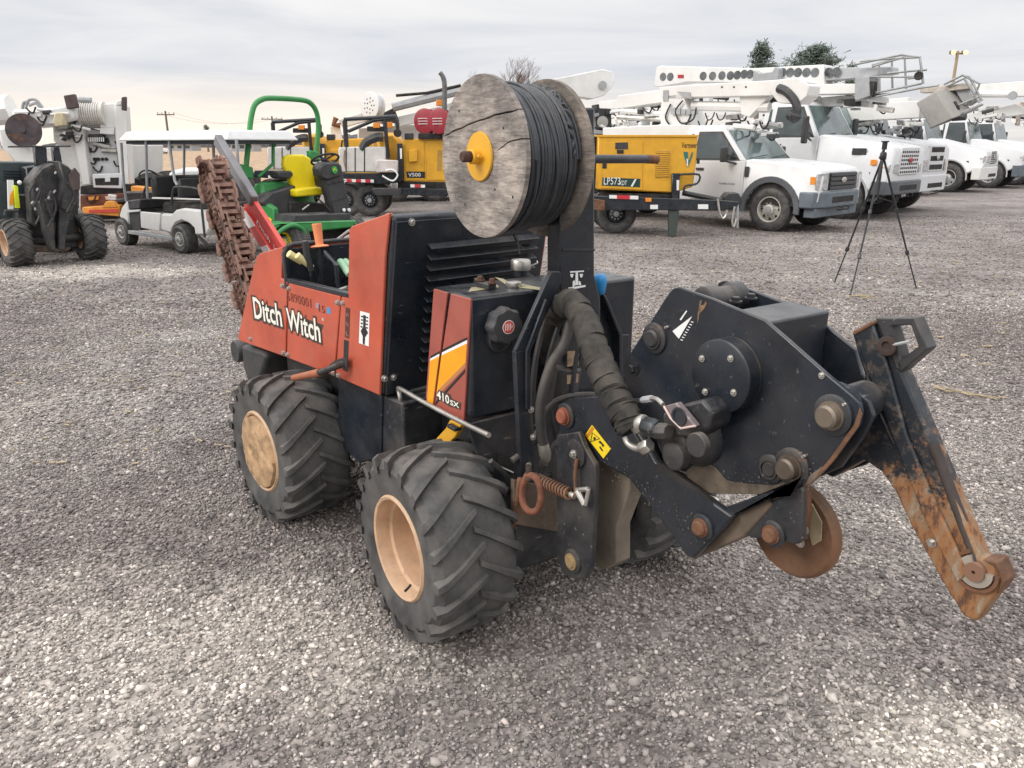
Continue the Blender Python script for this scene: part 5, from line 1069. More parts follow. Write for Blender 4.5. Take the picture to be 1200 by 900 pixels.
    if g('body', 1):
        b = MB(); zt_ = g('bodytop', 1.75); b.box(-L_, back - .12, -hw, hw, wr + .32, zt_); sb = P_(root, 'service_body', b, WHITE2, .02)
        n = 4
        for s in (-1, 1):
            for k in range(n):
                xa = back - .2 - (L_ + back - .3) * k / n; xb = xa - (L_ + back - .3) / n + .06; P_(sb, 'locker_door', MB().box(xb, xa, s * (hw + .001), s * (hw + .014), wr + .42, zt_ - .06), WHITE2, .004)
    return root
YAW = -46
def front_frame(px, py, hw, yaw=YAW, in_=.14):
    g = ground_at(px, py); a = R(yaw); l = V((-sin(a), cos(a), 0)) * (hw - in_); return Fr(g.x + l.x, g.y + l.y, yaw)
BG = mat('bumper_grey', (.12, .15, .175), .5, var=.15, dust=.3)
FLG = mat('flare_grey', (.10, .11, .125), .6, var=.1, dust=.3)
# 1 pickup based bucket truck
F1 = front_frame(902, 270.5, 1.02)
t1 = truck('white heavy pickup with blue-grey bumper and wheel arch, nearest of the white trucks', F1, dict(hw=.98, fw=1.03, hoodw=.98, wr=.42, front=.92, cowl=-.52, zcowl=1.36, znose=1.20, roof=2.02, back=-2.10, zb=.5, belt=1.33, wstop=-1.18, fz=.56, cz=.45, flare=.11, flarem=FLG, tumble=.14,
    grille=(.62, .80, 1.13), gstyle='dark', lamp=(.80, 1.14), lampw=(.64, .99), bump=(.48, .78), bumpm=BG, valance=1, wheels=WT_PU, wb=4.3, len=5.6, mout=.20, mz=.12, mh=.15, doorback=.28, mx=.30, bodytop=1.45))
# fender badge and door script
b = MB(); b.box(-.60, -.50, -.998, -.990, 1.02, 1.22); P_(t1, 'fender_badge', b, CHAR, .004)
text(t1, 'door_script', 'POWER STROKE', (-1.15, -.996, .86), (1, 0, 0), (0, 0, 1), .36, .035, CHAR)
# 2 tall medium truck with perforated grille
F2 = front_frame(984, 256, 1.12)
t2 = truck('white medium truck with perforated grille and long black mirror, behind the pickup', F2, dict(hw=1.0, fw=1.12, hoodw=1.0, wr=.48, front=.98, cowl=-.62, zcowl=1.86, znose=1.60, roof=2.62, back=-2.2, zb=.5, belt=1.80, wstop=-1.15, fz=.80, cz=.75, flare=.05, tumble=.14,
    grille=(.56, .98, 1.58), gstyle='mesh', lamp=(1.02, 1.24), lampw=(.6, 1.02), bump=(.56, .86), bumpm=mat('bumper_dark', (.10, .11, .12), .5), wheels=WT_BIG, wb=4.9, len=6.6, mout=.34, mz=.16, mh=.30, badge=REDL, bodytop=1.9))
P_(t2, 'fender_vent', MB().box(.10, .42, -1.012, -.985, 1.42, 1.56), CHAR, .01)
b = MB(); b.box(.55, .68, -1.03, -1.0, 1.20, 1.32); P_(t2, 'side_marker', b, AMBER, .006)
# 3 medium truck with three slots
F3 = front_frame(1019, 248, 1.12)
t3 = truck('white medium truck with three wide grille slots and chrome badge, third from the left', F3, dict(hw=1.0, fw=1.12, hoodw=1.0, wr=.50, front=1.05, cowl=-.70, zcowl=1.90, znose=1.66, roof=2.68, back=-2.2, zb=.5, belt=1.82, wstop=-1.25, fz=.84, cz=.8, flare=.05, tumble=.15,
    grille=(.50, 1.0, 1.62), gstyle='bars', lamp=(1.0, 1.30), lampw=(.62, 1.04), bump=(.52, .92), bumpm=WHITE, amber=0, wheels=WT_BIG, wb=5.0, len=7, bodytop=1.9))
# 4 to 6 conventional trucks farther right
stM = dict(hw=1.05, fw=1.16, hoodw=.95, wr=.50, front=1.08, cowl=-.78, zcowl=1.86, znose=1.42, roof=2.62, back=-2.1, zb=.5, belt=1.72, wstop=-1.15, fz=.88, cz=.75, flare=.04, tumble=.14,
    grille=(.40, .98, 1.42), gstyle='fine', lamp=(1.02, 1.28), lampw=(.5, 1.06), bump=(.45, .88), bumpm=WHITE2, amber=0, wheels=WT_BIG, wb=5.2, len=7.4, mout=.22, mz=.2, mh=.26, bodytop=1.9)
F4 = front_frame(1108, 225, 1.16, -43)
t4 = truck('white rounded-hood truck with silver bumper and bright wheel, under the tilted grey bucket', F4, stM)
F5 = Fr(F4.o.x + 3.1, F4.o.y + 2.7, -43); t5 = truck('white rounded-hood truck half hidden behind the one with the silver bumper', F5, dict(stM, bumpm=BG))
F6 = front_frame(1187, 217, 1.16, -43)
t6 = truck('white truck cut by the right edge of the picture, with black bumper and chrome mirror', F6, dict(stM, bumpm=DARK, flare=.08, flarem=DARK))
F7 = Fr(F3.o.x + 3.6, F3.o.y + 6.5, -44); t7 = truck('white truck deep in the row, only its roof and boom gear showing above the others', F7, dict(stM, front=.9))

# ---- booms of the bucket trucks
def boom_box(parent, fr, L, y0, th, name='boom_section', m=WHITE2, bev=.015): return px_solid(parent, name, fr, L, y0, th, m, bev)
def holes(o, fr, pts, y, r, th=.02):
    for px, py in pts:
        c = fr.at(px, py, 'y', y); b = MB(); b.lathe([(r, 0), (r, .008)], c, (0, -1, 0), 18); P_(o, 'boom_hole_disc', b, mat('hole_shade_grey', (.13, .135, .14), .7, var=.6, scale=3))  # flat dark discs; their colour stands for the shade inside uncut holes
# pickup's own boom: lower boom, upper boom, linkage, pedestal
bm1 = boom_box(t1, F1, [(701, 119), (722, 117), (724, 112), (775, 105), (780, 112), (778, 120), (722, 128), (702, 127)], -.28, .5)
b1 = boom_box(t1, F1, [(772, 102), (800, 100), (905, 94), (932, 92), (946, 96), (940, 104), (925, 112), (812, 114), (795, 117), (776, 116)], -.30, .40)
boom_box(t1, F1, [(905, 94), (934, 91), (948, 100), (946, 112), (935, 122), (912, 121), (902, 108)], -.34, .5, 'boom_elbow')
b = MB()
px_tube(t1, 'boom_strut', F1, [(812, 124), (902, 126)], -.1, .10, WHITE2); px_tube(t1, 'lift_cylinder', F1, [(724, 137), (792, 141)], -.2, .06, ZINC)
px_tube(t1, 'lift_cylinder', F1, [(728, 130), (780, 134)], -.25, .06, WHITE2); boom_box(t1, F1, [(776, 112), (800, 110), (812, 150), (802, 160), (780, 158), (772, 138)], -.3, .6, 'boom_pedestal')
boom_box(t1, F1, [(706, 150), (778, 146), (816, 147), (816, 166), (706, 170)], -.8, 1.5, 'deck_gear'); boom_box(t1, F1, [(866, 110), (902, 112), (878, 138), (868, 134)], -.2, .2, 'boom_bracket')
px_tube(t1, 'control_hose', F1, [(786, 122), (780, 138), (790, 150), (803, 147), (810, 134)], -.34, .018, DARK, sm=6); px_tube(t1, 'control_hose', F1, [(800, 118), (792, 130), (798, 144), (812, 140), (816, 126)], -.36, .018, DARK, sm=6)
for k in range(5): px_solid(t1, 'valve_block', F1, [(786 + k * 6, 126 + k), (791 + k * 6, 126 + k), (791 + k * 6, 134), (786 + k * 6, 134)], -.37, .1, GREYP, .004)
px_solid(t1, 'warning_plate', F1, [(777, 106), (783, 105.5), (783, 118), (777, 118.5)], -.32, .01, GREYP); boom_box(t1, F1, [(793, 107), (808, 108), (810, 116), (800, 113)], -.33, .02, 'boom_cutout', GREYP, 0)
for k in range(3): px_solid(t1, 'boom_bolt', F1, [(845 + k * 14, 101), (847 + k * 14, 101), (847 + k * 14, 103), (845 + k * 14, 103)], -.305, .01, CHAR)
px_tube(t1, 'black_rubber_guard', F1, [(911, 103, -.36), (921, 107, -.36), (931, 118, -.36), (934.5, 130, -.36), (931, 137, -.36), (925, 134, -.36)], -.36, [.06] + [.085] * 20 + [.12] * 5 + [.10] * 5, CHAR, sm=6)
# reel truck hidden behind the spool: only its boom shows, set on its own carrier
FB = Fr(1.0, 24.5, 12)
bt = thing('boom_truck', 'white boom truck with round white reel and long boom passing behind the wooden spool', 'truck', FB, 'white utility trucks parked in a row')
Bb = lambda L, y, th, nm, m=WHITE2, bv=.02: px_solid(bt, nm, FB, L, y, th, m, bv)
Bb([(462, 138), (516, 124), (560, 110), (640, 95), (690, 84), (694, 96), (640, 107), (560, 124), (516, 137), (464, 150)], -.2, .4, 'boom_section')
Bb([(640, 94), (672, 88), (706, 81), (718, 84), (721, 96), (716, 104), (708, 112), (695, 116), (672, 113), (650, 108)], -.28, .56, 'boom_head')
P_(bt, 'boom_pivot', MB().lathe([(.12, 0), (.12, .05)], FB.at(706, 100, 'y', -.3), (0, -1, 0), 20), GREYP)
px_tube(bt, 'boom_hose', FB, [(465, 124), (515, 112), (560, 104)], -.3, .05, CHAR); px_tube(bt, 'hoist_cylinder', FB, [(460, 126), (500, 116), (545, 105)], -.35, .12, GREYP)
px_tube(bt, 'outer_cable', FB, [(464, 112), (500, 109), (540, 100)], -.4, .04, DARK)
c = FB.at(434, 124, 'y', -.5); b = MB(); b.lathe([(.38, 0), (.38, .03), (.34, .04), (.05, .04)], c, (-1, -.8, .12), 32); b.lathe([(.38, -.22), (.38, -.19)], c, (-1, -.8, .12), 32); b.lathe([(.28, -.2), (.28, 0)], c, (-1, -.8, .12), 24); rl = P_(bt, 'winch_reel', b, WHITE)
b = MB()
u, w = basis(V((-1, -.8, .12)))
for rad, n in ((.10, 5), (.20, 9)):
    for k in range(n): a = k * 2 * pi / n; b.lathe([(.022, 0), (.022, .004)], c + (u * cos(a) + w * sin(a)) * rad + V((-1, -.8, .12)).normalized() * .041, (-1, -.8, .12), 8)
P_(rl, 'reel_holes', b, DARK)
Bb([(396, 140), (430, 130), (446, 128), (456, 134), (455, 146), (430, 142), (402, 150)], -.2, .4, 'jib_head'); Bb([(386, 148), (398, 146), (402, 164), (388, 168)], -.2, .4, 'turret'); px_tube(bt, 'hook', FB, [(394, 138), (391, 146), (399, 147)], -.3, .08, RUSTY)
Bb([(445, 134), (462, 126), (468, 142), (450, 148)], -.3, .5, 'hydraulic_block', CHAR)
px_solid(bt, 'side_beacon', FB, [(452, 143), (460, 143), (460, 150), (452, 150)], -.5, .1, AMBER, .01)
FBp = mat('off_white_tank', (.60, .59, .55), .5, var=.08, dust=.3)
Bb([(420, 150), (560, 140), (700, 128), (705, 176), (420, 176)], .3, 1.2, 'truck_bed'); 
b = MB(); b.box(-5.6, 4.0, 0, 2.2, .5, .9); P_(bt, 'chassis', b, DARK)
for x in (-4.6, -3.4, 3.0):
    road_wheel(bt, WT_BIG, (x, .1, .5), -1); road_wheel(bt, WT_BIG, (x, 2.1, .5), 1)
Bb([(700, 122), (716, 124), (718, 168), (704, 172)], .0, .6, 'outrigger_post', CHAR); c = FB.at(706, 143, 'y', -.3); P_(bt, 'hose_reel', MB().lathe([(.17, 0), (.17, .03), (.06, .04)], c, (0, -1, 0), 24), mat('grey_reel', (.34, .33, .30), .6))
for q in (((704, 147), (722, 158)), ((722, 140), (728, 160)), ((715, 132), (728, 130))): px_tube(bt, 'stay_rod', FB, q, -.35, .04, WHITE2)
# holed boom and work platform on truck 2
F2b = F2
hb_ = boom_box(t2, F2, [(769, 79), (774, 77), (882, 80), (965, 75.5), (967, 99), (880, 97), (806, 96), (772, 102), (766, 101)], -.25, .5)
holes(hb_, F2, [(777, 90), (785.5, 90), (824, 89), (835, 89), (846, 88.5), (856, 88.5), (864, 88), (872, 87), (879, 87), (917, 85), (926, 85), (935, 85), (945, 85), (955, 85)], -.252, .105)
px_solid(hb_, 'red_badge', F2, [(794, 87.5), (801, 87.5), (801, 91.5), (794, 91.5)], -.265, .01, REDL, .003)
boom_box(t2, F2, [(881, 98), (883, 82), (890, 86), (905, 84), (908, 78), (912, 80), (912, 97)], -.5, .3, 'platform_controls', GREYP)
boom_box(t2, F2, [(962, 79), (1000, 79), (1045, 78), (1046, 86), (1000, 92), (962, 95)], -.2, .4, 'boom_extension', mat('fibreglass_grey', (.42, .43, .44), .5, var=.06)); holes(hb_, F2, [(971, 84.5), (980, 84)], -.26, .10)
boom_box(t2, F2, [(920, 99), (1002, 98), (1004, 110), (935, 111), (922, 108)], -.3, .5, 'lower_boom')
boom_box(t2, F2, [(1002, 91), (1018, 90), (1020, 112), (1004, 118), (1001, 116)], -.5, .6, 'control_box', GREYP); boom_box(t2, F2, [(1019, 95), (1024, 95), (1024, 112), (1020, 113)], -.5, .2, 'control_box', DARK)
GAL = mat('galvanised_tube', (.33, .335, .33), .5, .5, var=.15)
for L in ([(1000, 76), (1057, 64), (1078, 67), (1082, 98)], [(1022, 78), (1060, 67), (1062, 104)], [(1030, 75), (1031, 108)], [(1003, 118), (1079, 103), (1100, 100)], [(1005, 113), (1040, 106), (1080, 98)], [(1082, 82), (1086, 82)], [(1008, 72), (1040, 69), (1078, 67)], [(1040, 86), (1080, 82)], [(1012, 90), (1080, 90)], [(1064, 92), (1081, 90)]):
    px_tube(t2, 'platform_rail', F2, L, -.4, .026, GAL, n=6)
for L in ([(1022, 76), (1060, 66)], [(1062, 66), (1078, 67)], [(1045, 70), (1046, 104)]): px_tube(t2, 'platform_rail', F2, L, .5, .026, GAL, n=6)
c = F2.at(1077, 89, 'y', -.42); P_(t2, 'platform_pulley', MB().lathe([(.09, 0), (.09, .05)], c, (0, -1, 0), 16), DARK)
for y_ in (.10, .2): boom_box(t2, F2, [(905, 118 + y_ * 20), (985, 112), (1020, 116), (1018, 126), (985, 124), (905, 130)], y_, .3, 'boom_gear')
px_tube(t2, 'rope', F2, [(951, 120), (952, 107), (955, 104), (956, 117)], -.35, .02, mat('tan_rope', (.5, .36, .2), .9), sm=4); boom_box(t2, F2, [(988, 116), (1003, 115), (1003, 124), (989, 124)], -.4, .3, 'control_box', DARK)
rnd = random.Random(31)
def clutter(parent, fr, x0, x1, y0, y1, n, sd, depth=(-.5, .8)):
    """separate valves, lockers, struts and hoses seen above the decks"""
    rnd = random.Random(sd)
    for k in range(n):
        px, py = rnd.uniform(x0, x1), rnd.uniform(y0, y1); y = rnd.uniform(*depth); kind = rnd.random()
        if kind < .40:
            w, h = rnd.uniform(3, 12), rnd.uniform(2, 6); sk = rnd.uniform(-2, 2); px_solid(parent, 'gear_box', fr, [(px, py + sk), (px + w, py), (px + w, py + h), (px, py + h + sk)], y, rnd.uniform(.1, .4), rnd.choice([WHITE2, WHITE2, WHITE, GREYP, CHAR]), .01)
        elif kind < .75:
            a = rnd.uniform(-.5, .5); l = rnd.uniform(8, 26); px_tube(parent, 'gear_strut', fr, [(px, py), (px + l * cos(a), py + l * .5 * sin(a))], y, rnd.uniform(.02, .07), rnd.choice([WHITE2, WHITE2, GREYP, CHAR, ZINC]), n=7)
        else:
            px_tube(parent, 'gear_hose', fr, [(px, py), (px + 3, py + rnd.uniform(3, 8)), (px + 8, py + 6), (px + 11, py - 1)], y, .018, DARK, n=5, sm=4)
clutter(t1, F1, 730, 860, 120, 160, 46, 1, (-.5, .6)); clutter(t1, F1, 855, 900, 134, 158, 14, 2, (-.5, .6)); clutter(t2, F2, 800, 900, 112, 138, 34, 3, (-.4, .6)); clutter(t2, F2, 925, 1040, 112, 128, 26, 4, (-.4, .6)); clutter(bt, FB, 470, 520, 146, 166, 8, 5, (-.3, .2)); clutter(bt, FB, 696, 740, 128, 160, 22, 6, (-.3, .2))
# third row of booms to the right with the tilted bucket
b3 = boom_box(t3, F3, [(985, 124), (1072, 118), (1078, 122), (1078, 138), (1000, 142), (985, 134)], -.3, .5)
boom_box(t3, F3, [(1078, 104), (1134, 97), (1136, 104), (1100, 108), (1078, 109)], -.4, .3, 'boom_tip', mat('worn_boom', (.45, .40, .34), .6, var=.2, rust=.15))
BK = mat('bucket_grey', (.34, .325, .30), .65, var=.08, dust=.2)
bk = P_(t3, 'work_bucket', MB().prism(F3.pts([(1073, 121), (1097, 106), (1116, 139), (1090, 151)], 'y', -.9), None, top=F3.pts([(1097, 108), (1118, 101), (1141, 131), (1119, 137)], 'y', -.05)), BK, .03)
px_solid(t3, 'bucket_step', F3, [(1112, 123), (1119, 118), (1124, 128), (1116, 133)], -.55, .1, DARK, .01)
boom_box(t3, F3, [(1118, 104), (1130, 98), (1142, 116), (1130, 124)], -.3, .5, 'bucket_mount', GREYP)
for L in ([(1106, 99), (1128, 88), (1136, 90), (1151, 118)], [(1110, 101), (1130, 92), (1148, 120)], [(1090, 150), (1116, 140), (1152, 122)], [(1124, 134), (1150, 122)], [(1103, 132), (1150, 112)], [(1128, 88), (1148, 98), (1140, 118)]): px_tube(t3, 'bucket_rail', F3, L, -.45, .028, GAL, n=6)
px_tube(t3, 'bucket_foot', F3, [(1116, 138), (1132, 137)], -.5, .08, CHAR)
clutter(t3, F3, 1000, 1070, 138, 158, 24, 7); clutter(t3, F3, 1040, 1066, 140, 172, 12, 8)
boom_box(t4, F4, [(1135, 100), (1200, 95), (1230, 95), (1230, 112), (1150, 114), (1140, 110)], -.3, .5, 'boom_section')
px_tube(t4, 'upper_boom_tube', F4, [(1090, 116), (1150, 110), (1187, 111)], -.6, .10, WHITE2); c = F4.at(1187, 112, 'y', -.8); P_(t4, 'boom_tip_pulley', MB().lathe([(.14, 0), (.14, .08)], c, (0, -1, 0), 16), GREYP)
boom_box(t4, F4, [(1128, 136), (1190, 122), (1200, 126), (1200, 134), (1140, 142)], .0, .4, 'boom_section'); clutter(t4, F4, 1135, 1175, 126, 144, 22, 9); clutter(t6, F6, 1150, 1210, 128, 146, 22, 10)
px_tube(t6, 'rust_brown_boom_head', F6, [(1176, 134), (1184, 128), (1200, 126)], -.3, .16, mat('brown_gear', (.33, .27, .23), .8, var=.3)); px_tube(t6, 'rust_brown_boom_head', F6, [(1192, 146), (1194, 130), (1199, 120)], -.3, .09, mat('brown_gear', (.3, .2, .1)))
for t_, fr in ((t7, F7),): clutter(t_, fr, 1010, 1060, 112, 134, 14, 12); boom_box(t_, fr, [(1000, 120), (1064, 114), (1064, 122), (1000, 130)], -.2, .4)

# ---- yellow drill rig trailer (near, right of the spool)
FL = Fr(2.65, 14.55, 0)
lp = thing('vacuum_trailer', 'yellow trailer-mounted engine box with green and black lettering, right of the black mast', 'trailer', FL, 'yellow machines on black trailers')
LPp = lambda nm, L, y, th, m, bv=.01: px_solid(lp, nm, FL, L, y, th, m, bv)
bx = LPp('engine_box', [(701, 159.5), (818, 159.5), (817, 174), (816, 190), (812, 219), (790, 226), (699, 222)], -.05, 1.5, YEL, .02)
LPb = lambda nm, L, y, th, m, bv=.003: px_solid(bx, nm, FL, L, y, th, m, bv)
LPb('access_door', [(708, 167), (753, 166.5), (752.5, 222.5), (706, 220.5)], -.062, .012, YEL); LPb('access_door', [(721, 167), (736, 166.7), (736, 175), (721, 175)], -.067, .012, CHAR); LPb('box_trim', [(701, 158), (819, 158), (819, 160.5), (701, 160.5)], -.07, 1.54, YEL)
LPb('control_display', [(723, 175.5), (731, 175.5), (731, 180), (723, 180)], -.075, .01, DARK); LPb('latch', [(706, 191.5), (711, 191.5), (711, 197.5), (706, 197.5)], -.07, .012, DARK)
LPb('door_handle', [(817, 186), (820, 186), (820, 192), (817, 192)], -.05, .06, DARK)
g_ = LPb('vent_screen', [(769, 177), (785, 176.5), (784, 207.5), (768, 208)], -.06, .012, mat('vent_tan', (.42, .25, .05), .7))
for k in range(12): px_solid(g_, 'vent_slat', FL, [(769, 178.3 + k * 2.5), (784.5, 178 + k * 2.5), (784.5, 179.2 + k * 2.5), (769, 179.5 + k * 2.5)], -.07, .012, YEL)
LPb('name_plate', [(706, 208), (750.5, 209.5), (750, 219.5), (705.5, 217.5)], -.066, .004, mat('green_black_decal', (.01, .045, .035), .5))
p0, p1 = FL.at(707.5, 216.3, 'y', -.068), FL.at(725, 217, 'y', -.068); text(bx, 'model_lettering', "LP573", p0, (1, 0, 0), (0, 0, 1), .30, .125, DECW, .0)
text(bx, 'model_lettering', "XDT", FL.at(725.5, 217, 'y', -.068), (1, 0, 0), (0, 0, 1), .14, .08, DECW); LPb('decal_slash', [(739, 218.5), (744, 209.8), (746, 209.8), (741.5, 218.6)], -.070, .003, DECW, 0)
text(bx, 'maker_lettering', "Vermeer", FL.at(798.5, 173.5, 'y', -.052), (1, 0, 0), (0, 0, 1), .28, .10, DECB, .01)
LPb('maker_mark', [(801, 178), (806, 178), (806.5, 190), (811, 178), (812, 178), (811.5, 183), (806.5, 196), (805.5, 195), (802, 184)], -.056, .003, mat('teal_mark', (.02, .16, .15), .5), 0); LPb('maker_mark', [(804.5, 186), (806, 186), (806.5, 195.5), (805, 194)], -.060, .003, DECW, 0)
for L, y, th, m, nm in (([(690, 229), (849, 235), (866, 236.5), (866, 240), (849, 247), (690, 246)], -.15, .10, BLK, 'trailer_frame'), ([(712, 227), (792, 227), (792, 236), (712, 236)], -.02, 1.4, DARK, 'frame_box'), ([(690, 238), (868, 236), (868, 246), (690, 246)], 1.3, .10, BLK, 'trailer_frame')):
    LPp(nm, L, y, th, m)
fr_ = LPp('reflector_strip', [(714, 228.5), (748, 229.5), (748, 233.8), (714, 232.5)], -.17, .01, DECW, 0); px_solid(fr_, 'red_reflector', FL, [(723, 228.7), (738, 229.1), (738, 233.6), (723, 233)], -.178, .01, mat('red_reflector', (.55, .03, .04), .4))
LPp('side_marker', [(756.5, 232), (763.5, 232), (763.5, 236.5), (756.5, 236.5)], -.18, .02, AMBER, .003); LPp('frame_label', [(762, 240), (771, 240), (771, 245), (762, 245)], -.157, .006, DECW, 0); LPp('frame_label', [(818, 239.5), (830, 239.5), (830, 245), (818, 245)], -.157, .006, DECW, 0)
LPp('jack_leg', [(784, 247), (796, 247), (792.5, 277), (783.5, 277)], -.13, .10, mat('grey_green_leg', (.05, .065, .055), .6), .004)
LPp('frame_post', [(788, 203), (797, 203), (795, 240), (787, 240)], -.13, .10, BLK); LPp('post_label', [(793, 211), (796, 211), (795.5, 223), (793, 223)], -.137, .006, DECW, 0)
px_tube(lp, 'frame_handle', FL, [(797, 204.5), (819, 204.5), (817, 215), (803, 218), (802, 226)], -.12, .02, BLK, sm=3); px_tube(lp, 'hitch_chain', FL, [(841, 233), (843, 248), (847, 256), (851, 252), (852, 246)], -.2, .022, ZINC, sm=3); px_tube(lp, 'hitch_chain', FL, [(861, 242), (858, 258), (860, 266), (863, 256)], -.2, .022, ZINC, sm=3)
LPp('hitch_jack', [(863, 239), (866, 239), (866, 268), (863, 268)], -.1, .05, GREYP); px_tube(lp, 'tongue_bar', FL, [(800, 226), (845, 235), (866, 242)], .3, .05, BLK); LPp('tongue_motor', [(848, 232), (853, 226), (866, 226), (870, 234), (868, 242), (850, 240)], .2, .3, CHAR, .02)
LPp('rusty_fitting', [(694, 233), (709, 235), (709, 247), (694, 246)], -.25, .1, RUSTY)
for x in (-.62, -1.42):
    road_wheel(lp, WT_TR, (x - .05, .45, .38), -1); road_wheel(lp, WT_TR, (x - .05, 1.45, .38), 1)
px_tube(lp, 'suction_arm', FL, [(697, 160), (694, 190), (700, 226)], .2, .06, BLK)

# ---- two vacuum excavator trailers with yellow engine boxes, white tanks and tandem wheels
def vac(fr, dx, label):
    g = lambda L: [(x + dx[0] + (x - 440) * dx[1], 170 + (y - 170) * (1 + dx[1])) for x, y in L]
    r = thing('vacuum_excavator_trailer', label, 'trailer', fr, 'yellow machines on black trailers')
    Q = lambda nm, L, y, th, m, bv=.01: px_solid(r, nm, fr, g(L), y, th, m, bv)
    e = Q('engine_box', [(472, 165), (474, 163), (524, 161), (535, 161), (535, 214), (473, 213)], 0, 1.3, YEL, .02)
    px_solid(e, 'access_door', fr, g([(475, 166), (497, 165), (497, 211), (475, 211)]), -.015, .015, YEL, .003); px_solid(e, 'control_box', fr, g([(479, 176), (489, 175), (489, 189), (479, 190)]), -.10, .10, YEL, .01)
    px_solid(e, 'access_door', fr, g([(500, 165), (531, 164), (531, 211), (500, 211)]), -.015, .015, YEL, .003); px_solid(e, 'vent_screen', fr, g([(513, 176), (518, 176), (517, 200), (512, 200)]), -.02, .01, mat('vent_tan', (.4, .2, .05)))
    px_solid(e, 'name_plate', fr, g([(476, 201), (498, 201), (498, 208.5), (477, 208.5)]), -.02, .01, DECB)
    p0, p1 = [fr.at(*q, 'y', -.022) for q in g([(478.5, 207), (493, 207)])]; text(e, 'model_lettering', "V500", p0, (1, 0, 0), (0, 0, 1), p1.x - p0.x, .085, DECW, .01)
    t = Q('water_tank', [(396, 174), (399, 172), (452, 172), (452, 202), (398, 202)], -.1, 1.4, FBp, .03)
    for x in (405, 415.5, 426.5): px_solid(t, 'tank_groove', fr, g([(x, 173), (x + 1.3, 173), (x + 1.3, 201.5), (x, 201.5)]), -.104, .01, DARK)
    px_tube(t, 'rust_streak_strap', fr, g([(404, 176), (403, 188), (405, 198)]), -.12, .015, mat('brown_strap', (.35, .2, .12), .9))
    Q('toolbox', [(440, 189), (443, 187), (466, 188), (466, 202), (440, 202)], -.3, .3, mat('pink_white_box', (.62, .56, .53), .5, var=.15), .02)
    Q('trailer_frame', [(380, 203), (470, 203), (470, 214), (440, 216), (380, 212)], -.12, .12, BLK); Q('trailer_frame', [(436, 220), (540, 222), (540, 230), (436, 228)], -.2, .15, BLK); Q('frame_box', [(466, 212), (540, 214), (540, 225), (466, 224)], .0, 1.2, DARK); Q('fender_box', [(436, 221), (470, 221), (470, 229), (440, 229)], -.35, .3, CHAR)
    s = Q('reflector_strip', [(398, 209.5), (438, 210.5), (438, 214), (398, 213)], -.14, .01, DECW, 0)
    for k in range(3): px_solid(s, 'red_reflector', fr, g([(406 + k * 11, 209.8 + k * .2), (412 + k * 11, 210 + k * .2), (412 + k * 11, 213.5 + k * .2), (406 + k * 11, 213.3 + k * .2)]), -.15, .01, mat('red_reflector', (.55, .03, .04)))
    s = Q('reflector_strip', [(481, 216), (498, 216.5), (498, 220), (481, 219.5)], -.22, .01, DECW, 0); px_solid(s, 'red_reflector', fr, g([(486, 216.2), (493, 216.4), (493, 219.8), (486, 219.6)]), -.23, .01, mat('red_reflector', (.55, .03, .04)))
    a = r
    px_tube(a, 'boom_frame', fr, g([(406, 172), (404, 141)]), -.05, .055, BLK); px_tube(a, 'boom_frame', fr, g([(403, 140), (464, 136.5)]), -.05, .045, BLK); px_tube(a, 'boom_frame', fr, g([(408, 154), (438, 141), (464, 138)]), -.05, .04, BLK); px_tube(a, 'boom_frame', fr, g([(451, 139), (453, 165), (455, 186)]), -.05, .045, BLK)
    px_tube(a, 'boom_tip', fr, g([(463, 138), (466, 145), (466, 158)]), -.05, .04, BLK); P_(a, 'boom_roller', MB().lathe([(.09, 0), (.09, .06)], fr.at(*g([(466, 156)])[0], 'y', -.1), (0, -1, 0), 14), DARK)
    px_tube(a, 'suction_hose', fr, g([(424, 176), (430, 166), (442, 161), (449, 161)]), -.02, .10, CHAR, sm=5); Q('debris_tank', [(440, 162), (448, 156), (462, 155), (470, 166), (470, 204), (448, 204)], .3, .9, YEL, .08)
    px_tube(a, 'guard_loop', fr, g([(400, 172), (401, 165), (406, 165), (406, 172)]), -.08, .02, BLK)
    Q('mast_post', [(465, 168), (471, 168), (473, 212), (466, 212)], -.15, .15, BLK); Q('post_label', [(468.5, 174), (471, 174), (471, 186), (469, 186)], -.16, .01, DECW, 0); Q('amber_beacon', [(437, 144), (445, 144), (445, 150), (437, 150)], -.1, .1, AMBER, .01); Q('battery_box', [(430, 148), (452, 148), (452, 154), (430, 154)], .0, .2, CHAR); Q('beacon_box', [(474, 156), (484, 156), (484, 163), (474, 163)], -.02, .2, CHAR)
    px_tube(a, 'white_hose', fr, g([(448, 206), (460, 212), (466, 205), (460, 199), (452, 200)]), -.3, .02, DECW, sm=5)
    for x, y in ((416, 249), (436, 253)):
        q = g([(x, y)])[0]; p = fr.at(q[0], q[1], 'z', 0); road_wheel(r, WT_TR, (p.x, .12, .38), -1); road_wheel(r, WT_TR, (p.x, 1.3, .38), 1)
    return r
FV1 = Fr(-3.0, 18.6, 2)
v1 = vac(FV1, (0, 0), 'yellow and white vacuum trailer with black folding frame, left of the wooden spool')
for (cx, rr, k) in ((498, 15, 0), (515, 14, 1)):
    c = FV1.at(cx - 0, 142, 'y', .0 - .2 * k); b = MB(); b.lathe([(.28, 0), (.28, .03), (.25, .04), (.03, .04)], c, (-.5, -1, 0), 30); b.lathe([(.27, -.2), (.27, -.17)], c, (-.5, -1, 0), 30); rl = P_(v1, 'hose_reel', b, mat('red_reel', (.30, .022, .035), .4, var=.12))
    for j in range(3): P_(rl, 'reel_slot', MB().obox(c + V((-.012, -.05, -.06 + j * .06)), (1, -.25, 0), .30, .016, .012), DECW)
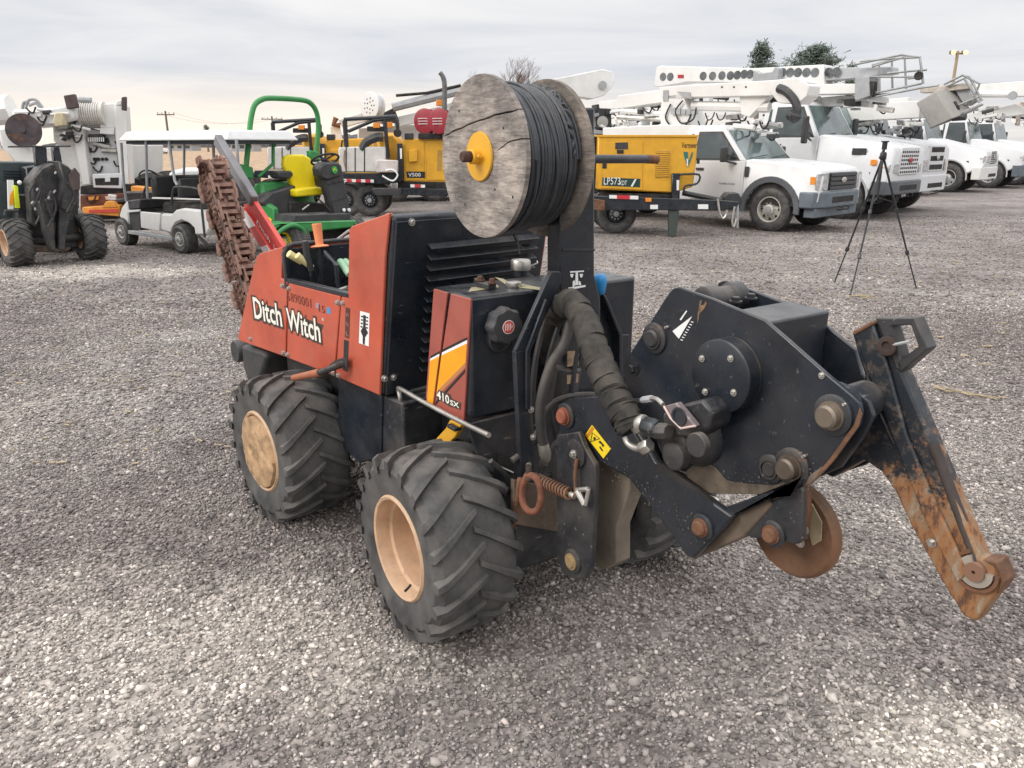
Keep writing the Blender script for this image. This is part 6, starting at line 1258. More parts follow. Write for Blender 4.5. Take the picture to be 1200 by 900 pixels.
px_solid(v1, 'reel_stand', FV1, [(490, 156), (520, 156), (520, 163), (490, 163)], -.1, .5, DARK, .01); px_solid(v1, 'amber_beacon', FV1, [(511, 117), (519, 117), (519, 124), (511, 124)], -.1, .1, AMBER, .01)
px_tube(v1, 'exhaust_stack', FV1, [(521, 166), (521, 126), (521, 100), (519, 90), (515.5, 85)], -.2, [.055] * 19 + [.05] * 6, mat('exhaust_grey', (.16, .165, .16), .5, .5, var=.2), sm=6)
FV2 = Fr(-5.2, 21.0, 2)
v2 = vac(FV2, (-88, -.10), 'yellow and white vacuum trailer half hidden behind the green mower')
road = [(422, 150)]
# back engine hoods seen between mower and tank
px_solid(v2, 'engine_box', FV2, [(335, 172), (338, 170), (424, 170), (426, 190), (335, 192)], .9, 1.0, YEL, .02)

# ---- utility derrick truck, rear view, at the left
FD = Fr(-8.4, 17.6, 8)
dg_ = thing('digger_derrick_truck', 'white utility derrick truck seen from behind at the left, with winch drum and orange outriggers', 'truck', FD)
D = lambda nm, L, y, th, m=WHITE2, bv=.015: px_solid(dg_, nm, FD, L, y, th, m, bv)
D('rear_panel', [(88, 126), (95, 124), (98, 214), (92, 215), (62, 172), (68, 168)], -.2, 1.4); D('side_post', [(76, 124), (92, 122), (106, 216), (96, 217), (84, 150)], -.35, .35)
D('side_post', [(134, 121), (146, 124), (152, 216), (142, 216), (135, 160)], -.35, .35); D('winch_hood', [(117, 122), (136, 121), (136, 150), (117, 150)], -.3, .8); D('winch_frame', [(95, 122), (118, 122), (118, 150), (97, 150)], -.1, .6)
b = MB(); b.lathe([(.24, 0), (.24, .05), (.20, .05), (.20, .45), (.24, .45), (.24, .5)], FD.at(94, 133, 'y', -.25), (1, 0, 0), 24); dw = P_(dg_, 'winch_drum', b, mat('rope_pale', (.62, .60, .55), .8))
for k in range(9): P_(dw, 'rope_turn', MB().tube([FD.at(94, 133, 'y', -.25) + V((.07 + k * .045, .215 * cos(a), .215 * sin(a))) for a in [j * 2 * pi / 20 for j in range(20)]], .02, 5, loop=True), mat('rope_pale', (.6, .6, .6)))
D('winch_motor', [(116, 150), (134, 149), (134, 158), (117, 157)], -.3, .4); D('control_panel', [(100, 150), (136, 158), (140, 214), (106, 215)], -.1, .4, WHITE)
pn = D('valve_row', [(103, 157), (120, 157), (123, 166), (103, 166)], -.25, .15, CHAR)
for k in range(9): px_solid(pn, 'valve_handle', FD, [(103 + k * 2.2, 161), (104 + k * 2.2, 161), (104 + k * 2.2, 166), (103 + k * 2.2, 166)], -.28, .02, DECW)
for k in range(4): P_(dg_, 'gauge', MB().lathe([(.035, 0), (.035, .02)], FD.at(111 + k * 4.6, 186.5, 'y', -.12), (0, -1, 0), 14), DARK)
D('step_frame', [(108, 204), (143, 203), (143, 221), (109, 220)], -.4, .12, WHITE); D('step_opening', [(111, 209), (139, 208), (139, 217), (112, 217)], -.41, .02, DARK, 0); D('step_latch', [(123, 207), (129, 207), (129, 213), (123, 213)], -.43, .02, WHITE, .003)
D('black_rail', [(94, 218), (152, 216), (152, 227), (94, 228)], -.35, .5, DARK); D('rust_panel', [(94, 229), (152, 226), (152, 244), (94, 246)], -.45, .3, mat('brown_rust_panel', (.16, .06, .035), .8, var=.3, rust=.3))
OR = mat('orange_outrigger', (.75, .30, .04), .5, var=.15, dust=.2); D('tail_lamp', [(103, 231), (115, 230), (115, 234), (104, 235)], -.48, .03, OR, .003); D('tail_lamp', [(123, 230), (133, 230), (130, 234), (124, 234)], -.48, .03, mat('pink_lamp', (.6, .42, .35), .4), .003)
o1 = D('outrigger_beam', [(96, 243), (140, 240), (140, 254), (97, 250)], -.7, .25, OR); px_solid(o1, 'orange_bracket', FD, [(120, 243), (124, 236), (132, 236), (138, 243)], -.72, .2, OR, .01); px_solid(o1, 'red_band', FD, [(104, 246), (138, 245), (138, 249), (104, 249)], -.72, .02, REDB)
D('outrigger_tower', [(153, 218), (173, 220), (176, 232), (154, 234)], -.4, .4, OR, .02); D('fuel_can', [(165, 223), (169, 223), (169, 231), (165, 231)], -.6, .12, REDB, .01)
for nm, L, y, m in (('boom_section', [(13, 128), (45, 128), (88, 122), (90, 140), (60, 148), (40, 150), (14, 140)], -.6, WHITE2), ('boom_base', [(60, 130), (80, 122), (88, 170), (62, 168)], -.3, WHITE2), ('boom_fairing', [(-4, 150), (10, 147), (20, 158), (36, 176), (46, 186), (46, 200), (20, 196), (0, 170)], -.9, WHITE2)): D(nm, L, y, .5, m, .05)
D('pad_plate', [(74, 112), (87, 110), (91, 126), (78, 128)], -.7, .12, mat('brown_plate', (.09, .065, .06), .8, var=.2)); D('pad_plate', [(142, 114), (147, 113), (147, 130), (142, 129)], -.7, .12, mat('brown_plate', (.1, .1, .1))); D('pad_bracket', [(136, 118), (143, 117), (143, 123), (136, 124)], -.6, .2)
px_tube(dg_, 'roof_bar', FD, [(92, 117), (107, 117.5)], -.3, .06, GREYP); D('hand_cover', [(62, 140), (64, 132), (72, 132), (75, 147), (64, 149)], -.9, .2, mat('cream_plastic', (.55, .47, .30), .6), .02)
c = FD.at(28, 153, 'y', -1.0); P_(dg_, 'auger_disc', MB().lathe([(.33, 0), (.33, .03), (.05, .035), (.05, .08), (.01, .08)], c, (.15, -1, .1), 36), mat('brown_blue_disc', (.07, .055, .06), .6, .2, var=.5, scale=3, rust=.45), label='large dark round auger disc')
for L in ([(30, 128), (33, 118), (42, 117), (50, 126)], [(34, 124), (42, 121), (48, 128)], [(26, 128), (28, 120), (34, 120)]): px_tube(dg_, 'boom_hose', FD, L, -.5, .03, GREYP, sm=4)
rnd = random.Random(8)
for k in range(16): px = rnd.uniform(68, 84); py = rnd.uniform(136, 162); px_solid(dg_, 'valve', FD, [(px, py), (px + rnd.uniform(2, 5), py), (px + 3, py + rnd.uniform(2, 5)), (px, py + 3)], -.5, .15, rnd.choice([CHAR, WHITE2, DARK, GREYP]))
clutter(dg_, FD, 62, 88, 128, 160, 22, 21, (-.5, -.3)); clutter(dg_, FD, 98, 136, 160, 200, 16, 22, (-.16, -.12)); clutter(dg_, FD, 20, 60, 126, 142, 10, 23, (-.66, -.62)); clutter(dg_, FD, 100, 140, 228, 244, 8, 24, (-.5, -.47))
D('cab_body', [(20, 176), (92, 170), (146, 170), (146, 222), (20, 222)], .5, 3.0, WHITE2); D('bumper', [(94, 250), (148, 250), (148, 256), (94, 258)], -.2, .2, BLK2)
for x in (.15, 1.75):
    road_wheel(dg_, WT_BIG, (x - .1, 1.2, .5), -1); road_wheel(dg_, WT_BIG, (x - .1, 2.6, .5), -1)
P_(dg_, 'mud_flap', MB().box(-.1, .35, .6, .63, .2, .9), DARK); P_(dg_, 'chassis', MB().box(-.2, 1.9, .3, 5, .6, .9), DARK)
px_tube(dg_, 'far_boom', FD, [(-6, 130), (14, 128)], .3, .3, WHITE2)

# ---- second plow machine at the left edge, front view
g0 = ground_at(22, 312); F2T = Fr(g0.x + .34, g0.y + .40, -44)
s2 = thing('vibratory_plow_trencher', 'black plow machine with knobby tyres seen head-on at the left edge', 'trencher', F2T)
ws_ = [wheel(s2, 0, -.50), wheel(s2, 0, .46, far=True), wheel(s2, -1.25, -.5), wheel(s2, -1.25, .46, far=True)]
S2 = lambda nm, L, x, th, m=BLK, bv=.015: px_solid(s2, nm, F2T, L, x, th, m, bv, ax='x')
GRN = mat('dark_green_grey_hood', (.035, .055, .060), .4, var=.15, dust=.3)
h2 = S2('engine_hood', [(-30, 189), (38, 190), (50, 190), (50, 262), (-30, 262)], -.35, -1.1, GRN)
for k in range(4): px_solid(h2, 'louver', F2T, [(4, 199 + k * 3.4), (44, 200 + k * 3.4), (44, 201.6 + k * 3.4), (4, 200.6 + k * 3.4)], -.345, .02, BLK, .003, ax='x')
S2('console', [(30, 196), (72, 190), (93, 205), (93, 245), (38, 250)], -.05, -.35); S2('front_frame', [(20, 228), (92, 228), (92, 290), (40, 296), (20, 262)], .0, -.3, BLK2)
S2('mast', [(40, 170), (55, 172), (56, 198), (43, 196)], .1, -.12); S2('mast', [(62, 172), (70, 171), (74, 195), (64, 192)], .1, -.12); S2('cross_bar', [(10, 171), (83, 170.5), (83, 172.3), (10, 173)], .15, -.04, CHAR, .004)
S2('plow_case', [(35, 212), (48, 196), (62, 190), (74, 196), (80, 220), (76, 238), (66, 262), (48, 262), (38, 240)], .35, -.35, BLK2, .03); S2('plow_plate', [(68, 188), (82, 196), (90, 212), (92, 236), (84, 250), (70, 244), (74, 210)], .55, -.5, BLK2, .02)
S2('spool_plate', [(80, 206), (88, 196), (94, 204), (94, 222), (84, 224)], .57, -.05, mat('brown_plate', (.2, .1, .05)), .01)
S2('lift_arm', [(46, 236), (62, 232), (66, 292), (60, 296), (52, 270)], .5, -.15, BLK2); S2('lift_arm', [(70, 230), (88, 226), (80, 268), (76, 294), (68, 292)], .5, -.15, BLK2); S2('side_stay', [(34, 218), (40, 214), (44, 268), (36, 262)], .3, -.2, BLK2)
P_(s2, 'axle', MB().cyl((0, -.5, .33), (0, .46, .33), .06), BLK2); P_(s2, 'axle', MB().cyl((-1.25, -.5, .33), (-1.25, .46, .33), .06), BLK2); S2('skid', [(40, 286), (60, 290), (84, 290), (80, 295), (40, 296)], .1, -.2, mat('muddy_steel', (.1, .1, .1)))
S2('white_decal', [(9, 211), (16, 211), (16, 245), (10, 245)], .02, -.04, DECW, 0); S2('orange_decal', [(12, 228), (16, 222), (16, 240), (11, 240)], .03, -.01, YELDEC, 0); S2('yellow_vest_cloth', [(16.5, 217), (21, 218), (24, 244), (18, 244)], .06, -.04, mat('hi_vis_yellow', (.75, .85, .02), .6), .004)
rnd = random.Random(14)
for k in range(9):
    a = (rnd.uniform(36, 80), rnd.uniform(200, 236)); px_tube(s2, 'hydraulic_hose', F2T, [a, (a[0] + rnd.uniform(-8, 8), a[1] + 14), (a[0] + rnd.uniform(-8, 8), a[1] + 34)], .56, .014, HOSE, ax='x', n=6, sm=4)
for k in range(6): a = (rnd.uniform(38, 72), rnd.uniform(196, 250)); px_tube(s2, 'hose_fitting', F2T, [a, (a[0] + rnd.uniform(-3, 3), a[1] + 3)], .6, .012, GREYP, ax='x', n=8)
P_(s2, 'round_cap', MB().ball(F2T.at(23, 214, 'x', .06), .03), DECW)
px_tube(s2, 'guard_bar', F2T, [(6, 252), (6, 247), (22, 247)], .2, .02, CHAR, ax='x')

# ---- white golf cart
g0, g1 = ground_at(216, 297), ground_at(148, 287); FC = Fr(g0.x, g0.y, math.degrees(atan2(g1.y - g0.y, g1.x - g0.x)))
WB = (g1 - g0).length
gc = thing('golf_cart', 'white golf cart with a long canopy and black seats', 'golf cart', FC)
for x in (0, WB):
    road_wheel(gc, WT_CART, (x, -.04, .225), 1); road_wheel(gc, WT_CART, (x, -1.0, .225), -1)
Cc = lambda nm, L, y, th, m=WHITE, bv=.02: px_solid(gc, nm, FC, L, y, th, m, bv)
PW = mat('cart_white', (.66, .66, .65), .35, var=.04, dust=.25)
archs = [(198, 271), (200, 264), (205, 260), (213, 258), (221, 262), (226, 271)]
bdy = Cc('rear_body', [(188, 250), (200, 251), (205, 246), (214, 244), (243, 247), (249, 262), (242, 276), (228, 276)] + [(227, 268), (221, 262), (213, 259), (206, 262), (202, 268), (201, 274), (188, 270)], .02, -1.12, PW, .03)
Cc('side_panel', [(164, 248), (187, 250), (187, 271), (165, 267)], .02, -.05, PW, .01); Cc('under_seat', [(165, 249), (236, 250), (236, 268), (165, 266)], -.08, -.9, DARK, .01)
Cc('front_cowl', [(139, 252), (142, 242), (147, 236), (149, 236), (152, 270), (148, 271), (142, 258)], .0, -1.08, PW, .03); Cc('front_cowl_trim', [(148, 246.5), (163, 245.5), (163, 248), (148, 249)], .03, -.03, PW, .004)
Cc('dashboard', [(149, 235), (163, 233), (164, 245), (148, 246)], -.02, -1.0, CHAR, .02); Cc('floor_well', [(149, 249), (164, 248), (165, 270), (152, 269)], -.02, -.9, CHAR, .01); Cc('running_board', [(150, 270), (204, 278), (204, 282), (150, 274)], .06, -.1, GREYP, .006); Cc('running_board', [(150, 270), (204, 278), (204, 282), (150, 274)], -1.0, -.1, GREYP, .006)
Cc('seat', [(190, 236), (216, 238), (216, 250), (190, 249)], -.05, -.95, DARK, .03); Cc('seat', [(216, 240), (238, 240), (240, 248), (216, 248)], -.05, -.95, DARK, .03)
Cc('seat_back', [(175, 210), (179, 206), (181, 206), (182, 230), (178, 233)], -.05, -.95, CHAR, .03); Cc('seat_back', [(206, 212), (209, 208), (212, 232), (208, 236)], -.05, -.95, CHAR, .03)
Cc('white_seat_trim', [(178, 231), (236, 233), (236, 234.5), (178, 233)], .0, -.05, PW, .002)
zR = FC.at(140, 165, 'y', .10).z; xa, xb = FC.at(137, 166, 'z', zR).x, FC.at(300, 164, 'y', .1).x
b = MB(); xF = FC.at(137, 165.5, 'y', .1).x; xB = xF - 3.0
b.prism([(xF, .1, zR), (xB, .1, zR), (xB, -1.15, zR), (xF, -1.15, zR)], None, top=[(xF - .12, .0, zR + .14), (xB + .1, .0, zR + .14), (xB + .1, -1.05, zR + .14), (xF - .12, -1.05, zR + .14)]); P_(gc, 'canopy', b, PW, .03, seg=3)
P_(gc, 'canopy_lining', MB().box(xB + .08, xF - .08, -1.05, .0, zR - .05, zR - .002), mat('lining_grey', (.06, .07, .08), .8), .01)
PO = mat('pale_post', (.34, .35, .37), .5, .3)
for L, y in (([(142, 167), (145, 215), (148, 236)], .02), ([(171, 163), (172, 205), (173, 232)], .02), ([(198, 163), (202, 195), (205, 212), (208, 217)], .02), ([(250, 165), (251, 205)], -.3), ([(216, 168), (215.5, 206)], -1.0), ([(277, 163), (280, 210)], .02)): px_tube(gc, 'canopy_post', FC, L, y, .022, PO, n=8)
px_tube(gc, 'arm_rail', FC, [(201, 240), (203, 223), (208, 219), (230, 221), (235, 228), (237, 250), (240, 278)], .03, .018, CHAR, sm=4); px_tube(gc, 'rear_bumper_bar', FC, [(232, 276), (244, 288), (262, 285)], -.1, .025, CHAR)
b = MB(); c = FC.at(175, 209, 'y', -.35); b.tube([c + V((.10 * cos(a) * .6, .17 * sin(a), .17 * cos(a) * .75)) for a in [k * 2 * pi / 24 for k in range(24)]], .014, 7, loop=True); sw = P_(gc, 'steering_wheel', b, DARK); P_(sw, 'steering_spoke', MB().tube([c + V((0, -.16, 0)), c + V((0, .16, 0))], .012, 6), DARK); P_(gc, 'steering_column', MB().tube([c, FC.at(163, 240, 'y', -.35)], .02, 8), DARK)
Cc('tail_lamp', [(244, 253), (248, 256), (247, 262), (244, 261)], .04, -.03, REDL, .004)
# white low cart beyond
FC2 = Fr(-6.9, 16.0, 20); c2 = thing('white_boat_cover', 'low white covered body standing behind the golf cart seats', 'trailer', FC2)
px_solid(c2, 'cover', FC2, [(198, 202), (216, 198), (250, 198), (256, 208), (256, 240), (198, 236)], 0, 1.2, PW, .06, seg=3); P_(c2, 'base_frame', MB().box(-.9, 1.1, .2, 1.0, .02, .7), DARK)

# ---- green ride-on mower with roll bar
g0 = ground_at(341, 307); FW = Fr(g0.x, g0.y, -38)
mw = thing('ride_on_mower', 'green ride-on mower with yellow seat and tall green roll bar', 'mower', FW)
GRN_ = mat('mower_green', (.025, .23, .055), .35, var=.08, dust=.2); MY = mat('mower_yellow', (.86, .68, .01), .45, var=.05)
Mx = lambda nm, L, x, th, m, bv=.015, lab=None: px_solid(mw, nm, FW, L, x, th, m, bv, ax='x', label=lab)
My = lambda nm, L, y, th, m, bv=.015: px_solid(mw, nm, FW, L, y, th, m, bv)
WM = road_wheel_meshes(.29, .26, .14, mat('mower_yellow', (.8, .6, 0)), dish=.04, holes=0)
for y in (.05, 1.15): road_wheel(mw, WM, (.0, y, .29), -1 if y < .5 else 1)
WMr = road_wheel_meshes(.22, .18, .11, mat('mower_yellow', (.8, .6, 0)), dish=.03, holes=0)
for y in (.1, 1.05): road_wheel(mw, WMr, (-1.45, y, .22), -1 if y < .5 else 1)
XR = -.85
px_tube(mw, 'roll_bar', FW, [(304, 265), (298, 240), (291, 222), (288, 204), (292, 160), (294, 140), (298, 124), (306, 117), (318, 115), (352, 117), (364, 121), (371, 132), (373, 150), (370, 182)], XR, .040, GRN_, ax='x', n=10, sm=5)
Mx('roll_bar_joint', [(283, 192), (297, 196), (298, 210), (283, 208)], XR + .05, -.1, GRN_); Mx('roll_bar_joint', [(363, 176), (375, 178), (375, 190), (364, 190)], XR + .05, -.1, GRN_)
px_tube(mw, 'roll_bar_brace', FW, [(303, 207), (320, 192), (320, 162)], XR + .06, .026, GRN_, ax='x', n=8); 
My('rear_hood', [(290, 230), (296, 216), (306, 213), (309, 236), (320, 262), (316, 282), (296, 262)], .1, .95, GRN_, .04); My('side_body', [(291, 232), (306, 235), (320, 244), (321, 268), (318, 296), (300, 270)], .02, .1, GRN_, .02); My('yellow_stripe', [(297, 246), (306, 249), (318, 257), (318, 261), (306, 253), (297, 249)], .008, .01, MY, 0)
My('lower_skirt', [(300, 262), (318, 270), (321, 300), (306, 290)], .0, .1, CHAR)
Mx('dark_fender', [(308, 237), (318, 226), (347, 217), (347, 262), (319, 262), (316, 246)], -.50, -.45, CHAR, .02); Mx('seat_base', [(340, 236), (385, 238), (395, 262), (340, 262)], -.45, -.5, DARK, .02); Mx('battery_tray', [(318, 212), (340, 208), (344, 214), (340, 224), (318, 226)], -.75, -.2, DARK, .02)
b = MB(); sp = FW.pts([(333, 193), (334, 184), (340, 181), (356, 181), (364, 185), (372, 200), (374, 216), (369, 222), (346, 222), (341, 214)], 'x', -.60); b.prism(sp, (-.10, 0, 0)); st_ = P_(mw, 'seat', b, MY, .03, seg=3, label='bright yellow seat')
b = MB(); b.prism(FW.pts([(347, 222), (372, 219), (382, 221), (383, 228), (348, 231)], 'x', -.35), (-.35, 0, 0)); P_(st_, 'seat_cushion', b, MY, .03, seg=3)
Mx('armrest', [(326, 201), (342, 200), (345, 205), (340, 210), (328, 209)], -.55, -.25, CHAR, .02); Mx('armrest', [(372, 200), (379, 202), (380, 216), (374, 218)], -.50, -.2, CHAR, .02)
My('front_deck', [(319, 262), (410, 256), (418, 262), (418, 268), (360, 276), (350, 277), (343, 264), (320, 268)], .0, 1.2, GRN_, .02) if False else Mx('front_fender', [(320, 262), (418, 258), (420, 266), (362, 272), (352, 279), (344, 266), (330, 264), (322, 272)], .22, -.45, GRN_, .02)
px_tube(mw, 'fender_arch', FW, [(322, 282), (328, 271), (342, 264), (354, 268), (360, 280)], .24, .03, GRN_, ax='x', n=8, sm=4)
Mx('deck_panel', [(325, 268), (420, 262), (420, 290), (330, 300)], -.05, -.3, DARK, .02); Mx('foot_platform', [(345, 252), (410, 250), (415, 260), (345, 263)], .1, -.5, CHAR, .01)
Mx('steering_column', [(377, 195), (401, 192), (403, 204), (409, 232), (413, 258), (392, 260), (386, 232), (380, 212)], -.10, -.16, CHAR, .03); b = MB(); 
for L in ([(384, 216), (405, 211)], [(388, 236), (409, 230)]): px_tube(mw, 'column_seam', FW, L, -.09, .006, DARK, ax='x')
Mx('column_bonnet', [(374, 196), (381, 190), (399, 190), (402, 206), (384, 212), (376, 208)], -.06, -.2, CHAR, .03)
c = FW.at(392, 199, 'x', -.055); em = P_(mw, 'deer_emblem', MB().lathe([(.055, 0), (.055, .006)], c, (1, 0, .1), 20), mat('emblem_green', (.02, .30, .05), .5)); b = MB(); b.tube([c + V((.008, .03, -.01)), c + V((.008, -.01, .012)), c + V((.008, -.03, -.012))], .005, 5); b.tube([c + V((.008, .01, .03)), c + V((.008, -.02, .0))], .004, 5); P_(em, 'emblem_print', b, MY)
for q in ((402.5, 246), (408.5, 246)): P_(mw, 'headlight', MB().lathe([(.028, 0), (.028, .02), (.01, .024)], FW.at(*q, 'x', -.09), (1, 0, 0), 14), mat('bright_lens', (.85, .85, .85), .1))
c = FW.at(381, 187, 'x', -.22); b = MB(); b.tube([c + V((.14 * cos(a), .235 * sin(a), .085 * cos(a))) for a in [k * 2 * pi / 28 for k in range(28)]], .017, 8, loop=True); sw = P_(mw, 'steering_wheel', b, DARK)
for a in (.4, 2.6, 4.6): P_(sw, 'steering_spoke', MB().tube([c, c + V((.14 * cos(a), .235 * sin(a), .085 * cos(a)))], .014, 6), DARK)
P_(mw, 'steering_shaft', MB().tube([c, FW.at(391, 196, 'x', -.15)], .025, 8), DARK)
px_tube(mw, 'pedal_lever', FW, [(372, 232), (390, 250), (396, 262)], .0, .012, DARK, ax='x', sm=3); px_tube(mw, 'pedal_lever', FW, [(386, 262), (384, 254), (388, 251)], .05, .016, CHAR, ax='x'); px_tube(mw, 'deck_strut', FW, [(412, 250), (426, 266)], .05, .016, DARK, ax='x')
px_tube(mw, 'seat_lever', FW, [(362, 240), (354, 246)], -.3, .012, ZINC, ax='x')

# ---- camera tripod on the gravel
ft = [ground_at(978, 331), ground_at(996.5, 346), ground_at(1073.5, 338)]; FT = Fr(sum(p.x for p in ft) / 3, sum(p.y for p in ft) / 3, 0)
tp = thing('camera_tripod', 'black camera tripod with spread legs standing in front of the white trucks', 'tripod', FT)
TB = mat('tripod_black', (.02, .021, .024), .4, var=.1)
topz = FT.at(1036, 181, 'y', 0).z; hub = FT.at(1035, 183, 'y', 0); mid_ = FT.at(1032, 218, 'y', 0)
for p in ft:
    q = FT.I @ p; l = P_(tp, 'leg', MB().tube([hub + (q - hub) * .02, hub + (q - hub) * .40], .013, 8), TB); P_(l, 'leg_section', MB().tube([hub + (q - hub) * .40, hub + (q - hub) * .72], .0105, 8), TB); P_(l, 'leg_section', MB().tube([hub + (q - hub) * .72, q + V((0, 0, .01))], .008, 8), TB)
    for t in (.40, .72): P_(l, 'leg_clamp', MB().obox(hub + (q - hub) * t, q - hub, .05, .034, .034), TB, .004)
    P_(l, 'rubber_foot', MB().ball(q + V((0, 0, .012)), .014), RUBBER); P_(tp, 'spreader_bar', MB().tube([hub + (q - hub) * .34, V((hub.x, hub.y, hub.z - (hub.z) * .30))], .005, 6), TB)
P_(tp, 'centre_column', MB().tube([V((hub.x, hub.y, hub.z - .45)), V((hub.x, hub.y, hub.z + .12))], .012, 8), TB); P_(tp, 'tripod_collar', MB().lathe([(.03, -.04), (.036, -.03), (.036, .03), (.026, .045)], hub, (0, 0, 1), 16), TB)
hh_ = FT.at(1036, 166, 'y', 0); P_(tp, 'pan_head', MB().box(hub.x - .022, hub.x + .022, -.022, .022, hub.z + .07, hub.z + .15).box(hub.x - .034, hub.x + .034, -.03, .03, hub.z + .15, hub.z + .165), TB, .004)
P_(tp, 'pan_handle', MB().tube([V((hub.x, 0, hub.z + .10)), V((hub.x - .10, -.12, hub.z - .02))], .006, 6), TB)

# ================================================================ FAR THINGS
POLE = mat('pole_wood', (.17, .14, .12), .9, var=.2)
def pole(px, top, dist, label, arm=2.4):
    p = Fr(0, dist, 0).at(px, 165, 'y', 0); z = Fr(0, dist, 0).at(px, top, 'y', 0).z; r = thing('utility_pole', label, 'pole', Fr(p.x, dist, 0), 'utility poles along the far road')
    P_(r, 'pole_shaft', MB().tube([(0, 0, 0), (0, 0, z)], [.20, .13], 8), POLE); P_(r, 'crossarm', MB().box(-arm / 2, arm / 2, -.06, .06, z - .55, z - .4), POLE)
    for x in (-.45, -.2, .2, .45): P_(r, 'insulator', MB().cyl((x * arm, 0, z - .4), (x * arm, 0, z - .15), .06, 6), GREYP)
    return V((p.x, dist, z - .3))
a1 = pole(198, 130, 110, 'wooden utility pole with crossarm rising behind the golf cart canopy'); a2 = pole(321, 136, 130, 'wooden utility pole with crossarm seen inside the green roll bar', 3.4)
WIRE = mat('wire', (.09, .09, .10), .6)
def wire(a, b_, sag, r=.012, name='power_line'):
    P = [a + (b_ - a) * t + V((0, 0, -sag * 4 * t * (1 - t))) for t in [k / 16 for k in range(17)]]; return P_(None, name, MB().tube(P, r, 4), WIRE)
for k, x in enumerate((-1.05, 1.05)):
    tag(wire(a1 + V((x, 0, .1)), a2 + V((x, 0, .1)), 1.2), ('nearer' if k else 'farther') + ' of the two thin wires hung between the far wooden poles', 'wire', 'wires between the far poles')
Fw = Fr(0, 95, 0)
for k, (ya, yb_, nm) in enumerate(((76, 66, 'topmost'), (83, 76, 'middle'), (88, 83, 'lowest'))):
    tag(wire(Fw.at(1050, ya, 'y', 0), Fw.at(1330, yb_, 'y', 0), .3, .022), nm + ' of the three overhead wires crossing the sky at the right', 'wire')
# lit yard lamp
FY = Fr(Fr(0, 70, 0).at(1121, 70, 'y', 0).x, 70, 0); yl = thing('yard_lamp', 'tall pole with two lit flood lamps against the sky at the right', 'lamp', FY)
zt_ = FY.at(1121, 60, 'y', 0).z; P_(yl, 'lamp_pole', MB().tube([(0, 0, 0), (0, 0, zt_)], [.16, .12], 8), mat('pole_ochre', (.35, .27, .18), .8)); P_(yl, 'lamp_arm', MB().box(-.55, .55, -.05, .05, zt_ - .25, zt_ - .12), POLE)
EM = mat('lit_lamp', (1, .60, .20), .5, emit=2.2)
for x in (-.50, .52):
    l = P_(yl, 'lamp_head', MB().obox((x, -.1, zt_ - .1), (1, 0, 0), .42, .3, .26), POLE, .03); P_(l, 'lamp_bulb', MB().ball((x, -.28, zt_ - .12), .21, .10, .17, 12, 8), EM)
# trees
BARK = mat('bare_bark', (.17, .135, .12), .95, var=.2)
def bare_tree(px, base_d, top_px, label, seed, spread=1.0, lv=5):
    fr = Fr(0, base_d, 0); p = fr.at(px, 165, 'y', 0); h = fr.at(px, top_px, 'y', 0).z; r = thing('bare_tree', label, 'tree', Fr(p.x, base_d, 0), 'leafless trees beyond the yard'); rnd = random.Random(seed)
    T = MB(); T.tube([(0, 0, 0), (.05, 0, h * .2), (0, 0, h * .34)], [h * .028, h * .022, h * .018], 7); P_(r, 'trunk', T, BARK); b = MB()
    def grow(p, d, l, rad, k):
        q = p + d * l; m = (p + q) / 2 + V((rnd.uniform(-1, 1), rnd.uniform(-1, 1), rnd.uniform(-.5, .5))) * l * .08; b.tube([p, m, q], [rad, rad * .85, rad * .7], 4 if k < 3 else 5, caps=False)
        if k == 0: return
        for i in range(rnd.choice((2, 3, 3))):
            nd = (d + V((rnd.uniform(-1, 1), rnd.uniform(-1, 1), rnd.uniform(-.25, .7))) * .62 * spread).normalized(); grow(q if i else p + d * l * .75, nd, l * rnd.uniform(.62, .82), rad * .62, k - 1)
    for i in range(5): grow(V((0, 0, h * (.2 + .035 * i))), V((rnd.uniform(-.8, .8) * spread, rnd.uniform(-.8, .8), 1)).normalized(), h * .19, h * .009, lv)
    P_(r, 'crown', b, BARK)
bare_tree(592, 75, 57, 'large leafless tree rising behind the wooden spool', 21, .8, 6)
bare_tree(163, 230, 148, 'small leafless tree on the horizon left of the canopy', 22, 1.1, 4); bare_tree(190, 240, 148, 'pale leafless thicket tree behind the canopy front', 25, 1.2, 4)
bare_tree(390, 170, 146, 'leafless tree on the horizon right of the green roll bar', 23, 1.2, 4); bare_tree(366, 190, 150, 'leafless tree on the horizon framed by the green roll bar', 24, 1.2, 4)
NEEDLE = mat('pine_needles', (.10, .13, .10), .8, var=.35, scale=2)
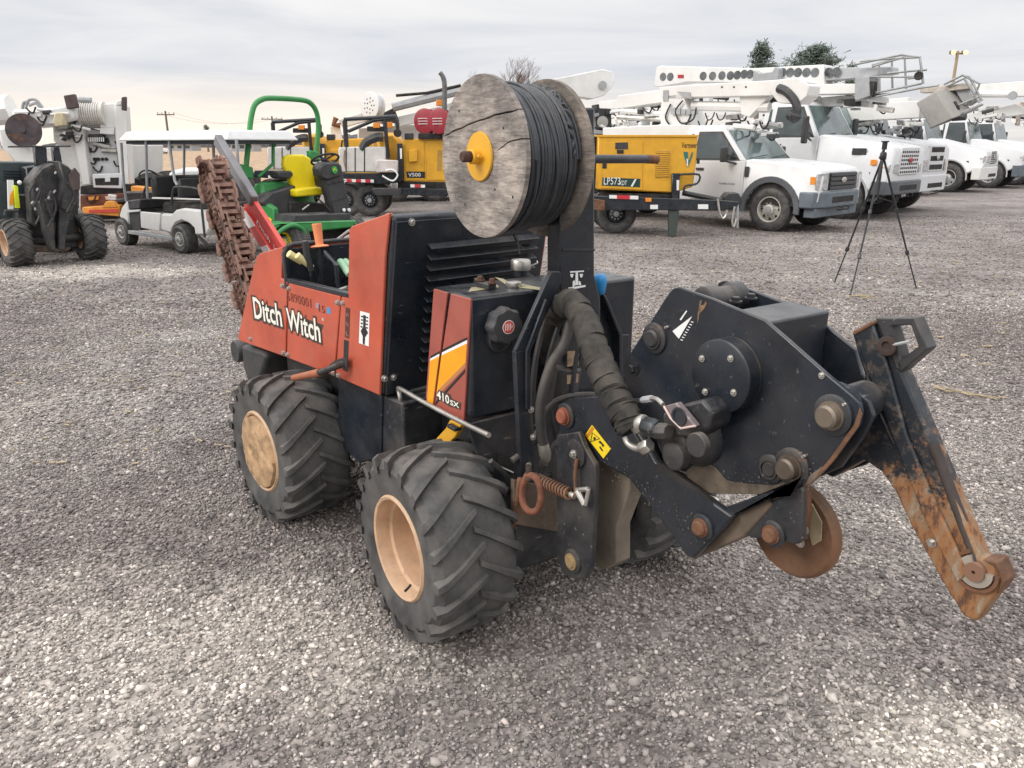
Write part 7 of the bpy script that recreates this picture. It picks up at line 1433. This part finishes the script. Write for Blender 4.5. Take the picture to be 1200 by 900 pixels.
def conifer(px0, px1, top_px, d, label, seed, n=2600, ratio=.5, base_px=150):
    fr = Fr(0, d, 0); cx = (px0 + px1) / 2; p = fr.at(cx, top_px + 14, 'y', 0); h = fr.at(cx, top_px, 'y', 0).z; hb_ = fr.at(cx, min(base_px, top_px + 50), 'y', 0).z; w = 1.25 * (fr.at(px1, 165, 'y', 0).x - fr.at(px0, 165, 'y', 0).x); rnd = random.Random(seed)
    r = thing('pine_tree', label, 'tree', Fr(p.x, d, 0), 'evergreens behind the bucket trucks'); P_(r, 'trunk', MB().tube([(0, 0, 0), (0, 0, h * .92)], [.28, .06], 8), BARK); b = MB(); lb = MB()
    for k in range(90):
        t = rnd.random(); z = hb_ + (h - hb_) * t; rad = w / 2 * (1 - t ** 3 * .85) * rnd.uniform(.55, 1.12); a = rnd.uniform(0, 2 * pi); tip = V((cos(a) * rad, sin(a) * rad, z + rad * .38)); lb.tube([(0, 0, z), tip], [.05, .015], 4, caps=False)
        for j in range(n // 90):
            s = rnd.uniform(.25, 1.05); c = V((0, 0, z)) + (tip - V((0, 0, z))) * s + V((rnd.gauss(0, .18), rnd.gauss(0, .18), rnd.gauss(0, .14))); e1 = V((rnd.gauss(0, 1), rnd.gauss(0, 1), rnd.gauss(.3, 1))).normalized() * rnd.uniform(.14, .36); e2 = e1.orthogonal().normalized() * rnd.uniform(.03, .07); b.add([c - e1 - e2, c - e1 + e2, c + e1], [(0, 1, 2)])
    P_(r, 'limbs', lb, BARK); o = P_(r, 'crown', b, NEEDLE, smooth=0)
conifer(880, 905, 54, 62, 'small pointed evergreen left of the two above the white boom', 41, 1900); conifer(928, 982, 57, 66, 'broad rounded evergreen standing above the holed white boom', 42, 4200)
conifer(905, 915, 78, 64, 'small evergreen tip between the two larger evergreens', 43, 900); conifer(991, 1004, 76, 72, 'little evergreen tip just right of the broad evergreen', 44, 900); conifer(238, 247, 147, 200, 'dark evergreen on the horizon above the canopy', 45, 700, base_px=164)
# farmhouse, car and far shed
def house(px0, px1, d, top, eave, label, wc, rc):
    fr = Fr(0, d, 0); a = fr.at(px0, eave, 'y', 0); c = fr.at(px1, eave, 'y', 0); zt2 = fr.at(px0, top, 'y', 0).z; w = c.x - a.x; r = thing('farmhouse', label, 'house', Fr((a.x + c.x) / 2, d, 0), 'farm buildings beyond the field'); he = a.z
    P_(r, 'wall', MB().box(-w / 2, w / 2, 0, 7, 0, he), wc); P_(r, 'roof', MB().prism([(-w / 2 - .4, -.4, he), (w / 2 + .4, -.4, he), (w / 2 + .4, 3.5, zt2), (-w / 2 - .4, 3.5, zt2)], None, top=[(-w / 2 - .4, 7.4, he - .2), (w / 2 + .4, 7.4, he - .2), (w / 2 + .4, 3.5, zt2 - .25), (-w / 2 - .4, 3.5, zt2 - .25)]), rc)
    for k in range(3): x = -w / 2 + w * (k + .5) / 3; f = P_(r, 'window', MB().box(x - .6, x + .6, -.06, .02, he * .4, he * .8), GLASS)
    return r
ROOFG = mat('shingle_grey', (.20, .195, .195), .9, var=.15); SIDE = mat('siding_grey', (.36, .37, .38), .8)
house(270, 296, 210, 156, 168, 'grey farm building seen left of the green roll bar', SIDE, ROOFG); house(196, 224, 230, 160, 169, 'grey gabled farmhouse beyond the field, under the canopy edge', SIDE, ROOFG); house(-40, 12, 260, 160, 168, 'pale farmstead on the horizon at the far left', mat('siding_pale', (.5, .5, .5), .8), ROOFG)
Fq = Fr(Fr(0, 150, 0).at(183, 170, 'y', 0).x, 150, 6); ca = thing('parked_car', 'small white car parked beyond the stubble field, seen under the canopy', 'car', Fq)
side_solid([(-2.2, .35, .85), (-2.2, .95, .8), (-1.9, 1.35, .7), (.6, 1.4, .7), (1.1, 1.0, .8), (2.1, .9, .8), (2.2, .35, .85)], WHITE, ca, 'car_body', .08)
for s in (-1, 1): P_(ca, 'side_window', MB().prism([(-1.7, s * .78, .98), (-1.6, s * .72, 1.3), (.5, s * .72, 1.32), (.95, s * .78, 1.0)], (0, s * .03, 0)), GLASS)
for x in (-1.4, 1.4): road_wheel(ca, WT_CART, (x, -.75, .3), -1); road_wheel(ca, WT_CART, (x, .75, .3), 1)
